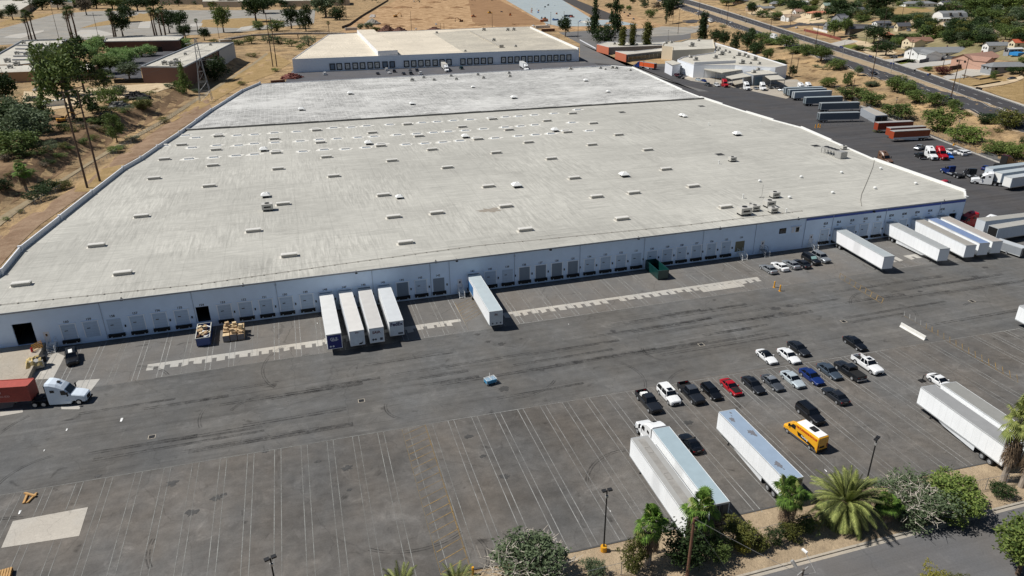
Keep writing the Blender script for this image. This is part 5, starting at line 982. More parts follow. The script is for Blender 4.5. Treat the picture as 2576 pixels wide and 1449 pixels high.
LOT = [('pickup','dark',(305,750),S_,'black pickup with white boxes in its bed, leftmost vehicle of the long row',bed_white,None),('suv','white',(520,680),S_,'white SUV with roof rails between two black pickups',sunroof_suv,None),('pickup','dark',(755,660),S_,'dark pickup with a faded, peeling roof',None,'gray'),('hatch','black',(970,640),S_,'black hatchback with white wheels, left of the red coupe',None,None),
 ('coupe','red',(1180,590),S_,'red coupe with a black hood',hoodblack,None),('sedan','dark',(1415,570),S_,'dark grey sedan with a sunroof, right of the red coupe',sunroof,None),('coupe','gray',(1620,545),S_,'grey coupe left of the pale silver sedan',None,'silver'),('sedan','pearl',(1830,510),S_,'pale silver sedan left of the blue sedan',None,None),('sedan','blue',(2030,480),S_,'deep blue sedan in the long row',None,None),('sedan','slate',(2220,425),S_,'slate blue-grey sedan left of the charcoal pickup',None,None),('pickup','dark',(2430,425),N_,'charcoal pickup with covered bed facing the warehouse',lambda t: (lambda b: (b.box(-2.85, -.8, -.9, .9, 1.16, 1.22), b.build('bed_cover', BLK, t)))(MB()),None),
 ('coupe','white',(1555,270),S_,'white coupe with a black glass roof',None,'black'),('sedan','white',(1790,262),S_,'white sedan with white roof in front of the dark sedan',None,None),('sedan','dark',(1895,185),S_,'dark slate sedan behind the white sedan',None,None),('sedan','dark',(2280,680),N_,'dark grey sedan parked alone behind the row, right of the black SUV',None,None),('suv','black',(2015,880),S_,'black square SUV beside the yellow van',None,None),('coupe','black',(750,1180),N_,'black coupe with red tail lights between the two long trailers',None,None)]
for k, c_, p, h, lb, ex, rm in LOT: car(k, c_, at(c8(*p)), h, lb, LG, rm, ex=ex)
car('sedan','black', at(T(6,1303,1135)), S_, 'black sedan standing alone above the parking row', LG); car('pickup','white', at(T(6,1395,1298)), S_, 'white crew-cab pickup at the right end of the parking row', LG, ex=lambda t: (lambda b: (b.box(-.2, .5, -.4, .4, 1.875, 1.895), b.build('sunroof', DGLS, t)))(MB()))
car('coupe','white', at(c5(795,258)), S_, 'white sports car with a blue rear window behind the long trailers', LG)
for k, c_, p, h, lb, ex in (('sedan','silver',(648,575),N_,'silver sedan, leftmost of the cars by the metal stairs',None),('sedan','white',(735,555),N_,'white sedan in the row of cars by the dock wall',None),('sedan','silver',(820,540),N_,'silver sedan between the white and dark sedans by the dock wall',None),('sedan','dark',(900,535),N_,'dark grey sedan beside the black SUV by the dock wall',None),('suv','black',(970,508),S_,'black SUV with a pale sunshade in its windscreen',shade),('suv','silver',(1045,493),S_,'silver SUV nearest the docked trailers',None)):
    car(k, c_, at(T(6,*p)), h, lb, 'cars parked by the dock wall', ex=ex)
car('suv','black', at(T(4,540,1240), .9), R(-75), 'black off-road vehicle with a white panel on its roof, by the ramp', ex=lambda t: (lambda b: (b.box(-.9, .5, -.3, .3, 1.84, 1.92), [b.box(-.85, .45, y-.02, y+.02, 1.92, 1.95) for y in (-.2, 0, .2)], b.build('roof_panel', WHITE, t)))(MB()))
# cars in the side yard, at the second warehouse and on the roads
def veh(kind, col, t, x, y, hp, lb, group=None, **kw):
    p = G(*T(t, x, y)); q = G(*T(t, *hp)); return car(kind, col, tuple(p), math.atan2(q.y-p.y, q.x-p.x), lb, group, **kw)
SY = 'cars parked in the side yard'
for a in (('sedan','pearl',3,118,610,(150,618),'white sedan first in line at the workshop corner'),('sedan','blue',3,160,617,(190,628),'navy car behind the white sedan at the workshop corner'),('pickup','gray',3,188,648,(160,640),'grey pickup with a boxy load beside the red tractor'),('suv','white',3,258,652,(290,665),'white SUV left of the red tractor'),('sedan','maroon',3,358,645,(330,640),'dark red car right of the red tractor'),('sedan','silver',3,550,675,(575,690),'silver sedan between the two white tractors'),('suv','gray',3,658,668,(680,680),'grey SUV right of the second white tractor'),('sedan','silver',3,698,668,(665,660),'silver sedan left of the overlapping grey trailers, farther one'),('sedan','silver',3,752,688,(720,685),'silver sedan left of the overlapping grey trailers, nearer one'),
 ('suv','maroon',3,-40,578,(-10,585),'dark red SUV by the gatehouse'),('pickup','black',3,-18,592,(15,598),'black pickup parked beside the dark red SUV at the gatehouse'),('pickup','black',3,1790,1192,(1730,1160),'black pickup left of the white and red tractors'),('pickup','silver',3,1785,1128,(1750,1140),'silver pickup behind the white tractor in the side yard'),('sedan','lblue',3,2005,1190,(2040,1210),'bright blue car right of the red tractor'),('pickup','white',3,2010,1160,(1960,1140),'white pickup behind the bright blue car'),('suv','white',3,2090,1168,(2050,1155),'white SUV right of the white pickup in the side yard'),('sedan','white',3,2130,1160,(2090,1145),'white sedan at the end of the side yard row'),('sedan','blue',3,2290,1280,(2330,1265),'dark blue car beyond the aerodynamic tractor')): veh(*a, group=SY)
WG = 'cars parked at the second warehouse'
for a in (('sedan','black',2,275,562,(250,545),'black car alone at the left of the second warehouse yard'),('suv','white',2,342,533,(335,520),'white SUV at the second warehouse doors'),('sedan','white',2,362,555,(350,540),'white sedan in front of the white SUV at the second warehouse'),('suv','dark',2,400,545,(390,525),'dark SUV beside the white sedan at the second warehouse'),('sedan','dark',2,470,562,(450,550),'dark sedan left of the silver car at the second warehouse'),('sedan','silver',2,515,530,(500,515),'silver car nearest the second warehouse doors'),('pickup','dark',2,525,562,(510,545),'dark pickup in front of the silver car'),('suv','gray',2,570,537,(555,520),'grey SUV right of the silver car at the second warehouse'),('suv','white',2,597,562,(585,545),'white SUV at the right end of the second warehouse cars'),('suv','green',2,905,522,(880,510),'dark green SUV between the two docked trucks')): veh(*a, group=WG)
veh('suv','white',1,2452,565,(2440,540),'white van by the left end of the second warehouse')
RG2 = 'cars on the divided road'
for a in (('sedan','white',3,118,92,(80,80),'white car far up the divided road'),('suv','white',3,365,175,(330,165),'white car with roof bars crossing the junction'),('sedan','black',3,475,168,(450,150),'black car waiting at the junction'),('sedan','white',3,860,213,(900,200),'white car turning out of the side street'),('sedan','black',3,1440,560,(1475,572),'black car on the near carriageway'),('sedan','slate',3,2003,742,(2040,760),'grey car half hidden by the roadside bushes')): veh(*a, group=RG2)
for a in (('suv','dark',3,1780,432,(1750,435),'dark SUV on the drive of the long white house'),('suv','black',3,1590,438,(1550,435),'black SUV under the trees by the white house drive'),('pickup','gray',3,1665,425,(1630,425),'grey pickup under the trees by the white house drive'),('sedan','gray',3,2482,600,(2440,605),'grey car on the dirt drive at far right'),('pickup','white',3,1810,140,(1780,142),'white pickup on the bare lot by the hedge'),('suv','black',3,1555,195,(1530,190),'black SUV beside the small garage'),('pickup','white',3,2350,385,(2320,385),'white pickup in front of the white garage at right'),('sedan','black',3,1255,300,(1240,290),'black car by the red fence'),('sedan','silver',3,1705,235,(1680,230),'silver car on the side street'),('sedan','white',2,563,222,(560,212),'white pickup truck on the dirt site near the debris')): veh(*a)
def box_truck(lb, p, h, L=10, col='e2e4e4'):
    t = thing('box_truck', lb, 'truck', tuple(p), h); b = MB(); b.box(-L/2, L/2-2.4, -1.25, 1.25, 1.0, 4.0); b.build('cargo_box', side_mat(col, 50), t)
    b = MB(); b.loft([[(L/2-2.3, -1.1, .5), (L/2-2.3, 1.1, .5), (L/2-2.3, 1.05, 2.7), (L/2-2.3, -1.05, 2.7)], [(L/2-1.3, -1.1, .5), (L/2-1.3, 1.1, .5), (L/2-1.3, 1.0, 2.6), (L/2-1.3, -1.0, 2.6)], [(L/2-.9, -1.1, .5), (L/2-.9, 1.1, .5), (L/2-.9, 1.0, 1.6), (L/2-.9, -1.0, 1.6)], [(L/2, -1.0, .5), (L/2, 1.0, .5), (L/2, .95, 1.3), (L/2, -.95, 1.3)]]); b.build('cab', CP['white'], t)
    b = MB(); b.face([(L/2-.88, -.95, 1.65), (L/2-.88, .95, 1.65), (L/2-1.27, .9, 2.5), (L/2-1.27, -.9, 2.5)]); b.build('windshield', DGLS, t)
    for x in (L/2-1.2, -L/2+2.2):
        for sy in (-1, 1): wheel(t, x, sy*.98, .5, .3)
    return t
p = GT(3,688,295); q = GT(3,745,310); box_truck('long white box truck on the divided road behind the bushes', p, math.atan2(q.y-p.y, q.x-p.x), 12.5)
p = GT(3,205,168); q = GT(3,240,178); box_truck('white truck beside the tall dark tree at the bridge end', p, math.atan2(q.y-p.y, q.x-p.x), 10)
# ------------------------------------------------------------------ vegetation
LF = dict(dark=leaf('leaf_dark','25351c','3c4f28'), mid=leaf('leaf_mid','465a2c','6f7e44'), bright=leaf('leaf_bright','4f6530','7f8c48'), lime=leaf('leaf_lime','5d7a44','8aa465'), grey=leaf('leaf_grey_green','4a5a3c','6a765a'), olive=leaf('leaf_olive','4a5228','6e6e34'), bare=leaf('leaf_bare_twigs','5c5344','7d7260',.1),
          palm=leaf('palm_leaf','2a4019','6b8a38',.25), palmd=leaf('palm_leaf_dark','2e3f1e','4c5c2a',.2), date=leaf('date_palm_leaf','384325','686c42',.2), dead=leaf('dead_palm_leaf','5a4a3a','8a7660',.1), yel=leaf('leaf_yellow_green','66682c','8c8438'), fl=leaf('leaf_reddish','52322c','6c3a30'), tip=leaf('palm_leaf_olive','6b7840','a3a862',.25))
BARK = M('bark', '5a4a3c', .9, var=.25, scale=3); BARKP = M('pale_bark', '9a8f82', .9, var=.2, scale=3)
def crown_mesh(name, lobes, n, ls, seed, mat, flat=.0):
    """leaf sprays scattered in clumps through the volume of several lobes"""
    r = random.Random(seed); b = MB(); vol = [l[3]*l[4]*l[5] for l in lobes]; tot = sum(vol)
    for l, v in zip(lobes, vol):
        k = max(6, int(n*v/tot)); cl = max(3, k//16)
        for _ in range(cl):
            while True:
                u = Vector((r.uniform(-1, 1), r.uniform(-1, 1), r.uniform(-1, 1)))
                if .25 < u.length < 1: break
            u = u.normalized()*(u.length**.45)
            c = Vector((l[0]+u.x*l[3], l[1]+u.y*l[4], l[2]+u.z*l[5])); cr_ = ls*r.uniform(1.6, 3.2)
            for _ in range(16):
                p = c+Vector((r.gauss(0, .5), r.gauss(0, .5), r.gauss(0, .42)))*cr_
                a = Vector((r.uniform(-1, 1), r.uniform(-1, 1), r.uniform(-.5, .5))).normalized(); q = a.cross(Vector((r.uniform(-1, 1), r.uniform(-1, 1), r.uniform(-1, 1)))).normalized()
                s1, s2 = ls*r.uniform(.5, 1.1), ls*r.uniform(.3, .6); b.face([p-a*s1, p-q*s2, p+a*s1, p+q*s2])
    me = bpy.data.meshes.new(name); me.from_pydata(b.v, [], b.f); me.materials.append(mat); return me
def trunk_mesh(name, h, r, limbs, seed, mat, lean=0):
    q = random.Random(seed); b = MB(); top = Vector((lean, 0, h)); b.tube([(0,0,-.3), (lean*.3+q.uniform(-.1,.1), q.uniform(-.1,.1), h*.5), top], [r*1.25, r*.85, r*.6], 7)
    for l in limbs:
        e = Vector(l[:3]); m_ = top.lerp(e, .5)+Vector((q.uniform(-.4,.4), q.uniform(-.4,.4), .2)); b.tube([top*.85, m_, e], [r*.5, r*.3, r*.1], 5)
    me = bpy.data.meshes.new(name); me.from_pydata(b.v, [], b.f); me.materials.append(mat); return me
SHAPES = {   # nominal 10 m tall, 10 m wide
 'round': lambda r: ([(r.uniform(-2.6,2.6), r.uniform(-2.6,2.6), r.uniform(4.2,7.6), r.uniform(1.5,2.5), r.uniform(1.5,2.5), r.uniform(1.3,2.2)) for _ in range(11)]+[(0,0,5.8,3.4,3.4,2.8)], 1.9, .32),
 'low': lambda r: ([(r.uniform(-3.2,3.2), r.uniform(-3.2,3.2), r.uniform(2,7.2), r.uniform(1.4,2.4), r.uniform(1.4,2.4), r.uniform(1.3,2.4)) for _ in range(14)]+[(0,0,4.4,3.8,3.8,3.6)], .8, .3),
 'airy': lambda r: ([(r.uniform(-3.0,3.0), r.uniform(-3.0,3.0), r.uniform(2.6,9.0), r.uniform(.9,1.8), r.uniform(.9,1.8), r.uniform(.7,1.5)) for _ in range(20)], 3.0, .3),
 'tall': lambda r: ([(r.uniform(-1,1)*(10-z)*.32, r.uniform(-1,1)*(10-z)*.32, z, 1.5*(11-z)*.17+.5, 1.5*(11-z)*.17+.5, 1.2) for z in np.linspace(2, 9.3, 13)], 1.4, .25),
 'column': lambda r: ([(r.uniform(-.4,.4), r.uniform(-.4,.4), z, 1.5, 1.5, 1.1) for z in np.linspace(1.5, 9.0, 9)], 1.0, .25),
 'block': lambda r: ([(x, y, z, 1.7, 1.7, 1.7) for x in (-3,0,3) for y in (-3,0,3) for z in (2.3,5,7.8)]+[(0,0,5,4.6,4.6,4.2)], 1.2, .35),
}
TP = {}
def proto_tree(shape, lf, v, nn, ls, bark=None):
    key = (shape, lf, v, nn)
    if key in TP: return TP[key]
    r = random.Random(hash_(shape)+v*17+3); lobes, th_, tr_ = SHAPES[shape](r)
    TP[key] = (crown_mesh('crown', lobes, nn, ls, v*31+hash_(shape), LF[lf]), trunk_mesh('trunk', th_+1.2, tr_, [(l[0]*.8, l[1]*.8, l[2]) for l in lobes[:7]], v, bark or BARK)); return TP[key]
def hash_(s): return sum(ord(c)*(i+3) for i, c in enumerate(s)) % 1000
tcount = 0
def tree(shape, lf, t, x, y, wpx, hpx, lb, group=None, name='tree', nn=2600, ls=.42, cat='tree', bark=None, zg=None):
    """x,y: foot in the photo; wpx/hpx: seen width and height in that tile's px"""
    global tcount; tcount += 1
    p = G(*T(t, x, y), zg) if t else G(x, y, zg); k = (1/3.0 if t else 1)*mpp(p); dp = Vector(p)-co.location; cosv = math.hypot(dp.x, dp.y)/dp.length
    W_, H_ = wpx*k*(1.28 if t else 1.1), hpx*k/max(cosv, .5)*(1.2 if t else 1.1); H_ = max(1.0, H_-W_*.25*math.sqrt(1-cosv**2))
    me = proto_tree(shape, lf, tcount % 3, nn, ls, bark); o = thing(name, lb, cat, tuple(p), (tcount*1.7) % 6.28, group); o.scale = (W_/10, W_/10, H_/10)
    a = bpy.data.objects.new('crown', me[0]); C.objects.link(a); a.parent = o; c = bpy.data.objects.new('trunk', me[1]); C.objects.link(c); c.parent = o; return o
def trees(group, phrase, shape, lf, lst, name='tree', cat='tree', **kw):
    """one entry per tree: (tile, x, y, width, height[, shape, leaf]); labels count from the left of the photo"""
    es = sorted(lst, key=lambda q: T(*q[:3])[0]) ; n = len(es); shp = dict(round='rounded', low='spreading', airy='open-crowned', tall='conical', column='slim upright', block='square-clipped'); col = dict(dark='dark green', mid='mid-green', bright='bright green', lime='light green', grey='grey-green', olive='olive green', bare='brown leafless', yel='yellow-green', fl='reddish')
    for i, q in enumerate(es):
        s_ = q[5] if len(q) > 5 else shape; l_ = q[6] if len(q) > 6 else lf
        tree(s_, l_, *q[:5], '%s %s %s %s%s' % (shp[s_], col[l_], name.replace('_', ' '), phrase, ', '+ORD[i] if n > 1 else ''), group, name=name, cat=cat, **kw)
# palms -------------------------------------------------
def fan(b, base, dirv, L, r, m, droop=.3, rad=.75, nb=13):
    d = Vector(dirv).normalized(); e = Vector(base)+d*L*.55; s = d.cross(Vector((0,0,1))); s = s.normalized() if s.length > .1 else Vector((1,0,0)); u = s.cross(d).normalized()
    b.face([Vector(base)-s*.03, Vector(base)+s*.03, e+s*.02, e-s*.02], 1)
    for k in range(nb):
        a = (k/(nb-1)-.5)*3.6; dd = (d*math.cos(a)+s*math.sin(a)).normalized(); q = dd.cross(u).normalized()*rad*.078
        m1 = e+dd*rad*.55+u*.05; tp = e+dd*rad*r.uniform(.9,1.1)-Vector((0,0,droop*rad)); b.face([e, m1-q, tp, m1+q], m)
def palm_meshes(kind, seed):
    r = random.Random(seed); b = MB(); tk = MB()
    if kind == 'fan':      # near fan palm, nominal trunk 4.2 m
        h = 4.4; tk.tube([(0,0,-.2),(.1,0,h*.5),(0,.05,h)], [.34,.26,.28], 10)
        for i in range(54):
            el = r.uniform(-.9, 1.45); az = i*2.4+r.uniform(-.3,.3); d = (math.cos(az)*math.cos(el), math.sin(az)*math.cos(el), math.sin(el)); fan(b, (0,0,h), d, r.uniform(.8,2.7), r, 0 if r.random() < .88 else 1, r.uniform(.1,.6), r.uniform(.6,1.0), 14)
        dd = MB()
        for i in range(60):
            az = i*2.4; z = r.uniform(h-2.2, h-.1); fan(dd, (math.cos(az)*.25, math.sin(az)*.25, z), (math.cos(az)*.6, math.sin(az)*.6, -1.0), r.uniform(.9,1.5), r, 0, .5, .6, 7)
    elif kind == 'tall':   # tall Mexican fan palm seen far away, 10 m nominal
        h = 8.6; tk.tube([(0,0,-.2),(.15,.1,h*.5),(0,0,h)], [.28,.2,.17], 7)
        for i in range(34):
            el = r.uniform(-.7, 1.4); az = i*2.4; d = (math.cos(az)*math.cos(el), math.sin(az)*math.cos(el), math.sin(el)); fan(b, (0,0,h), d, 1.5, r, 0, .3, .8, 9)
        dd = MB()
        for i in range(14): az = i*2.4; fan(dd, (math.cos(az)*.2, math.sin(az)*.2, h-r.uniform(.2,1.2)), (math.cos(az)*.6, math.sin(az)*.6, -1), 1.0, r, 0, .4, .5, 6)
    return b, dd, tk
def mk(b, name, mats): me = bpy.data.meshes.new(name); me.from_pydata(b.v, [], b.f); [me.materials.append(m) for m in mats]; me.polygons.foreach_set('material_index', b.m); return me
PM = {}
def palm(kind, loc, s, lb, group=None, rz=0, lf='palm', lean=(0,0), trunk=BARKP, seed=1, hs=1.0):
    k = (kind, lf, seed)
    if k not in PM:
        b, dd, tk = palm_meshes(kind, seed); PM[k] = (mk(b, 'fronds', [LF[lf], LF['tip']]), mk(dd, 'dead_skirt', [LF['dead'], LF['dead']]), mk(tk, 'trunk', [trunk]))
    t = thing('fan_palm', lb, 'palm tree', tuple(loc), rz, group); t.scale = (s, s, s*hs); t.rotation_euler = (lean[0], lean[1], rz)
    for n, me in zip(('fronds', 'dead_skirt', 'trunk'), PM[k]): o = bpy.data.objects.new(n, me); C.objects.link(o); o.parent = t
    return t
def tallpalms(group, phrase, lst):
    for i, (t, bx, by, tx, ty) in enumerate(sorted(lst, key=lambda q: q[1]+(q[0]-1)*2576)):
        p = GT(t, bx, by); H_ = (by-ty)/3*mpp(p)*1.03; s = H_/10.2; palm('tall', p, max(s*1.15, .9), 'tall slim fan palm %s, %s' % (phrase, ORD[i]), group, i, hs=s/max(s*1.15, .9), lf='palmd', seed=2+i % 2, trunk=BARK)
tallpalms('tall palms at the upper left', 'at the upper left', [(1,220,300,170,130),(1,240,300,195,85),(1,270,300,240,100),(1,555,305,500,60),(1,540,300,508,110),(1,585,305,565,60),(1,860,280,800,85),(1,875,278,845,75),(1,1168,270,1115,65),(1,1185,270,1155,85),(1,1220,268,1195,75),(1,1250,270,1240,60),(1,1495,250,1485,145),(1,2485,262,2475,165)])
# near bottom: fan palms, date palm, shrubs
def below(px, py, ground_y): return None
def npalm(bx, by, s, lb, seed, hs=1.0, **kw): p = G(bx, by, 0); return palm('fan', (p.x, p.y, 0), s, lb, 'fan palms on the verge', seed, seed=seed, hs=hs, **kw)
npalm(1630, 1418, 1.2, 'leafy fan palm, leftmost on the verge, left of the wooden pole', 1, 1.15); npalm(1752, 1378, 1.15, 'fan palm overlapping the near end of the hitched trailer', 2, 1.2); npalm(1973, 1334, 1.12, 'fan palm in front of the lone blue-roofed trailer', 3, 1.15); npalm(2222, 1318, .95, 'small fan palm just right of the big date palm', 4, .75)
npalm(2522, 1210, 1.25, 'tall grey-trunked palm at the right edge, left of a pair', 5, 1.75, lf='tip'); npalm(2568, 1225, 1.2, 'tall grey-trunked palm at the right edge, right of a pair', 6, 1.75, lf='tip')
npalm(2165, 1560, 1.0, 'x', 7) if 0 else None
def date_palm(loc, s, lb, n=110, seed=5, trunkh=2.4, group=None):
    r = random.Random(seed); t = thing('date_palm', lb, 'palm tree', tuple(loc), 0, group); b = MB(); h = trunkh
    for i in range(n):
        az = i*2.39996+r.uniform(-.25,.25); f = i/n; el = R(84)-f*R(118)+r.uniform(-.18,.18); L = r.uniform(2.9, 4.3); d = Vector((math.cos(az)*math.cos(el), math.sin(az)*math.cos(el), math.sin(el))); p = Vector((math.cos(az)*.25, math.sin(az)*.25, h)); sd = Vector((-math.sin(az), math.cos(az), 0)); prev = p; N = 20; m_ = 0 if r.random() < .6 else 1
        for k in range(N):
            d = (d+Vector((0,0,-.055-.04*f))).normalized(); q = prev+d*L/N; up = sd.cross(d).normalized()
            b.face([prev-sd*.03, prev+sd*.03, q+sd*.02, q-sd*.02], 1)
            if k > 1:
                ll = .62*math.sin(math.pi*(k+1.5)/(N+3))+.08
                for sg in (-1, 1):
                    for o_ in (0, .5):
                        c = prev.lerp(q, o_); e = c+(sd*sg*.75+d*.75+up*.25).normalized()*ll; w_ = d*.045; b.face([c-w_, e, c+w_], m_)
            prev = q
    o = bpy.data.objects.new('fronds', mk(b, 'fronds', [LF['date'], LF['tip']])); C.objects.link(o); o.parent = t
    b = MB(); b.tube([(0,0,-.2),(0,0,h*.6),(0,0,h+.2)], [.5,.48,.55], 12); b.build('trunk', BARK, t); t.scale = (s, s, s); return t
p = G(2118, 1310, 0); date_palm((p.x, p.y, 0), 1.22, 'huge round date palm with long arching fronds beside the street', 150)
# palms cut by the bottom edge
p = G(1010, 1500, 0); date_palm((p.x, p.y, 0), .8, 'palm crown cut off by the bottom edge, left of the yellow hatching', 60, 6, 1.2); p = G(1150, 1497, 0); date_palm((p.x, p.y, 0), .8, 'palm crown cut off by the bottom edge at the end of the yellow hatching', 60, 7, 1.2)
def shrub(x, y, w_, h_, lb, lf='olive', shape='low', nn=3200, ls=.34, group='shrubs on the verge', bark=None): return tree(shape, lf, 0, x, y, w_, h_, lb, group, name='shrub', nn=nn, ls=ls, cat='shrub', bark=bark, zg=0)
shrub(1330, 1478, 205, 125, 'broad grey-leaved tree with pale twigs at the bottom edge', 'grey', 'round', 7000, .26, bark=BARKP); shrub(1590, 1440, 70, 90, 'olive shrub under the leftmost verge palm', 'olive'); shrub(1497, 1447, 60, 42, 'small grey bush on the verge left of the palms', 'grey')
shrub(1720, 1418, 130, 100, 'dark dense shrub behind the wooden pole', 'dark'); shrub(1855, 1372, 95, 60, 'olive shrub right of the hitched trailer', 'olive', 'round'); shrub(1800, 1405, 85, 60, 'dark green shrub below the hitched trailer', 'mid'); shrub(1865, 1388, 50, 40, 'yellow-green shrub beside the road sign', 'yel'); shrub(1910, 1378, 55, 38, 'small olive shrub right of the road sign', 'olive'); shrub(1945, 1370, 45, 45, 'thin dark shrub by the verge fence', 'dark')
shrub(1985, 1355, 60, 50, 'rounded olive shrub below the lone fan palm', 'olive'); shrub(2025, 1335, 60, 40, 'dark olive shrub left of the date palm', 'mid'); shrub(2285, 1290, 165, 92, 'sprawling grey-green tree right of the date palm', 'grey', 'low', 8000, .26, bark=BARKP); shrub(2392, 1283, 150, 96, 'dense bright-and-olive bush at the right of the verge', 'bright', 'low', 9000, .28); shrub(2515, 1250, 55, 42, 'small dark bush at the foot of the right-edge palms', 'dark')
shrub(2560, 1445, 160, 140, 'leafy bright green tree at the lower right corner', 'bright', 'round', 5000, .34, group=None); shrub(2340, 1500, 90, 70, 'yellow-green tree top at the bottom right edge', 'yel', 'airy', 2500, .3, group=None); shrub(2405, 1478, 50, 40, 'small leafy tree top right of the yellow-green one at the bottom', 'olive', 'airy', 1500, .3, group=None)
def twigs(lb, n, r_, h, seed, m):
    t = [o for o in bpy.data.objects if o.get('label') == lb][0]; q = random.Random(seed); b = MB()
    for _ in range(n):
        a, e = q.uniform(0, 6.28), q.uniform(.15, 1.4); d = Vector((math.cos(a)*math.cos(e), math.sin(a)*math.cos(e), math.sin(e)*1.1)); p = Vector((0, 0, 2.5)); c = p+d*r_*q.uniform(.5, .75)+Vector((q.gauss(0,.4), q.gauss(0,.4), q.gauss(0,.3))); e_ = p+d*r_*q.uniform(1.0, 1.16)
        b.tube([p, c, e_], [.09, .06, .035], 3)
        for _k in range(4): f_ = c.lerp(e_, q.uniform(.2, .9)); b.tube([f_, f_+Vector((q.gauss(0,.7), q.gauss(0,.7), q.uniform(.1,.9)))], [.04, .02], 3)
    b.build('twigs', m, t)
TWG = M('pale_twig', 'b5ada0', .9, var=.1); twigs('broad grey-leaved tree with pale twigs at the bottom edge', 110, 5.2, 5, 3, TWG); twigs('sprawling grey-green tree right of the date palm', 90, 5.0, 5, 4, TWG)
# courtyard and upper left
trees('round trees in the left courtyard', 'in the left courtyard', 'low', 'lime', [(1,640,400,90,80),(1,1140,420,90,80),(1,760,350,90,80),(1,900,500,110,90),(1,720,410,130,120),(1,680,455,130,110),(1,350,500,140,70),(1,865,440,95,75),(1,965,480,130,115),(1,1075,430,140,85),(1,905,430,90,70),(1,840,555,165,120,'round','mid'),(1,810,475,120,75),(1,978,600,165,115,'round','grey'),(1,1400,370,110,80),(1,560,375,95,75,'round','mid'),(1,958,370,80,45,'round','yel'),(1,1040,362,80,45,'round','olive'),(1,1275,380,40,45,'airy','yel'),(1,790,375,90,70,'round','dark'),(1,800,590,120,60,'round','dark')])
trees('trees on the left bank', 'on the left bank', 'airy', 'grey', [(1,560,900,330,480,'airy','mid'),(1,420,720,200,330,'airy','grey'),(1,640,700,200,340,'airy','dark'),(1,455,600,170,220,'airy','mid'),(1,790,690,130,140,'airy','mid'),(1,825,800,140,140,'low','bright'),(1,60,830,210,260,'round','dark'),(1,70,1020,260,250,'low','dark'),(1,235,1080,300,270,'low','grey'),(1,120,1175,260,190,'low','mid'),(1,15,920,160,180,'low','grey'),(1,150,960,220,210,'airy','grey'),(1,290,1010,200,180,'low','dark'),(1,20,1130,180,150,'low','dark'),(1,330,900,140,130,'airy','mid'),(1,700,860,110,130,'airy','dark'),(1,760,560,110,110,'round','mid'),(1,885,1075,130,190,'airy','mid'),(1,1395,705,100,190,'tall','mid'),(1,1625,610,170,180,'low','dark'),(1,350,1445,150,90,'low','dark'),(1,485,1425,110,70,'low','olive'),(1,40,1440,110,100,'low','dark'),(1,870,1150,100,50,'low','bright'),(1,1090,830,120,80,'low','olive'),(1,240,1000,150,130,'airy','grey'),(1,900,720,90,80,'low','grey')])
p = GT(1,205,1445); palm('fan', p, 1.5, 'shaggy fan palm on the left bank', None, 3, seed=3)
trees('trees beyond the empty lots', 'by the empty lots', 'round', 'dark', [(1,930,275,140,150,'round','dark'),(1,965,165,130,110,'round','dark'),(1,1280,250,120,150,'round','dark'),(1,1365,235,120,130,'round','dark'),(1,1400,290,100,90,'round','dark'),(1,1545,305,85,80,'round','dark'),(1,1690,245,120,170,'round','mid'),(1,1935,165,180,170,'round','dark'),(1,1990,100,170,110,'round','dark'),(1,1955,225,80,65,'low','mid'),(1,2200,215,130,150,'airy','dark'),(1,2090,235,110,80,'low','mid'),(1,2310,235,110,170,'airy','dark'),(1,2460,130,190,150,'airy','grey'),(1,2545,150,120,95,'low','dark'),(1,655,115,110,110,'round','bare'),(1,730,65,130,75,'round','dark'),(1,440,70,110,90,'round','dark'),(1,320,75,130,75,'round','dark'),(1,850,70,140,80,'round','mid'),(1,100,150,100,100,'round','dark'),(1,1040,85,150,90,'round','dark'),(1,1160,75,110,85,'round','dark'),(1,960,40,110,50,'round','grey'),(1,1350,45,60,50,'airy','dark'),(1,1600,30,60,50,'round','dark'),(1,1690,45,100,55,'airy','grey'),(1,1755,48,60,50,'round','dark'),(1,2270,35,130,45,'round','dark'),(1,2170,30,80,40,'round','grey'),(1,15,430,90,70,'low','dark'),(1,10,140,60,60,'low','dark'),(1,590,40,90,55,'round','dark'),(1,1290,28,90,45,'round','mid'),(1,2050,40,110,50,'round','grey')])
trees('scrub along the channel', 'in the dry channel', 'low', 'mid', [(1,1800,340,90,45),(1,1900,330,110,60,'low','olive'),(1,2020,325,80,60,'low','grey'),(1,2105,330,120,60,'low','dark'),(1,2200,350,90,55,'low','mid'),(1,2330,345,110,80,'low','grey'),(1,2270,370,70,40,'low','mid'),(1,1620,335,60,40,'low','olive'),(1,1300,660,90,40,'low','grey')], name='bush', cat='bush', nn=1400)
trees('scattered scrub on the bank', 'on the channel bank', 'low', 'olive', [(1,160,1310-0,90,50),(1,1000,1060,110,40,'low','grey'),(1,1240,930,80,50,'low','olive'),(1,1480,700,60,35,'low','grey'),(1,1900,430,80,30,'low','olive'),(1,2080,540,60,30,'low','bright'),(1,1830,640,70,30,'low','olive'),(1,930,1120,60,30,'low','mid'),(4,45,215,50,30,'low','bright'),(4,160,160,50,35,'low','olive'),(4,290,60,170,110,'low','dark'),(1,1130,720,90,40,'low','olive')], name='bush', cat='bush', nn=1200)
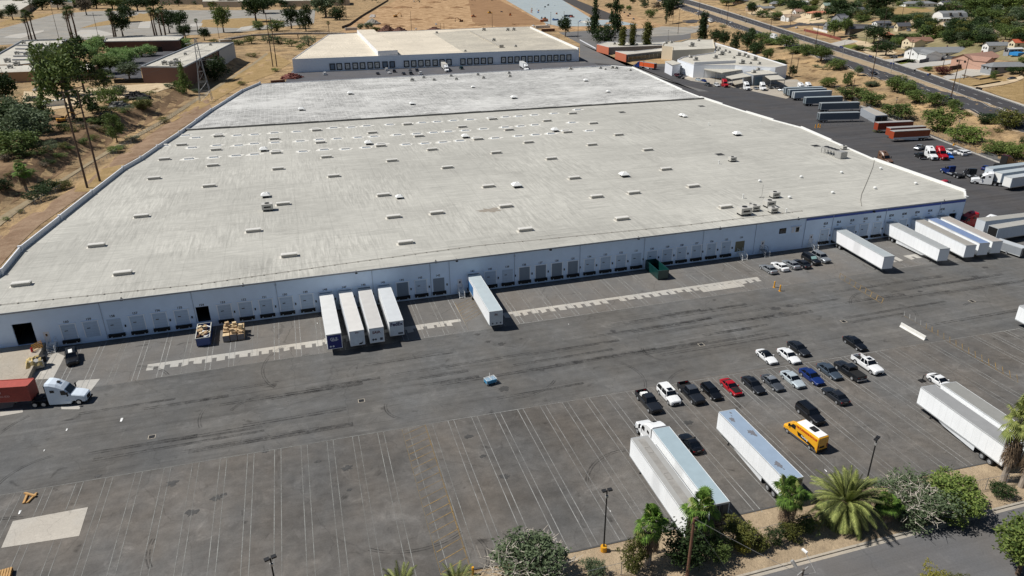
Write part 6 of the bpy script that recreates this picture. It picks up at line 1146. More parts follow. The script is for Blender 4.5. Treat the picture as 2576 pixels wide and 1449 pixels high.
# middle: offices and construction edge
trees('dark conifers behind the second warehouse', 'behind the second warehouse', 'tall', 'dark', [(2,1908,282,95,240),(2,2068,272,95,270)])
trees('pale trees in the office court', 'between the brick offices', 'column', 'mid', [(2,2115,392,105,150,'column','olive'),(2,2192,388,95,165,'column','olive'),(2,2302,383,125,170,'column','olive')])
tree('block', 'dark', 2, 1985, 330, 122, 118, 'square dark clipped ficus beside the orange brick office', nn=4000); tree('round', 'dark', 2, 1690, 275, 90, 125, 'dark round-topped tree by the construction gate')
trees('trees along the top edge', 'by the construction site', 'round', 'mid', [(2,2285,60,70,60,'airy','grey'),(2,2330,135,70,60,'low','mid'),(2,2380,75,70,50,'airy','bare'),(2,2450,180,90,170,'airy','dark'),(2,2500,70,140,90,'low','dark'),(2,2110,75,50,40,'low','mid'),(2,2170,80,40,35,'low','mid'),(2,2020,60,60,35,'low','dark'),(2,2200,25,50,35,'airy','dark'),(2,145,220,50,40,'low','grey'),(2,205,215,60,45,'low','grey'),(2,265,235,60,30,'low','olive'),(2,10,60,60,110,'airy','dark'),(2,2420,20,60,50,'round','dark')])
# right bank and workshop
trees('dark trees beside the workshop', 'behind the workshop', 'round', 'dark', [(3,145,310,135,170,'column','dark'),(3,245,350,90,110,'round','dark'),(3,310,360,80,105,'round','dark'),(3,395,385,90,130,'airy','dark'),(3,480,405,110,150,'round','dark'),(3,550,440,110,110,'round','dark'),(3,638,465,80,90,'round','mid'),(3,825,575,55,75,'airy','dark'),(3,740,485,70,35,'low','dark'),(3,515,280,60,60,'round','dark')])
trees('bushes on the right-hand bank', 'on the right bank', 'low', 'mid', [(3,590,325,110,75,'low','mid'),(3,670,340,110,50,'low','mid'),(3,780,355,150,90,'low','mid'),(3,850,400,120,50,'low','mid'),(3,930,415,100,80,'low','mid'),(3,1040,460,175,105,'round','mid'),(3,1155,525,115,80,'low','mid'),(3,1320,572,65,65,'round','grey'),(3,1095,655,110,70,'low','bright'),(3,1240,655,70,100,'airy','mid'),(3,1420,655,90,45,'low','grey'),(3,1280,750,170,95,'low','mid'),(3,1420,800,150,105,'low','mid'),(3,1600,690,130,120,'low','mid'),(3,1690,715,120,100,'low','mid'),(3,1760,770,130,95,'low','mid'),(3,1915,795,160,95,'low','mid'),(3,2045,840,95,90,'low','mid'),(3,1625,890,190,115,'low','mid'),(3,1920,985,200,165,'low','bright'),(3,2130,1075,215,130,'low','bright'),(3,2295,930,130,75,'low','dark'),(3,2435,965,170,135,'low','olive'),(3,2390,1150,220,85,'low','bright'),(3,2530,1190,160,100,'low','bright'),(3,2575,1110,60,90,'low','dark')], nn=2800)
trees('scrub on the right-hand bank', 'dotting the right bank', 'low', 'olive', [(3,1200,700,60,30),(3,1560,640,60,25,'low','grey'),(3,1000,505,50,22,'low','grey'),(3,1060,520,60,25,'low','grey'),(3,300,210,50,25,'low','grey'),(3,2150,870,70,30,'low','olive'),(3,2380,1000,60,30,'low','olive'),(3,1850,860,60,30,'low','grey'),(3,730,470,40,25,'low','dark'),(3,1470,1500-500,60,25,'low','olive')], name='bush', cat='bush', nn=900)
# houses side
trees('trees among the houses', 'among the houses', 'round', 'dark', [(3,330,45,110,50,'round','mid'),(3,420,30,90,40,'round','dark'),(3,520,110,80,80,'round','dark'),(3,600,130,90,50,'low','mid'),(3,690,150,110,60,'low','mid'),(3,640,20,120,40,'round','dark'),(3,800,60,120,50,'round','dark'),(3,850,90,130,75,'round','dark'),(3,740,30,80,40,'round','dark'),(3,960,105,110,55,'round','mid'),(3,1010,150,60,50,'round','dark'),(3,1100,70,110,60,'round','dark'),(3,1190,130,150,110,'round','dark'),(3,1160,50,100,50,'round','mid'),(3,1340,50,100,50,'round','mid'),(3,1470,120,190,150,'round','dark'),(3,1345,165,90,50,'low','mid'),(3,1140,285,110,120,'round','mid'),(3,1230,265,90,110,'round','mid'),(3,1440,330,150,120,'round','dark'),(3,1645,210,130,80,'round','dark'),(3,1640,340,120,75,'round','dark'),(3,1530,420,140,100,'round','dark'),(3,1610,360,100,70,'round','mid'),(3,1720,400,70,45,'low','olive'),(3,1800,210,90,45,'round','mid'),(3,1890,205,80,50,'round','dark'),(3,1930,130,80,80,'round','dark'),(3,2010,100,110,60,'round','bare'),(3,1880,40,90,50,'round','dark'),(3,2200,110,170,110,'round','mid'),(3,2330,100,180,120,'round','mid'),(3,2450,100,170,120,'round','bright'),(3,2540,90,120,110,'round','bright'),(3,2290,190,190,110,'round','mid'),(3,2220,250,150,100,'round','dark')])
trees('trees among the right-hand houses', 'near the right-hand houses', 'round', 'mid', [(3,1900,280,130,60,'low','mid'),(3,1990,270,120,65,'low','grey'),(3,2090,290,130,70,'low','mid'),(3,2190,320,150,80,'round','dark'),(3,2270,350,130,80,'round','dark'),(3,2060,230,90,50,'low','dark'),(3,2430,270,130,60,'round','dark'),(3,2530,350,120,90,'round','dark'),(3,2400,210,60,70,'airy','grey'),(3,2500,170,80,80,'airy','grey'),(3,1870,300,60,35,'low','bright'),(3,1960,560,110,60,'low','fl'),(3,1850,535,70,30,'airy','mid'),(3,2340,600,50,60,'airy','mid'),(3,2490,560,90,50,'round','dark'),(3,2560,570,90,60,'round','dark'),(3,1720,472,60,25,'low','dark'),(3,2120,355,90,50,'low','mid'),(3,1570,300,70,40,'low','dark'),(3,2560,480,60,50,'low','mid'),(3,1750,290,90,40,'low','mid'),(3,1790,250,60,30,'low','dark'),(3,1285,290,50,30,'low','dark'),(3,1330,440-60,90,35,'low','dark'),(3,1450,390,110,50,'low','mid')])
tree('block', 'dark', 3, 1560, 140, 110, 26, 'long clipped dark hedge beside the bare lot, left length', cat='hedge', name='hedge'); tree('block', 'mid', 3, 1680, 140, 130, 30, 'long clipped dark hedge beside the bare lot, middle length', cat='hedge', name='hedge'); tree('block', 'dark', 3, 1800, 135, 130, 34, 'long clipped dark hedge beside the bare lot, right length', cat='hedge', name='hedge')
lbk = random.Random(5); got = 0
for _ in range(400):      # brush on the left bank
    x, y = lbk.uniform(0, 1300), lbk.uniform(760, 1440); 
    lim = 1500-(x-0)*.62
    if y > lim or y < 1150-x*.42: continue
    s = lbk.uniform(45, 120); tree('low', lbk.choice(['olive','bare','grey','mid','dark']), 1, x, y, s, s*.5, 'dry brush clump on the brown left bank', 'brush clumps on the left bank', name='bush', nn=900, ls=.5, cat='bush'); got += 1
    if got > 46: break
FILL = []; tl_ = random.Random(8)
for i in range(34):      # trees along the far edge of the empty lots
    x = i*74+tl_.uniform(-25, 25); y = tl_.uniform(28, 70) if not 1180 < x < 1560 else tl_.uniform(10, 26); w_ = tl_.uniform(55, 105); FILL.append((w_, tl_.choice(['round','round','low']), tl_.choice(['dark','mid','grey','dark','olive']), 1, x, y, w_, w_*.6, 'dark tree in the line beyond the empty lots', 'tree line beyond the empty lots'))
# garden trees filling the plots between the houses
gr_ = random.Random(21); HP = [(1960,432),(1800,345),(2290,480),(2390,385),(2470,540),(2050,158),(1520,200),(1800,52),(1040,120),(830,150),(560,75),(650,82),(1105,80),(1215,180),(2450,200),(2560,360),(940,38),(450,25),(1310,98),(1550,292),(1340,240),(1825,265),(1620,8),(2130,25),(2060,200),(1975,165),(2510,405)]
HP = [GT(3, *q) for q in HP]; got = 0
for _ in range(2600):
    x, y = gr_.uniform(330, 2560), gr_.uniform(-10, 330); p = GT(3, x, y); e = (p.x-190)*.95-(p.y-50)*.31
    if e < 122 or any((p-h).xy.length < 13 for h in HP) or (1560 < x < 1900 and 60 < y < 150) or (850 < x < 1760 and 165 < y < 245): continue
    s = gr_.uniform(7, 13)/mpp(p)*3*.8; FILL.append((s, gr_.choice(['round','round','low']), gr_.choice(['dark','dark','mid','olive','grey']), 3, x, y, s, s*.85, 'dark leafy garden tree between the far houses', 'garden trees between the far houses')); got += 1
    if got > 230: break
FILL.sort(key=lambda q: -q[0]); HF = []
for q in FILL[:84]: tree(*q[1:], nn=1600, ls=.5)
sv, sf = {}, {}
for i, q in enumerate(FILL[84:]):      # the smallest ones, past what can be told apart
    p = GT(*q[3:6]); k = mpp(p)/3; W_, H_ = q[6]*k*1.28, q[7]*k*1.2; me = proto_tree(q[1], q[2], i % 3, 420, .85)[0]; n = len(me.vertices); a = np.empty(n*3, 'f'); me.vertices.foreach_get('co', a); a = a.reshape(-1, 3)
    a = a*np.array([W_/10, W_/10, H_/10])+np.array(tuple(p)); sv.setdefault(q[2], []).append(a)
for j, (lf_, l) in enumerate(sv.items()): HF.append((lf_, np.concatenate(l)))
mv = np.concatenate([h[1] for h in HF]); fm = bpy.data.meshes.new('garden_trees'); fm.from_pydata(mv.tolist(), [], np.arange(len(mv)).reshape(-1, 4).tolist())
for h in HF: fm.materials.append(LF[h[0]])
fm.polygons.foreach_set('material_index', np.repeat(np.arange(len(HF)), [len(h[1])//4 for h in HF])); fo = bpy.data.objects.new('garden_trees', fm); C.objects.link(fo); tag(fo, kind='stuff')
# wooded area beyond everything
far = MB(); fr_ = random.Random(9)
for i in range(2600):
    x = fr_.uniform(-900, 2200); y = fr_.uniform(1250, 3600); z = float(hgt(x, y)); s = fr_.uniform(5, 9)
    for _ in range(14): p = Vector((x+fr_.gauss(0,s*.45), y+fr_.gauss(0,s*.45), z+s*.6+fr_.gauss(0,s*.3))); a = Vector((fr_.uniform(-1,1), fr_.uniform(-1,1), fr_.uniform(-.6,.6)))*s*.3; q = Vector((fr_.uniform(-1,1), fr_.uniform(-1,1), fr_.uniform(-.6,.6)))*s*.25; far.face([p-a, p-q, p+a, p+q])
tag(far.build('distant_trees', LF['dark']), kind='stuff')
# ------------------------------------------------------------------ zones of the wider ground
flat('construction_ground', [(2,55,245),(2,-20,262),(1,2560,250),(2,150,130),(2,420,0),(2,560,-30),(2,1600,-30),(2,1640,0),(2,2130,90),(2,2420,190),(2,2490,208),(2,1650,235),(2,1440,205)], DIRT, .08)
flat('dark_dirt_bank', [(2,960,0),(2,1190,0),(2,1540,180),(2,1200,205),(2,990,165)], DIRTD, .12)
flat('new_slab', [(2,1220,-12),(2,1650,-12),(2,1900,150),(2,2060,150),(2,2240,188),(2,1800,200),(2,1640,200),(2,1545,178)], SLAB, .2)
flat('gravel_strip', [(2,1650,-8),(2,1750,-8),(2,2110,135),(2,2035,150),(2,1945,145)], M('dark_gravel', '3f3a36', .9, var=.2), .26)
flat('empty_lot', [(1,-80,240),(1,420,105),(1,700,85),(1,1200,75),(1,1560,78),(1,2380,72),(1,2370,175),(1,1880,235),(1,1500,262),(1,900,285),(1,-80,345)], ASPO, .06)
drape('dry_grass_patch', [(1,2,170),(1,120,130),(1,400,98),(1,330,125),(1,160,165),(1,2,200)], GRASSD, .12); flat('dry_grass_patch', [(1,740,170),(1,1150,92),(1,1200,110),(1,1020,165),(1,600,215)], GRASSD, .12); flat('dry_grass_patch', [(1,1530,150),(1,1880,135),(1,2160,160),(1,1880,215),(1,1500,205)], GRASSD, .12); flat('dry_grass_patch', [(1,1050,100),(1,1190,120),(1,1130,170),(1,1010,160)], GRASSD, .13)
for px in ([(1,80,265),(1,330,228),(1,330,240),(1,160,290),(1,20,285)], [(1,540,262),(1,610,228),(1,735,225),(1,880,262),(1,740,282),(1,520,285)], [(1,1060,165),(1,1140,160),(1,1130,215),(1,1040,215)], [(1,1440,180),(1,1530,175),(1,1520,200),(1,1420,205)], [(1,1820,205),(1,1930,190),(1,1880,225),(1,1780,235)]): flat('concrete_pad', px, CONL, .16)
flat('courtyard_paving', [(1,740,440),(1,1160,400),(1,1360,350),(1,1380,390),(1,1060,512),(1,1075,605),(1,880,590),(1,700,560)], asphalt('courtyard_asphalt', hx('55565a'), mott=.1), 3.75) if 0 else drape('courtyard_paving', [(1,740,440),(1,1160,400),(1,1350,350),(1,1380,390),(1,1060,512),(1,1075,605),(1,880,590),(1,700,560)], asphalt('courtyard_asphalt', hx('55565a'), mott=.1), .1)
drape('garden_ground', [(3,300,-10),(3,760,95),(3,900,175),(3,1150,195),(3,1400,330),(3,1750,400),(3,2250,440),(3,2576,470),(3,2640,300),(3,2640,-20),(3,1500,-25),(3,700,-22)], soil('garden_soil', '6f6a4a', '97896c', .05), .09, 10)
drape('bank_soil', [(1,-60,800),(1,300,830),(1,560,900),(1,860,850),(1,1180,770),(1,1340,670),(1,1460,720),(1,1180,900),(1,840,1080),(1,590,1230),(4,50,110),(4,-60,190)], soil('brown_bank_soil', '66523f', '8d755a', .12), .06, 3)
drape('bare_strip', [(1,590,1449),(1,860,1195),(1,1200,970),(1,1400,840),(1,1560,745),(1,1600,820),(1,1340,985),(1,1170,1105),(1,920,1260),(1,690,1440)], soil('bare_strip_soil', '7b6450', '96806a', .15), .07, 4)
drape('bare_strip', [(4,0,310),(4,200,190),(4,440,40),(4,560,-30),(4,680,-15),(4,300,250),(4,140,400),(4,0,560)], bpy.data.materials['bare_strip_soil'], .07, 4)
drape('scrap_yard_soil', [(1,180,690),(1,400,700),(1,860,650),(1,1300,620),(1,1340,650),(1,1150,700),(1,900,740),(1,400,830),(1,160,830)], BARE, .1)
strip('channel_path', [GT(4,-40,215), GT(4,60,150), GT(1,600,1270), GT(1,850,1110), GT(1,1200,920), GT(1,1500,730), GT(1,1800,545), GT(1,2010,400)], [GT(4,0,260), GT(4,150,140), GT(1,680,1240), GT(1,900,1110), GT(1,1240,925), GT(1,1530,735), GT(1,1815,555), GT(1,2025,408)], PATHM, .12)
drape('dry_grass_bank', [(1,560,1449),(1,640,1320),(1,940,1240),(1,720,1449)], GRASSD, .1)
drape('dry_grass_bank', [(1,1230,960),(1,1560,700),(1,1790,560),(1,2040,390),(1,2200,470),(1,2060,560),(1,1830,640),(1,1560,800)], GRASSD, .08)
flat('office_yard', [(2,1640,245),(2,2280,205),(2,2420,190),(2,2576,240),(3,60,250),(3,60,290),(2,2420,330),(2,1920,345),(2,2030,420),(2,2160,500),(2,2300,560),(2,2576,640),(3,200,690),(3,120,690),(2,2200,500),(2,1860,470),(2,1800,480),(2,1800,330)], asphalt('office_asphalt', hx('6a6a6a'), mott=.1), .04)
flat('office_apron', [(3,0,590),(3,250,690),(3,620,700),(3,820,730),(3,1050,660),(3,1500,800),(3,1360,790),(3,1120,640),(3,860,590),(3,400,640),(3,60,560)], CON, .045) if 0 else flat('office_apron', [(3,0,590),(3,60,610),(3,420,665),(3,780,745),(3,1000,680),(3,860,600),(3,780,600),(3,60,570)], CON, .05)
# divided road
U = [(-200,-62),(0,-5),(300,78),(600,165),(850,255),(1050,318),(1288,395),(1758,530),(2038,632),(2576,803),(2800,880)]; UL = [(-200,-40),(0,22),(300,110),(600,205),(850,300),(1050,365),(1288,440),(1758,580),(2038,700),(2576,880),(2800,960)]
NU = [(-200,-20),(0,45),(300,135),(600,215),(850,322),(1050,405),(1288,487),(1758,645),(2038,765),(2576,917),(2800,1000)]; NL = [(-200,5),(0,78),(300,178),(600,262),(850,375),(1050,455),(1288,537),(1758,685),(2038,810),(2576,985),(2800,1065)]
eU, eUL, eNU, eNL = [[GT(3, *q) for q in l] for l in (U, UL, NU, NL)]
def fit(pl):     # smooth the surveyed edge
    a = np.array([[p.x, p.y] for p in pl]); t = a[:, 1]; c = np.polyfit(t, a[:, 0], 3); ys = np.linspace(t.min(), t.max(), 60)[::-1]; return [(float(np.polyval(c, y)), float(y)) for y in ys]
fU = fit(eU)
def off(pl, d):
    o = []
    for i in range(len(pl)):
        a = Vector(pl[max(i-1, 0)]); b = Vector(pl[min(i+1, len(pl)-1)]); v = (b-a).normalized(); n = Vector((v.y, -v.x)); o.append(tuple(Vector(pl[i])+n*d))
    return o
sgn = 1 if off(fU, 5)[30][0] < fU[30][0] else -1
WU = float(np.mean([abs((Vector(p[:2])-Vector(q[:2])).length) for p, q in zip(fit(eUL), fU)]))
cU = min(max(WU, 9), 15)
fN = fit(eNL)
strip('roadway', fU, off(fU, 12.5*sgn), ASPR, .16, 200); strip('roadway', off(fN, -11.5*sgn), fN, ASPR, .16, 200)
strip('median', off(fU, 12.5*sgn), off(fN, -11.5*sgn), STRIP, .2, 200)
strip('sidewalk', off(fU, -2.2*sgn), off(fU, -.1*sgn), CONL, .26, 200); strip('road_shoulder', fN, off(fN, 1.6*sgn), STRIP, .14, 200)
strip('gutter_kerb', off(fU, 12.4*sgn), off(fU, 12.9*sgn), CONL, .3, 200, 1)
rl = MB()
def dash(pl, d, w_, on=1, gap=0, z=.24):
    q = interp([tuple(p) for p in off(pl, d*sgn)], 500)
    acc = 0
    for i in range(len(q)-1):
        a, b = Vector(q[i]), Vector(q[i+1]); l = (b-a).length; acc += l
        if gap and (acc % (on+gap)) > on: continue
        n = Vector((-(b-a).y, (b-a).x)).normalized()*w_/2; rl.face([(*(a-n), float(hgt(*a))+z), (*(b-n), float(hgt(*b))+z), (*(b+n), float(hgt(*b))+z), (*(a+n), float(hgt(*a))+z)])
dash(fU, 6.2, .22, 4, 8); dash(fU, 12.0, .18); dash(fU, .7, .16); dash(fN, -1.0, .2); dash(fN, -5.8, .22, 4, 8); dash(fN, -10.9, .18)
tag(rl.build('road_lines', LINEW), kind='structure')
for nm, px, m in (('side_street', [(3,430,120),(3,560,160),(3,640,215),(3,560,225),(3,430,200),(3,200,160),(3,0,175),(3,0,155),(3,250,140)], ASPR), ('side_street', [(3,780,215),(3,860,195),(3,960,192),(3,1260,205),(3,1500,212),(3,1720,222),(3,1700,200),(3,1500,190),(3,1260,180),(3,980,175),(3,880,170),(3,840,185),(3,700,195)], ASPR), ('side_street', [(2,2200,245),(2,2420,200),(2,2576,205),(3,60,200),(3,200,190),(3,190,215),(2,2576,265),(2,2280,280)], ASPO),
     ('driveway', [(3,1110,330),(3,1230,300),(3,1330,310),(3,1180,350),(3,1140,345)], CONL), ('driveway', [(3,1430,460),(3,1640,440),(3,1760,400),(3,2060,430),(3,2080,445),(3,1860,450),(3,1700,470),(3,1600,480),(3,1480,470)], CONL), ('driveway', [(3,1640,490),(3,1770,460),(3,2090,445),(3,2080,465),(3,1800,510),(3,1720,530)], CONL), ('driveway', [(3,1960,580),(3,2140,520),(3,2290,505),(3,2420,540),(3,2130,590),(3,2000,600)], CONL), ('driveway', [(3,2150,655),(3,2400,610),(3,2560,570),(3,2576,590),(3,2420,640),(3,2230,668)], BARE),
     ('bare_lot', [(3,1700,150),(3,1900,135),(3,2000,145),(3,1960,200),(3,1740,190)], BARE), ('dry_paddock', [(3,1560,85),(3,1640,50),(3,1840,60),(3,1890,85),(3,1620,115)], GRASSD), ('green_strip', [(3,1620,45),(3,1720,45),(3,1850,65),(3,1830,72),(3,1690,60)], LAWN), ('lawn', [(3,1580,470),(3,1700,445),(3,1750,460),(3,1660,485)], LAWN), ('lawn', [(3,1200,345),(3,1300,335),(3,1350,350),(3,1260,372)], LAWN), ('house_yard', [(3,1280,300),(3,1500,330),(3,1620,400),(3,1500,440),(3,1380,400)], BARE), ('dry_paddock', [(3,1960,610),(3,2300,560),(3,2500,600),(3,2200,655),(3,2050,640)], GRASSD), ('dry_paddock', [(3,2280,680),(3,2576,600),(3,2576,780),(3,2400,730)], GRASSD), ('front_yard', [(3,740,85),(3,900,60),(3,1000,120),(3,1100,160),(3,900,185),(3,800,150)], BARE), ('front_yard', [(3,300,20),(3,480,40),(3,520,70),(3,400,60),(3,270,35)], GRASSD), ('front_yard', [(3,480,95),(3,600,70),(3,760,105),(3,640,125),(3,520,115)], BARE)): drape(nm, px, m, .14, 8)
# ------------------------------------------------------------------ houses
RG_ = dict(grey=M('grey_shingle', '7b7d7e', .85, var=.12, scale=1), dgrey=M('dark_shingle', '54555a', .85, var=.12, scale=1), brown=M('brown_shingle', '80604f', .85, var=.12, scale=1), terra=M('terracotta_tile', 'b5755a', .8, var=.12, scale=1), tan=M('tan_tile', '94806c', .85, var=.12, scale=1), pink=M('pink_brown_shingle', '9a7767', .85, var=.1, scale=1), white=M('white_metal_roof', 'c6c6c2', .6, var=.05), orange=M('orange_tile', 'b3573a', .8, var=.1), green=M('grey_green_roof', '7f9085', .8, var=.08))
WG_ = dict(white=M('house_white', 'd9d9d6', .8, var=.04), cream=M('house_cream', 'd2c5a8', .8, var=.05), tan=M('house_tan', 'b39c84', .8, var=.05), pink=M('house_pink', 'c09a86', .8, var=.05), grey=M('house_grey', '8f9294', .8), dark=M('house_dark', '5a5550', .8))
def house(lb, t, x, y, lpx, wr, wall, roof, ang, kind='gable', hw=3.0, hr=2.2, wing=None, chim=True, dormer=False, name='house', garage=True):
    """x,y: middle of the near wall foot; lpx: seen length; wr: width/length"""
    p = GT(t, x, y); L = lpx/3*mpp(p); W_ = L*wr; h = thing(name, lb, 'house' if name == 'house' else 'shed', (p.x, p.y, p.z), R(ang)); c = (0, W_/2)
    def block(cx_, cy_, l, w_, z, rr, kd, eave=.5):
        b = MB(); b.box(cx_-l/2, cx_+l/2, cy_-w_/2, cy_+w_/2, -2.5, z)
        if kd == 'gable': b.face([(cx_-l/2, cy_-w_/2, z), (cx_-l/2, cy_, z+rr), (cx_-l/2, cy_+w_/2, z)]); b.face([(cx_+l/2, cy_-w_/2, z), (cx_+l/2, cy_+w_/2, z), (cx_+l/2, cy_, z+rr)])
        b.build('wall', WG_[wall], h); b = MB(); a, q = l/2+eave, w_/2+eave; rx = a-(q*.9 if kd == 'hip' else 0); dz = rr*eave/(w_/2); th = .18
        if kd == 'gambrel':
            pr = [(-q, z-dz), (-q*.72, z+rr*.62), (0, z+rr), (q*.72, z+rr*.62), (q, z-dz)]
            for i in range(4): (y0, z0), (y1, z1) = pr[i], pr[i+1]; b.face([(cx_-a, cy_+y0, z0), (cx_+a, cy_+y0, z0), (cx_+a, cy_+y1, z1), (cx_-a, cy_+y1, z1)])
            for s_ in (-1, 1): b.face([(cx_+s_*(a-.4), cy_+y0, z0) for y0, z0 in pr], 1)
        else:
            rx = max(rx, .3)
            for z_ in (0, -th): b.face([(cx_-a, cy_-q, z-dz+z_), (cx_+a, cy_-q, z-dz+z_), (cx_+rx, cy_, z+rr+z_), (cx_-rx, cy_, z+rr+z_)]); b.face([(cx_-a, cy_+q, z-dz+z_), (cx_+a, cy_+q, z-dz+z_), (cx_+rx, cy_, z+rr+z_), (cx_-rx, cy_, z+rr+z_)]); (b.face([(cx_-a, cy_-q, z-dz+z_), (cx_-rx, cy_, z+rr+z_), (cx_-a, cy_+q, z-dz+z_)]), b.face([(cx_+a, cy_-q, z-dz+z_), (cx_+rx, cy_, z+rr+z_), (cx_+a, cy_+q, z-dz+z_)])) if kd == 'hip' else None
        o = b.build('roof', [RG_[roof], WG_[wall]], h); return o
    ro = block(0, W_/2, L, W_, hw, hr, kind)
    if wing: wx, ws = wing; block(L*wx, -W_*.15, L*ws, W_*1.3, hw-.05, hr*.8, 'gable' if kind == 'gable' else 'hip') if 0 else None; b = None
    if wing:
        wx, ws = wing; l, w_ = L*ws, W_*.6; b = MB(); b.box(L*wx-l/2, L*wx+l/2, -w_, 0, -2.5, hw-.05); b.face([(L*wx-l/2, -w_, hw-.05), (L*wx+l/2, -w_, hw-.05), (L*wx, -w_, hw+hr*.7)]); b.build('wing_wall', WG_[wall], h)
        b = MB(); rz_ = hw+hr*.72; b.face([(L*wx-l/2-.4, -w_-.5, hw-.25), (L*wx, -w_-.5, rz_), (L*wx, W_*.45, rz_), (L*wx-l/2-.4, .3, hw-.25)]); b.face([(L*wx+l/2+.4, -w_-.5, hw-.25), (L*wx, -w_-.5, rz_), (L*wx, W_*.45, rz_), (L*wx+l/2+.4, .3, hw-.25)]); b.build('wing_roof', RG_[roof], h)
    if chim: b = MB(); b.box(L*.2, L*.2+.9, W_*.55, W_*.55+.7, hw, hw+hr+.8); b.build('chimney', M('chimney_brick', '8a6a58', .9), ro)
    n = max(2, int(L/5))
    for k in range(n):
        cx_ = -L/2+L*(k+.5)/n
        if wing and abs(cx_-L*wing[0]) < L*wing[1]*.6: continue
        b = MB(); b.box(cx_-.8, cx_+.8, -.04, .02, 1.0, 2.2); o = b.build('window', DGLS, h)
    for k in (.35, .7):
        b = MB(); b.box(L/2-.02, L/2+.04, W_*k-.6, W_*k+.6, 1.0, 2.2); b.box(-L/2-.04, -L/2+.02, W_*k-.6, W_*k+.6, 1.0, 2.2); b.build('window', DGLS, h)
    if garage: b = MB(); b.box(L*.32-1.3, L*.32+1.3, -.06, .01, 0, 2.2); b.build('garage_door', WG_['white'], h)
    else: b = MB(); b.box(-.5, .5, -.06, .01, 0, 2.1); b.build('door', DST, h)
    if dormer:
        for k in (-.2, .2): b = MB(); b.box(L*k-.9, L*k+.9, .2, W_*.3, hw+.4, hw+hr*.62+.5); b.build('dormer', WG_['dark'], ro)
    return h
house('long white single-storey house with pale grey roof and porch columns', 3, 1960, 432, 400, .42, 'white', 'grey', -12, 'gable', 3.0, 2.6, (-.34, .3)); house('cream house with brown gabled roof behind the long white house', 3, 1800, 345, 190, .5, 'cream', 'brown', -8, 'gable', 3.2, 2.2, (-.3, .45)); house('pink house with wide pinkish-brown roof at far right', 3, 2290, 480, 360, .45, 'pink', 'pink', 12, 'gable', 3.0, 2.6, (-.36, .3)); house('white house with grey roof beside the orange-roofed one', 3, 2390, 385, 180, .42, 'white', 'grey', -14, 'gable', 3.4, 1.6)
house('low grey hip-roofed house below the pink house', 3, 2470, 540, 300, .4, 'grey', 'grey', -14, 'hip', 2.8, 1.8, chim=False); house('grey-roofed barn-shaped house with dormers', 3, 2050, 158, 200, .6, 'white', 'grey', -8, 'gambrel', 3.2, 4.6, dormer=True, garage=False); house('small white garage with dark roof behind the street trees', 3, 1520, 200, 110, .7, 'white', 'dgrey', -12, 'gable', 2.8, 1.5, chim=False, name='garage'); house('wide white house with porch arches near the top edge', 3, 1800, 52, 240, .4, 'white', 'grey', -16, 'hip', 3.4, 2.0, garage=False)
house('low house with terracotta roof beside the big dark tree', 3, 1040, 120, 150, .5, 'cream', 'terra', -8, 'hip', 2.8, 1.6); house('white cottage with brown roof near the roadside fence', 3, 830, 150, 120, .6, 'white', 'tan', -10, 'gable', 3.2, 2.2, (-.25, .4)); house('grey-roofed house among trees near the road, left one', 3, 560, 75, 130, .5, 'tan', 'grey', -14, 'hip', 3, 1.8); house('grey-roofed house among trees near the road, right one', 3, 650, 82, 120, .5, 'cream', 'grey', 8, 'gable', 3, 1.8)
house('tall pale house with grey-green roof', 3, 1105, 80, 80, .8, 'cream', 'green', -14, 'gable', 5, 2.2); house('grey steep-roofed house with white gable by the street', 3, 1215, 180, 110, .7, 'grey', 'dgrey', 20, 'gable', 5.0, 3.2, (-.3, .4), chim=False); house('tan-roofed house behind the trees at the right edge', 3, 2450, 200, 230, .45, 'white', 'tan', -8, 'hip', 3.2, 2.4); house('orange-roofed house at the right edge', 3, 2560, 360, 130, .5, 'cream', 'orange', -10, 'gable', 3.2, 1.6)
house('white small house near the top edge left of the tall pale house', 3, 940, 38, 90, .5, 'white', 'white', -8, 'gable', 3.2, 1.2, garage=False); house('house with tan roof near the top edge', 3, 450, 25, 110, .5, 'tan', 'dgrey', -10, 'hip', 3, 1.6); house('grey-roofed house beside the red fence', 3, 1310, 98, 150, .5, 'grey', 'dgrey', -6, 'gable', 3.2, 1.8); house('small terracotta roof among dark trees', 3, 1550, 292, 90, .7, 'cream', 'terra', -10, 'hip', 2.8, 1.6)
house('long grey house along the side street', 3, 1340, 240, 180, .3, 'dark', 'dgrey', -4, 'gable', 2.8, 1.4, chim=False); house('small white-roofed outbuilding in the gardens', 3, 1825, 265, 60, .6, 'cream', 'tan', 10, 'hip', 2.8, 1.4, chim=False, name='shed', garage=False); house('tan-roofed house at the top edge', 3, 1620, 8, 110, .5, 'cream', 'terra', -10, 'hip', 3, 1.8); house('pale flat-roofed house at the top edge', 3, 2130, 25, 120, .5, 'white', 'white', -10, 'gable', 3, 1.0, chim=False)
house('white outbuilding with lean roof beside the barn-shaped house', 3, 2060, 200, 170, .25, 'white', 'white', 10, 'gable', 3, .7, chim=False, name='shed', garage=False); house('white carport roof left of the barn-shaped house', 3, 1975, 165, 100, .5, 'white', 'white', -8, 'gable', 2.6, .6, chim=False, name='carport', garage=False); house('pale covered patio at the right edge', 3, 2510, 405, 120, .4, 'grey', 'white', -6, 'gable', 2.8, .5, chim=False, name='carport', garage=False)
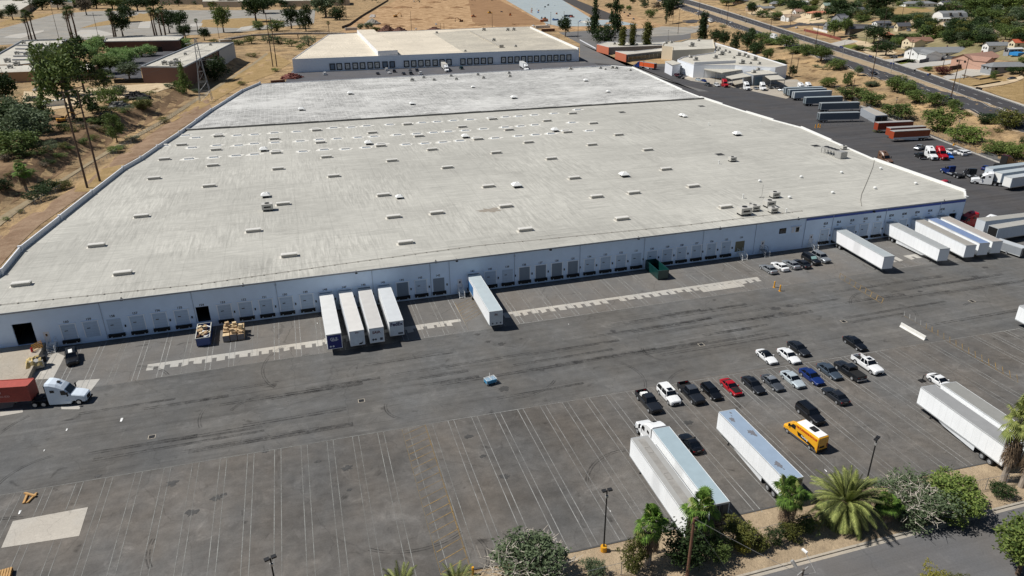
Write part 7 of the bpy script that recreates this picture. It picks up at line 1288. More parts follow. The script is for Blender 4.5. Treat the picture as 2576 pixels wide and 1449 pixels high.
for a in (('grey-roofed house near the junction, left of the road light', 3, 720, 48, 100, .5, 'cream', 'grey', -12, 'hip'), ('small tan-roofed house above the red fence', 3, 890, 108, 80, .6, 'white', 'pink', -8, 'gable'), ('dark-roofed house behind the tall pale house', 3, 1190, 52, 110, .5, 'tan', 'dgrey', 6, 'gable'), ('brown-roofed house above the hedge paddock', 3, 1480, 30, 120, .5, 'cream', 'brown', -12, 'hip'), ('cream house between the barn-shaped house and the right edge', 3, 2270, 140, 130, .5, 'cream', 'tan', 8, 'gable'), ('low tan-roofed house in the dense trees at the right', 3, 2330, 285, 130, .5, 'tan', 'tan', -10, 'hip'), ('grey-roofed house at the top right edge', 3, 2500, 70, 150, .5, 'white', 'grey', -10, 'hip'), ('white-walled house below the top edge, above the barn-shaped house', 3, 2000, 45, 110, .5, 'white', 'dgrey', 10, 'gable'), ('pale house right of the small garage', 3, 1670, 225, 100, .5, 'cream', 'dgrey', -10, 'gable'), ('small house behind the red fence', 3, 1130, 215, 90, .6, 'grey', 'grey', -12, 'gable')): house(*a)
for i, (lb, pts, m, h_) in enumerate((('long red board fence beside the divided road', [(3,915,235),(3,1075,272),(3,1190,305)], M('red_fence', '7a3f34', .9), 2.0), ('white garden wall behind the red fence', [(3,985,222),(3,1090,250)], WG_['white'], 1.8), ('grey slatted wall along the white house drive', [(3,1785,478),(3,1900,455),(3,2080,440)], M('grey_boards', '5f6166', .9), 2.2), ('dark board fence in front of the pink house', [(3,2010,530),(3,2130,508)], M('dark_boards', '3d3430', .9), 2.2), ('low brown wall across the dry lot', [(3,2110,575),(3,2240,605),(3,2420,570)], M('brown_wall', '6d5f50', .9), .9), ('dark fence behind the scrap yard', [(1,865,630),(1,1340,622)], M('black_fence', '26241f', .9), 2.4), ('dark screen fence left of the construction site', [(2,355,5),(2,150,130),(2,60,195),(2,5,215)], M('screen_fence', '4a4038', .9), 2.4), ('wall beside the office yard entrance', [(2,1800,305),(2,1920,370)], WALLW, .9))):
    q = [GT(*p) for p in pts]; c_ = q[0]; t = thing('fence' if 'fence' in lb else 'wall', lb, 'fence' if 'fence' in lb else 'wall', tuple(c_)); b = MB(); po = MB()
    for a, d in zip(q, q[1:]):
        n = max(1, int((d-a).length/6))
        for k in range(n):
            u, v = a.lerp(d, k/n), a.lerp(d, (k+1)/n); z = min(u.z, v.z)-c_.z; wallseg(b, (u.x-c_.x, u.y-c_.y), (v.x-c_.x, v.y-c_.y), z-.5, z+h_, .12); po = MB(); po.cbox((u.x-c_.x, u.y-c_.y, z+h_/2), (.18, .18, h_+.1)); po.build('post', m, t)
    b.build('panel', m, t)
# chain-link fences
def mk_post(b): me = bpy.data.meshes.new('post'); me.from_pydata(b.v, [], b.f); me.materials.append(STEEL); return me
def chain(lb, q, hgt_=2.2, sp=3.2):
    c_ = Vector(q[0]); t = thing('chain_link_fence', lb, 'fence', tuple(c_)); po = MB(); wi = MB(); po.tube([(0,0,0),(0,0,hgt_)], .04, 5); pm_ = mk_post(po)
    for a, d in zip(q, q[1:]):
        a, d = Vector(a), Vector(d); n = max(1, int((d-a).length/sp))
        for k in range(n+1):
            u = a.lerp(d, k/n)-c_; u.z = float(hgt(u.x+c_.x, u.y+c_.y))-c_.z; o_ = bpy.data.objects.new('post', pm_); C.objects.link(o_); o_.parent = t; o_.location = u
            if k < n:
                v = a.lerp(d, (k+1)/n)-c_; v.z = float(hgt(v.x+c_.x, v.y+c_.y))-c_.z
                for z in (hgt_, hgt_*.5, .08): wi.tube([u+Vector((0,0,z)), v+Vector((0,0,z))], .025 if z == hgt_ else .012, 3)
                for s_ in range(8): f_ = s_/8; g_ = (s_+1)/8; wi.tube([u.lerp(v, f_)+Vector((0,0,.08)), u.lerp(v, g_)+Vector((0,0,hgt_))], .007, 3); wi.tube([u.lerp(v, f_)+Vector((0,0,hgt_)), u.lerp(v, g_)+Vector((0,0,.08))], .007, 3)
    wi.build('wire_mesh', M('fence_wire', '77797a', .6, .3), t)
chain('chain-link fence along the verge beside the street', [(-55,-79.5,0),(-15,-80.2,0),(20,-80.2,0),(60,-82.3,0),(120,-83.2,0)], 1.9)
chain('chain-link fence on a pale kerb along the right side of the side yard', [GT(3,1115,640,0),GT(3,1340,800,0),GT(3,1885,1040,0),GT(3,2340,1215,0)])
chain('chain-link fence across the side yard by the nearest grey trailer', [GT(3,1000,955,0),GT(3,1390,935,0),GT(3,1460,925,0)])
chain('chain-link fence beside the channel path', [GT(4,60,255),GT(1,560,1380),GT(1,860,1180),GT(1,1200,955),GT(1,1480,770)])
kb = MB(); q = [GT(3,1340,800,0),GT(3,1885,1040,0),GT(3,2340,1215,0),GT(3,2460,1262,0)]
for a, d in zip(q, q[1:]): wallseg(kb, a, d, 0, .25, .9)
tag(kb.build('yard_kerb', CONL), kind='structure')
# ------------------------------------------------------------------ poles and wires
def topz(base, ty):     # height whose top is seen at photo row ty
    lo, hi = 0, 60; mi = co.matrix_world.inverted()
    for _ in range(30):
        m_ = (lo+hi)/2; v = mi @ Vector((base[0], base[1], base[2]+m_)); yy = 724.5-FOC*v.y/-v.z
        if yy > ty: lo = m_
        else: hi = m_
    return lo
PT = {}
def upole(t, bx, by, ty, lb, arms=((.5, 2.4),), r=.19, m=None, group='utility poles', ang=R(20)):
    p = GT(t, bx, by); h = topz(p, T(t, 0, ty)[1]); o = thing('utility_pole', lb, 'utility pole', tuple(p), ang, group); b = MB(); b.tube([(0,0,-.5),(0,0,h)], [r*1.2, r*.75], 7); b.build('pole', m or POLEW, o)
    for dz, w_ in arms:
        b = MB(); b.box(-w_/2, w_/2, -.07, .07, h-dz-.08, h-dz+.06); b.build('crossarm', m or POLEW, o)
        b = MB(); [b.tube([(x, 0, h-dz+.06), (x, 0, h-dz+.28)], .06, 6) for x in (-w_*.45, -w_*.2, w_*.2, w_*.45)]; b.build('insulators', GALV, o)
    return p+Vector((0, 0, h)), o
def wire(a, b, lb, sag=.02, r=.02, name='power_line'):
    a, b = Vector(a), Vector(b); n = 16; L = (b-a).length; pts = [a.lerp(b, k/n)-Vector((0,0,4*sag*L*(k/n)*(1-k/n))) for k in range(n+1)]; c_ = pts[0].copy(); m_ = MB(); m_.tube([p-c_ for p in pts], r, 4); o = m_.build(name, M('wire', '3c3c3c' if r > .015 else '8b8b88', .6)); o.location = c_; return tag(o, lb, 'power line', 'power lines')
# transmission pair near the warehouse
ends = []
for i, (bx, by, ty) in enumerate(((660,1420,690),(755,1370,690))):
    pt, o = upole(1, bx, by, ty, 'tall dark transmission pole by the warehouse edge, '+('nearer' if i == 0 else 'farther')+' of the pair', (), .3, group='twin transmission poles'); ends.append((pt, o))
pa, pb = ends[0][0], ends[1][0]; d_ = (pb-pa); d_.z = 0; h_ = pa.z; t = thing('crossarms', 'three long crossarms joining the two tall dark poles', 'crossarm', (pa.x, pa.y, 0)); dn = d_.normalized()
for k, dz in enumerate((.2, 4.2, 7.6)): a, c = -dn*(2.5 if k == 0 else .6), d_+dn*(3.5 if k == 0 else .8); b = MB(); b.tube([a+Vector((0,0,pa.z-dz)), c+Vector((0,0,pa.z-dz))], .14, 5); b.build('crossarm', DST, t)
b = MB(); b.tube([(0,0,h_-8), d_+Vector((0,0,h_-4.4))], .07, 4); b.tube([(0,0,h_-4.4), d_+Vector((0,0,h_-8))], .07, 4); b.build('brace', DST, t)
far2 = []
for i, (bx, by, ty) in enumerate(((2060,505,95),(2090,505,130))): pt, o = upole(1, bx, by, ty, 'tall dark transmission pole left of the second warehouse, '+('left' if i == 0 else 'right')+' of the pair', ((1.0, 4.0),), .3, group='twin transmission poles'); far2.append(pt)
for k, (u, v) in enumerate(((pa-dn*2, far2[0]), (pa+d_*.5, far2[0]+Vector((1.5,0,0))), (pb+dn*2, far2[1]))): wire(u-Vector((0,0,.5)), v, 'high wire between the two pairs of transmission poles', .015, .022)
# lattice tower
base = [GT(1,*q) for q in ((1485,765),(1545,745),(1632,768),(1570,790))]; c_ = sum(base, Vector())/4; H_ = topz(c_, T(1,0,290)[1]); t = thing('transmission_tower', 'steel lattice transmission tower beside the channel path', 'transmission tower', tuple(c_)); b = MB(); W0 = 3.2
lev = [(0, W0), (5, 2.6), (10, 2.0), (15, 1.5), (H_*.7, 1.0), (H_*.86, .8), (H_, .35)]
for sx in (-1, 1):
    for sy in (-1, 1): b.tube([(sx*w_, sy*w_, z) for z, w_ in lev], .1, 4)
b.build('legs', STEEL, t); b = MB()
for (z0, w0), (z1, w1) in zip(lev, lev[1:]):
    for s_ in (-1, 1):
        for ax in (0, 1):
            f_ = lambda u, w_, z: (u*w_, s_*w_, z) if ax == 0 else (s_*w_, u*w_, z)
            b.tube([f_(-1, w0, z0), f_(1, w1, z1)], .05, 3); b.tube([f_(1, w0, z0), f_(-1, w1, z1)], .05, 3); b.tube([f_(-1, w1, z1), f_(1, w1, z1)], .05, 3)
b.build('bracing', STEEL, t)
for k, z in enumerate((H_*.66, H_*.8, H_*.92)): b = MB(); w_ = (7.2, 6.4, 5.2)[k]/1; b.tube([(-w_, 0, z), (0, .4, z+1.0), (w_, 0, z)], .07, 4); b.tube([(-w_, 0, z), (0, -.4, z), (w_, 0, z)], .07, 4); b.build('crossarm', STEEL, t)
tw = Vector(c_)
for k, (dx, z) in enumerate(((-7, H_*.66), (7, H_*.66), (-5, H_*.92), (5, H_*.92))): wire(tw+Vector((dx, 0, z)), GT(1,300+k*60,1130-k*40)+Vector((0,0,24-k)), 'thin wire from the lattice tower over the left bank', .03, .02)
# other poles
for i, (t_, bx, by, ty) in enumerate(((1,445,290,30),(1,745,290,95),(1,1655,290,190))): upole(t_, bx, by, ty, 'dark pole at the empty lots, '+ORD[i], ((.6, 2.0),) if i else ())
for i, q in enumerate(((2,530,235,85),(2,1140,230,97),(2,750,222,175),(2,775,222,175),(2,1580,190,90),(2,1785,290,162),(2,1680,165,85),(2,2500,185,60),(2,2540,260,75),(2,40,140,0))): upole(*q, 'dark pole at the construction site, '+ORD[i] if 0 else 'dark utility pole behind the second warehouse seen at spot %s' % ('left of the debris','near its roof edge','left of a close pair','right of a close pair','on the blue slab edge','by the gate road','on the new slab','beside the far road','nearest the road bend','at the dark fence')[i], ((.5, 2.2),) if i in (4, 6, 5) else ())
RP = []
for i, q in enumerate(((3,120,128,-20),(3,330,198,0),(3,655,280,125),(3,1000,355,185),(3,1425,595,290),(3,2022,745,450))):
    pt, o = upole(*q, 'tall utility pole beside the divided road, '+ORD[i], ((.4, 3.2), (2.2, 2.6)), .22, group='poles along the divided road', ang=R(-15)); RP.append(pt)
for a, b_ in zip(RP, RP[1:]):
    for dx in (-1.3, 0, 1.3): wire(a+Vector((dx,0,-.1)), b_+Vector((dx,0,-.1)), 'overhead wire along the divided road', .015, .03)
wire(RP[-1], RP[-1]+(RP[-1]-RP[-2])*1.2, 'overhead wire along the divided road', .02, .03)
for i, q in enumerate(((3,805,580,400),(3,858,560,440),(3,1505,265,40 if 0 else 70),(3,1650,150,50),(3,810,195,60),(3,1705,470,300),(3,2120,600,440),(3,1965,500,455),(3,1270,760,590),(3,1380,330,200))): upole(*q, 'dark utility pole %s' % ('by the workshop end wall, left','by the workshop end wall, right','behind the small garage','by the hedge paddock','near the white cottage','beside the long white house drive','in front of the pink house','short one beside the pink house','on the bank behind the grey trailers','at the house yard')[i], ((.5, 2.2),) if i not in (7, 8) else ())
# street lights on the divided road
for i, (bx, by, ty) in enumerate(((1570,553,425),(1205,428,310),(913,330,200),(472,180,60),(2065,715,565),(290,140,75))):
    p = GT(3, bx, by); h = topz(p, T(3,0,ty)[1]); t = thing('street_lamp', 'pale street lamp on the median, '+ORD[[5,4,3,2,6,1].index(i) if 0 else {5:0,3:1,2:2,1:3,0:4,4:5}[i]], 'street lamp', tuple(p), 0, 'street lamps on the divided road'); b = MB(); b.tube([(0,0,0),(0,0,h)], [.14,.08], 7); b.build('pole', GALV, t); b = MB(); b.tube([(0,0,h),(1.6,0,h+.3)], .05, 5); b.build('arm', GALV, t); b = MB(); b.box(1.3, 2.1, -.15, .15, h+.22, h+.36); b.build('lamp_head', GALV, t)
# lamp posts in the yards
def lamp(p, h, lb, base=True, ang=0, lean=None):
    t = thing('lamp_post', lb, 'lamp post', (p[0], p[1], 0), ang, 'lamp posts in the yards'); b = MB(); b.tube([(0,0,.5),(0,0,h)], [.1,.08], 8); b.build('pole', BLK, t)
    for s_ in (-1, 1): b = MB(); b.box(min(s_*.1, s_*.6), max(s_*.1, s_*.6), -.22, .22, h-.05, h+.12); b.build('lamp_head', DST, t)
    b = MB(); b.box(-.15, .15, -.15, .15, h-1.0, h-.7); b.build('camera', GALV, t)
    b = MB(); b.tube([(0,0,0),(0,0,.75)], .38, 14); b.build('base', YELP if base else CON, t); return t
lamp((-11.9,-76.2), 9.0, 'black lamp post on a yellow base at the lot edge'); lamp((26.1,-75.6), 7.3, 'black lamp post behind the big date palm', False, .5); p = G(712,1570,0); lamp((p.x, p.y), 9.2, 'black lamp post rising at the bottom edge of the frame', False, .3)
for t_, bx, by, ty, lb in ((3,1215,762,650,'dark lamp post behind the grey trailers'),(3,1585,905,735,'lamp post with twin heads by the storage building'),(3,2045,1100,895,'tall lamp post on a yellow drum beside the red tractor'),(3,240,655,550,'lamp post by the workshop canopy'),(2,2275,590,462,'lamp post by the orange trailer'),(2,2465,300,228,'lamp post in the lot behind the offices')):
    p = GT(t_, bx, by, 0); lamp(p, topz(p, T(t_,0,ty)[1]), lb, 'yellow' in lb)
# street-side wooden pole and the pole top at the bottom
p = G(1727, 1462, 0); h = topz(p, 1304); t = thing('utility_pole', 'brown wooden pole with guy wires among the verge palms', 'utility pole', (p.x, p.y, 0)); b = MB(); b.tube([(0,0,0),(0,0,h)], [.2,.14], 9); b.build('pole', M('brown_pole', '6b4c3a', .9, var=.2), t); b = MB(); b.cbox((0,0,h-.5), (.9,.12,.12), .5); b.cbox((.3,0,h-.2), (.3,.3,.5), 0); b.build('crossarm', POLEW, t); tp1 = Vector((p.x, p.y, h))
p = G(1985, 1600, 0); h = 9.0; hh = topz(p, 1430); t = thing('utility_pole', 'grey pole top with crossarm and lamp arm at the bottom edge over the street', 'utility pole', (p.x, p.y, 0)); b = MB(); b.tube([(0,0,0),(0,0,hh)], [.2,.14], 9); b.build('pole', M('weathered_pole', '6f6a64', .9), t); b = MB(); b.cbox((0,0,hh-.35), (1.8,.12,.12), .35); b.build('crossarm', GALV, t); b = MB(); b.tube([(0,0,hh-.9),(1.2,-.4,hh-.5),(1.0,1.2,hh+.7)], .04, 5); b.build('lamp_arm', GALV, t); b = MB(); b.tube([(-.5,.4,hh-.1),(-.8,.8,hh+.5)], .18, 8); b.build('transformer', GALV, t); b = MB(); b.cbox((1.0,1.3,hh+.75), (.25,.6,.15), .2); b.build('lamp_head', WHITE, t); tp2 = Vector((p.x, p.y, hh))
wire(tp1, tp2+Vector((-.6,-.2,-.3)), 'pale wire running down from the wooden pole to the street pole, upper', .01, .03); wire(tp1-Vector((0,0,.5)), G(1850,1460,3), 'pale wire running down from the wooden pole to the bottom edge', .01, .03)
# ------------------------------------------------------------------ loose objects in the yard
# blue roll-off skip with rubbish
def skip(lb, p, ang, L, W_, H_, m, junk, ribs=True):
    t = thing('roll_off_container', lb, 'skip', tuple(p), ang); b = MB(); th = .1
    b.box(-L/2, L/2, -W_/2, -W_/2+th, .25, H_); b.box(-L/2, L/2, W_/2-th, W_/2, .25, H_); b.box(L/2-th, L/2, -W_/2, W_/2, .25, H_); b.box(-L/2, -L/2+th, -W_/2, W_/2, .25, H_); b.box(-L/2, L/2, -W_/2, W_/2, .2, .34)
    if ribs: [b.box(x-.05, x+.05, s_*W_/2-.06, s_*W_/2+.06, .3, H_-.1) for x in np.arange(-L/2+.5, L/2, .6) for s_ in (-1, 1)]
    b.build('body', m, t); b = MB(); [b.box(-L/2-.04, L/2+.04, y-.06, y+.08, H_, H_+.1) for y in (-W_/2, W_/2)]; [b.box(x-.06, x+.06, -W_/2, W_/2, H_, H_+.1) for x in (-L/2, L/2)]; b.build('rim', M('skip_rim', 'b9b9b2', .6, var=.2) if junk else m, t)
    b = MB(); [b.tube([(x, -W_/2+.2, .12), (x, W_/2-.2, .12)], .1, 8) for x in (-L/2+.4, L/2-.4)]; b.build('rollers', DST, t); return t
p = G(*CR(700,1180,400/2576,660,950), 1.0); t = skip('blue open skip heaped with scrap wood and card below dock 154', (p.x, p.y+1.2, 0), R(91), 6.2, 2.4, 1.75, CP['teal'], True)
r_ = random.Random(3)
for i, m in enumerate((CARD, M('light_card', 'd8c8a6', .8), BLK, M('scrap_brown', '4c3526', .9), WHITE)):
    b = MB()
    for _ in range(7): b.cbox((r_.uniform(-2.4,2.4), r_.uniform(-.85,.85), r_.uniform(1.4,1.95)), (r_.uniform(.3,1.1), r_.uniform(.2,.7), r_.uniform(.05,.3)), r_.uniform(0,3), 0, r_.uniform(-.5,.5))
    tag(b.build('scrap_pile', m), ['loose cardboard in the blue skip','pale boards in the blue skip','black bags in the blue skip','brown timber scraps in the blue skip','white scraps in the blue skip'][i], 'rubbish', 'rubbish heaped in the blue skip').location = (0,0,0)
    o = bpy.data.objects['scrap_pile' if i == 0 else 'scrap_pile.%03d' % i]; o.location = t.location; o.rotation_euler = t.rotation_euler
# pallet loads of boxes beside it
for i in range(3):
    for j in range(3):
        q = G(*CR(700,1180,400/2576,1080+i*180, 1150-j*130), 0); hb = (1.6, 1.7, 1.9)[j]*(1+.1*((i+j) % 2)); t = thing('boxed_pallet', 'pallet load of cardboard boxes beside the blue skip, %s column, %s row' % (('left','middle','right')[i], ('front','middle','back')[j]), 'pallet load', (-61.2+5.0+i*1.28-1.2, -8.4+j*1.45+1.3, 0), 0, 'pallet loads beside the blue skip')
        b = MB(); b.box(-.55,.55,-.6,.6,0,.14); b.build('pallet', WOOD, t); b = MB(); nz = 3+((i*2+j) % 3); z = .14
        for k in range(nz):
            hk = hb/4
            if k < 3: b.box(-.56,-.02,-.6,.0,z,z+hk-.02); b.box(.02,.56,-.6,.0,z,z+hk-.02); b.box(-.56,.56,.03,.6,z,z+hk-.02)
            else: b.cbox((r_.uniform(-.2,.2), r_.uniform(-.2,.2), z+hk/2), (.7,.6,hk-.05), r_.uniform(-.5,.5))
            z += hk
        b.build('boxes', CARD if (i+j) % 3 else M('pale_cardboard', 'cdb68f', .85, var=.1), t)
        if j == 0: b = MB(); b.box(-.58,.58,-.63,-.61,.14,.14+hb*.75); b.build('plastic_wrap', M('wrap', '6e6c70', .3), t)
# green skip
p = G(*T(5,2395,600), 1.0); t = skip('dark green empty skip backed to the dock wall', (p.x, p.y+.9, 0), R(88), 6.6, 2.5, 2.2, CP['green'], False)
# bollards
BOL = None
def bollard(t_, x, y, lb, h=1.15, grp='yellow bollards'):
    p = GT(t_, x, y, 0); t = thing('bollard', lb, 'bollard', (p.x, p.y, 0), 0, grp); b = MB(); b.tube([(0,0,0),(0,0,h),(0,0,h+.08)], [.14,.14,.08], 12); b.build('post', YELP, t); b = MB(); b.box(-.25,.25,-.25,.25,0,.05); b.build('base_plate', YELP, t)
bollard(6,690,720,'left yellow bollard standing in the open yard', 1.35); bollard(6,733,748,'right yellow bollard standing in the open yard', 1.35)
for i, (x, y) in enumerate(((1000,965),(1020,962),(1036,964),(1025,958))): bollard(3,x,y,'yellow bollard at the side yard gate, '+ORD[[0,1,3,2][i]],1.3)
# concrete barrier
a, c = GT(6,1645,1015,0), GT(6,1830,1120,0); m_ = (a+c)/2; d_ = c-a; t = thing('concrete_barrier', 'long white concrete road barrier lying in the lot', 'barrier', (m_.x, m_.y, 0), math.atan2(d_.y, d_.x)); hl = d_.length/2; b = MB()
b.loft([[(x, -.32, 0), (x, .32, 0), (x, .32, .1), (x, .16, .35), (x, .1, .85), (x, -.1, .85), (x, -.16, .35), (x, -.32, .1)] for x in (-hl, hl)]); b.build('barrier_body', M('whitewashed_concrete', 'd6d4cd', .8, var=.12), t)
# small blue cart
p = GT(5,1125,1445,0); t = thing('cart', 'small blue and white cart standing in the middle of the yard', 'cart', (p.x, p.y, 0), .2); b = MB(); b.box(-.9,.9,-.6,.6,.35,.9); b.build('tub', M('cart_blue', '3f87ad', .5, var=.2), t); b = MB(); [b.box(-.95,.95,y-.03,y+.03,1.0,1.06) for y in np.linspace(-.6,.6,6)]; [b.box(x-.03,x+.03,-.62,.62,1.0,1.06) for x in (-.9,0,.9)]; [b.tube([(x,y,.3),(x,y,1.05)], .03, 5) for x in (-.9,.9) for y in (-.6,.6)]; b.tube([(.2,.6,1.0),(.3,.9,1.5)], .03, 5); b.build('rack', WHITE, t)
for x in (-.7, .7):
    for y in (-.55, .55): wheel(t, x, y, .2, .1)
# lumber pieces
for i, (x, y, a_) in enumerate(((195,870,R(92)),(243,865,R(70)),(232,843,R(-35)))):
    p = GT(7,x,y,0); b = MB(); b.box(-.95,.95,-.16,.16,0,.12); b.box(-.95,.95,-.14,-.02,.12,.2); o = b.build('timber_beam', WOOD); tag(o, 'pale timber beam lying on the lot, '+('left one alone','middle one','right one crossing another')[i], 'timber', 'timber beams on the lot'); o.location = (p.x, p.y, .05+.1*(i == 2)); o.rotation_euler = (0, 0, a_)
p = GT(7,15,1449,0)
for k in range(3):
    t = thing('pallet', 'stacked wooden pallets at the lower left corner, %s of three' % ('bottom','middle','top')[k], 'pallet', (p.x, p.y-.6, .04+k*.2), .12, 'pallets at the lower left'); b = MB(); [b.box(-1.2+q*.27,-1.0+q*.27,-1,1,.12,.16) for q in range(9)]; [b.box(-1.2,1.2,y-.06,y+.06,.02,.12) for y in (-.9,0,.9)]; b.build('boards', WOOD, t)
# small white litter
for i, (t_, x, y, s_) in enumerate(((7,918,272,.5),(7,505,347,.3),(7,335,503,.2),(4,2395,992,.2),(9,1078,655,.25),(5,1715,1000-0,.15),(8,2030,960-0,.12),(7,150,970,.35))):
    p = GT(t_,x,y,0); b = MB(); b.face([(-s_*.3,-s_,0.02),(s_*.3,-s_,.05),(s_*.35,s_,.02),(-s_*.3,s_*.9,.08)]); b.face([(-s_*.3,s_*.9,.08),(s_*.35,s_,.02),(s_*.3,-s_,.05),(-s_*.3,-s_,.02)]); o = b.build('paper_litter', WHITE); tag(o, 'scrap of white litter on the asphalt', 'litter', 'scraps of litter'); o.location = (p.x, p.y, .03)
# tarp-covered bin by the ramp, barricade
p = G(*c13(690,400), .8); t = thing('covered_bin', 'grey bin half covered by a crumpled beige tarpaulin beside the ramp', 'bin', (p.x, p.y, 0), .3); b = MB(); b.box(-1.1,1.1,-1.0,1.0,.3,1.6); b.build('bin_body', GALV, t); b = MB(); rr = random.Random(5); g_ = [[(-1.6+i*.42, -1.35+j*.45, 1.62+rr.uniform(-.15,.35)-(.9 if i in (0,) or j in (0,) else 0)) for i in range(7)] for j in range(7)]
for j in range(6):
    for i in range(6):
        if not (3 <= i <= 4 and 1 <= j <= 3): b.face([g_[j][i], g_[j][i+1], g_[j+1][i+1], g_[j+1][i]])
b.build('tarpaulin', M('beige_tarpaulin', 'c2ac74', .8, var=.15), t); b = MB(); b.cbox((.9,.3,1.3), (1.1,1.0,1.1), .4); b.build('black_bags', BLK, t)
p = G(*c13(720,110), 1.4); t = thing('gate_panel', 'yellow railed gate with a red end leaning at the top of the ramp', 'gate', (p.x, p.y, 1.22), .9); b = MB(); [b.tube([(-.9,0,z),(.9,0,z)], .05, 6) for z in (.1,.4,.7,1.0,1.3)]; [b.tube([(x,0,0),(x,0,1.35)], .05, 6) for x in (-.9,.9)]; b.build('rails', YELP, t); b = MB(); b.box(-1.25,-.95,-.1,.1,.1,.9); b.build('red_plate', REDP, t)
# sign stand
p = GT(6,1805,1428,0); t = thing('sign_stand', 'small black stand with a leaning post in the lot', 'stand', (p.x, p.y, 0)); b = MB(); b.box(-.5,.5,-.4,.4,0,.18); b.build('foot', BLK, t); b = MB(); b.tube([(0,0,.1),(.15,0,1.15)], .07, 6); b.build('post', BLK, t)
p = G(1893,1385,0); t = thing('road_sign', 'back of a grey road sign on the verge among the shrubs', 'sign', (p.x, p.y, 0), .6); b = MB(); b.tube([(0,0,0),(0,0,2.5)], .04, 6); b.build('post', STEEL, t); b = MB(); b.box(-.3,.3,-.06,-.03,1.6,2.5); b.build('plate', STEEL, t)
p = G(1190,1445,0); bl = thing('bollard', 'yellow bollard at the end of the yellow hatching, bottom edge', 'bollard', (p.x, p.y, 0)); b = MB(); b.tube([(0,0,0),(0,0,1.1)], .14, 10); b.build('post', YELP, bl)
# ------------------------------------------------------------------ construction site and scrap
def excav(lb, t_, x, y, ang, s=1.0, col=None):
    p = GT(t_,x,y); t = thing('excavator', lb, 'excavator', tuple(p), ang); m = col or M('excavator_yellow', 'b5802a', .5, var=.15); t.scale = (s,)*3
    b = MB(); [b.box(-2.2,2.2,sy-.35,sy+.35,0,.95) for sy in (-1.2,1.2)]; b.build('tracks', BLK, t); b = MB(); b.box(-2.0,1.6,-1.4,1.4,1.05,2.1); b.box(-2.3,-1.2,-1.4,1.4,1.1,2.4); b.build('body', m, t); b = MB(); b.box(.2,1.7,.3,1.3,1.6,3.1); b.build('cab', DGLS, t)
    b = MB(); b.tube([(1.4,-.2,1.8),(4.2,-.2,4.8),(6.6,-.2,4.4)], [.35,.38,.28], 6); b.build('boom', m, t); b = MB(); b.tube([(6.4,-.2,4.7),(7.4,-.2,1.6)], [.3,.2], 6); b.build('stick', m, t); b = MB(); b.cbox((7.1,-.2,1.0), (1.1,1.2,1.0), 0, 0); b.build('bucket', DST, t)
excav('brown-orange excavator with raised boom on the dirt site, left one', 2,410,130,.2,1.1); excav('dark-tracked excavator with raised boom on the dirt site, right one', 2,905,165,math.pi-.2,1.0,M('rust_excavator','7a4a2a',.6)); excav('yellow excavator behind the trees of the left bank', 1,470,925,.4,.8)
def loader(lb, t_, x, y, ang, m):
    p = GT(t_,x,y); t = thing('wheel_loader', lb, 'loader', tuple(p), ang); b = MB(); b.box(-2.6,1.2,-1.1,1.1,.9,2.2); b.build('body', m, t); b = MB(); b.box(-.6,.8,-.8,.8,2.2,3.4); b.build('cab', DGLS, t); b = MB(); b.box(2.6,3.4,-1.4,1.4,.3,1.3); b.tube([(1,-.6,1.8),(2.8,-.6,.9)], .15, 5); b.tube([(1,.6,1.8),(2.8,.6,.9)], .15, 5); b.build('bucket', m, t)
    for xx in (1.2,-1.8):
        for sy in (-1,1): wheel(t, xx, sy*1.2, .75, .5)
OR_ = M('loader_orange','c06a2a',.5); loader('yellow loader on the dirt site beside the slab', 2,1120,102,.3,YELP); loader('orange roller in the middle of the dirt site', 2,997,130,.1,OR_); loader('orange machine at the edge of the dirt bank', 2,1275,118,1.2,OR_); loader('red and orange machine on the new slab', 2,1740,133,.5,M('machine_red','b0503a',.5)); loader('orange machine left of the stacked material on the slab', 2,1537,150,.2,OR_)
for a in (('pickup','white',2,715,188,(722,200),'white pickup in the middle of the dirt site'),('pickup','white',2,548,12,(552,18),'white truck at the far end of the dirt site'),('suv','dark',2,590,18,(600,24),'dark car at the far end of the dirt site'),('sedan','black',2,1210,92,(1240,95),'long black car on the dark dirt bank'),('pickup','white',2,1450,200,(1475,205),'white pickup at the corner of the second warehouse'),('pickup','white',2,1550,190,(1575,196),'white pickup beside the slab near the second warehouse'),('sedan','dark',2,425,245,(450,250),'dark car behind the second warehouse parapet'),('pickup','white',2,1920,222,(1945,228),'white pickup on the haul road'),('suv','maroon',2,2165,125,(2180,135),'dark red SUV parked by the far bank'),('suv','black',2,2135,98,(2150,105),'black SUV parked by the far bank, farther one'),('suv','silver',2,2205,148,(2220,158),'silver SUV parked by the far bank, nearest'),('suv','dark',2,2178,110,(2190,118),'dark SUV parked between the black and silver ones')): veh(*a, group='vehicles on the construction site')
p = GT(2,235,135); q = GT(2,200,130); box_truck('white dump truck by the grey gravel heap', p, 2.4, 9)
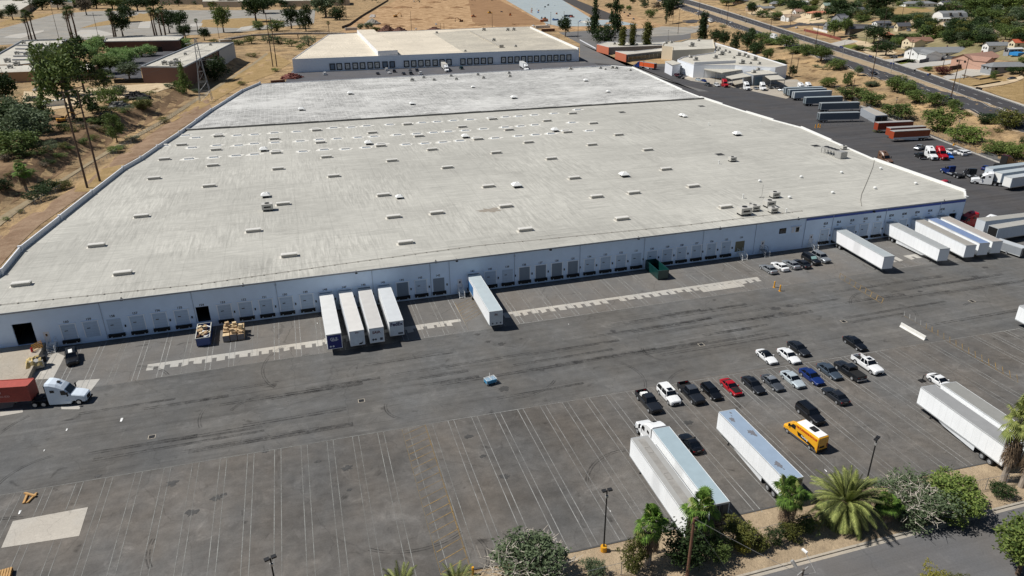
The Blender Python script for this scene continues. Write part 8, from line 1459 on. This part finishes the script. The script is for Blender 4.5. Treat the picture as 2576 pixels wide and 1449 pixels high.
def heap(name, lb, cat, t_, x, y, wpx, hpx, m, seed=1, lumps=0):
    p = GT(t_,x,y); k = mpp(p)/3; W_ = wpx*k/2; H_ = hpx*k; r = random.Random(seed); b = MB(); n = 20; secs = []
    for j in range(6): f_ = j/5; secs.append([(W_*(1-f_**1.3)*math.cos(6.283*i/n)*r.uniform(.85,1.12), W_*.8*(1-f_**1.3)*math.sin(6.283*i/n)*r.uniform(.85,1.12), H_*f_+(-.3 if j == 0 else r.uniform(0,.2))) for i in range(n)])
    b.loft(secs)
    for _ in range(lumps): a = r.uniform(0,6.28); q = r.uniform(0,.95); b.cbox((W_*q*math.cos(a), W_*.8*q*math.sin(a), H_*(1-q)*.9+.3), (r.uniform(1,5), r.uniform(.3,.7), r.uniform(.3,.7)), r.uniform(0,3), 0, r.uniform(-.5,.5))
    o = b.build(name, m); o.location = p; return tag(o, lb, cat)
heap('gravel_heap', 'grey cone of gravel on the dirt site', 'gravel heap', 2,235,185,130,45,M('grey_gravel','8b867c',.95,var=.1)); heap('debris_pile', 'long dark pile of broken timber behind the cream roof, left part', 'debris', 2,345,240,140,50,RUST,2,60); heap('debris_pile', 'long dark pile of broken timber behind the cream roof, right part', 'debris', 2,440,240,120,35,RUST,3,50); heap('debris_pile', 'dark root and timber pile right of the white pickup truck', 'debris', 2,700,242,160,38,RUST,4,60); heap('rubble_heap', 'small mound of rubble at the warehouse roof edge', 'rubble', 2,882,242,40,20,DIRTD,5,8)
heap('scrap_heap', 'black heap of burnt scrap beside the left bank', 'scrap', 1,1030,740,200,45,M('charred_scrap','2c2b2b',.9,var=.3),6,60); heap('scrap_heap', 'grey heap of scrap under the bank trees', 'scrap', 1,900,810,150,40,M('grey_scrap','6c6c68',.8,var=.3),7,50); heap('scrap_heap', 'row of rusty parts behind the red container', 'scrap', 1,260,760,110,30,M('mixed_scrap','4d4a46',.8,var=.4),8,40); heap('scrap_heap', 'pale junk beside the tan building', 'scrap', 1,310,680,120,25,M('pale_scrap','8d8a80',.8,var=.3),9,40)
heap('scrap_heap', 'red-brown scrap stacked left of the second warehouse', 'scrap', 1,2200,590,170,35,M('red_scrap','6e3a30',.8,var=.3),10,60); heap('debris_pile', 'stacked formwork at the end of the new slab', 'debris', 2,2050,180,140,18,M('formwork','a08468',.9,var=.2),11,50); heap('debris_pile', 'long row of panels on the new slab', 'debris', 2,1850,170,110,12,M('pale_panels','c8c4ba',.9,var=.15),12,30)
def cont(lb, t_, x, y, lpx, ang, m, mt=None, h_=2.6, name='shipping_container', writing=None):
    p = GT(t_,x,y); L = lpx/3*mpp(p); t = thing(name, lb, 'container', tuple(p), ang); b = MB(); b.box(-L/2,L/2,-1.22,1.22,.1,h_,0); [b.box(-L/2+k*.4,-L/2+k*.4+.2,-1.26,1.26,.2,h_-.15) for k in range(int(L/.4))]; b.build('container_body', m, t); b = MB(); b.box(-L/2,L/2,-1.2,1.2,h_,h_+.05); b.build('roof', mt or m, t); b = MB(); b.box(L/2,L/2+.05,-1.15,1.15,.2,h_-.1); b.build('container_door', m, t)
    if writing: text(writing, 1.2, WT, t, (0,-1.3,1.5), (R(90),0,0))
    return t
cont('dark red shipping container with white letters in the scrap yard', 1,165,860,120,.5,M('dark_red_container','7d1f1c',.6),writing='LK'); cont('long white trailer box in the scrap yard under the trees', 1,400,800,180,.25,WHITE,name='storage_box'); cont('blue-grey container on the slab', 2,1530,165,60,.1,M('site_orange','a8623c',.6)); cont('site office cabin at the corner behind the second warehouse', 2,1520,212,110,-.1,M('cabin_white','c4c0b8',.6),name='site_cabin'); cont('brown flat-roofed cabin behind the second warehouse', 2,1560,238,100,-.1,M('cabin_brown','6a4a38',.7),name='site_cabin'); cont('white hoarding container by the dark fence', 2,75,228,90,.1,M('cabin_white2','bdb9b0',.6),name='site_cabin'); cont('dark grey container on the slab, left of a pair', 2,1695,128,25,.1,M('cont_dark','3d4a56',.6)); cont('dark grey container on the slab, right of a pair', 2,1725,128,25,.1,M('cont_dark','3d4a56',.6)); cont('blue material crate on the slab', 2,1617,155,45,.1,M('crate_blue','40679a',.6),h_=1.8,name='crate')
cont('white motorhome beside the barn-shaped house', 3,2050,205,150,.15,WHITE,name='motorhome'); cont('small open-ended white trailer on the side street', 3,1825,222,60,-.1,M('trailer_white','bcbcb8',.6),name='cargo_trailer'); cont('rusty skip left of the second warehouse', 1,2098,625,100,.15,RUST,h_=1.5,name='skip')
rb = random.Random(11)
for i in range(34):
    x = rb.uniform(1430,1860); y = rb.uniform(30,170); 
    if y < (x-1230)*.42-120 or y > 175: continue
    p = GT(2,x,y); b = MB(); s_ = rb.uniform(.6,2.0); b.cbox((0,0,s_*.4), (s_*1.6,s_,s_*.8), rb.uniform(0,3)); b.cbox((.3,.2,s_*.95), (s_*.8,s_*.7,s_*.3), rb.uniform(0,3)); o = b.build('material_stack', rb.choice([WHITE,M('crate_blue','40679a',.6),CARD,DST,M('site_orange','a8623c',.6)])); tag(o, 'small stack of building material on the new slab', 'building material', 'building material on the slab'); o.location = p+Vector((0,0,.2))
for i, (x, y, w_, h_) in enumerate(((130,190,120,14),(460,60,160,16),(560,150,110,12),(640,60,120,14),(820,140,90,12),(870,60,110,12),(330,60,120,12),(1020,190,150,14),(1290,185,120,10),(700,20,110,12),(250,200,80,10),(960,40,90,10))): heap('soil_mound', 'low mound of loose earth on the dirt site', 'soil mound', 2, x if x > 350 or y < 70 else x+200, y, w_, h_, DIRTD, 30+i)['group'] = 'earth mounds on the dirt site'
# wheelie bins along the far road
for i, (x, y, m) in enumerate(((1188,360,'b'),(1198,362,'b'),(1206,364,'b'),(1410,430,'b'),(1422,434,'b'),(1436,438,'k'),(1572,485,'b'),(1590,488,'b'),(1750,540,'k'),(1850,572,'b'),(1865,568,'k'),(2218,675,'k'),(2235,678,'k'),(2250,682,'k'),(280,100,'k'),(432,115,'k'),(447,135,'k'),(295,145,'k'))):
    p = GT(3,x,y); t = thing('wheelie_bin', 'wheeled bin on the kerb of the divided road, '+('blue' if m == 'b' else 'black')+' one', 'bin', tuple(p), .3, ('blue' if m == 'b' else 'black')+' bins beside the divided road'); mm_ = M('bin_blue','2a3f78',.6) if m == 'b' else BLK; b = MB(); b.loft([[(-.3,-.3,0.1),(.3,-.3,0.1),(.3,.3,0.1),(-.3,.3,0.1)],[(-.4,-.4,1.1),(.4,-.4,1.1),(.4,.4,1.1),(-.4,.4,1.1)]]); b.build('body', mm_, t); b = MB(); b.box(-.43,.43,-.43,.43,1.1,1.18); b.build('lid', mm_, t)
p = GT(3,2520,418); b = MB(); b.cbox((0,0,1), (7,5,1.6), .2); o = b.build('tarpaulin', M('blue_tarpaulin','2f86c4',.5)); tag(o, 'bright blue tarpaulin heap by the pale patio', 'tarpaulin'); o.location = p
for o in bpy.data.objects:
    if o.type == 'MESH' and o.parent is None and 'kind' not in o and 'label' not in o: print('UNTAGGED', o.name)
print('objects', len(bpy.data.objects), 'things', sum(1 for o in bpy.data.objects if o.parent is None))
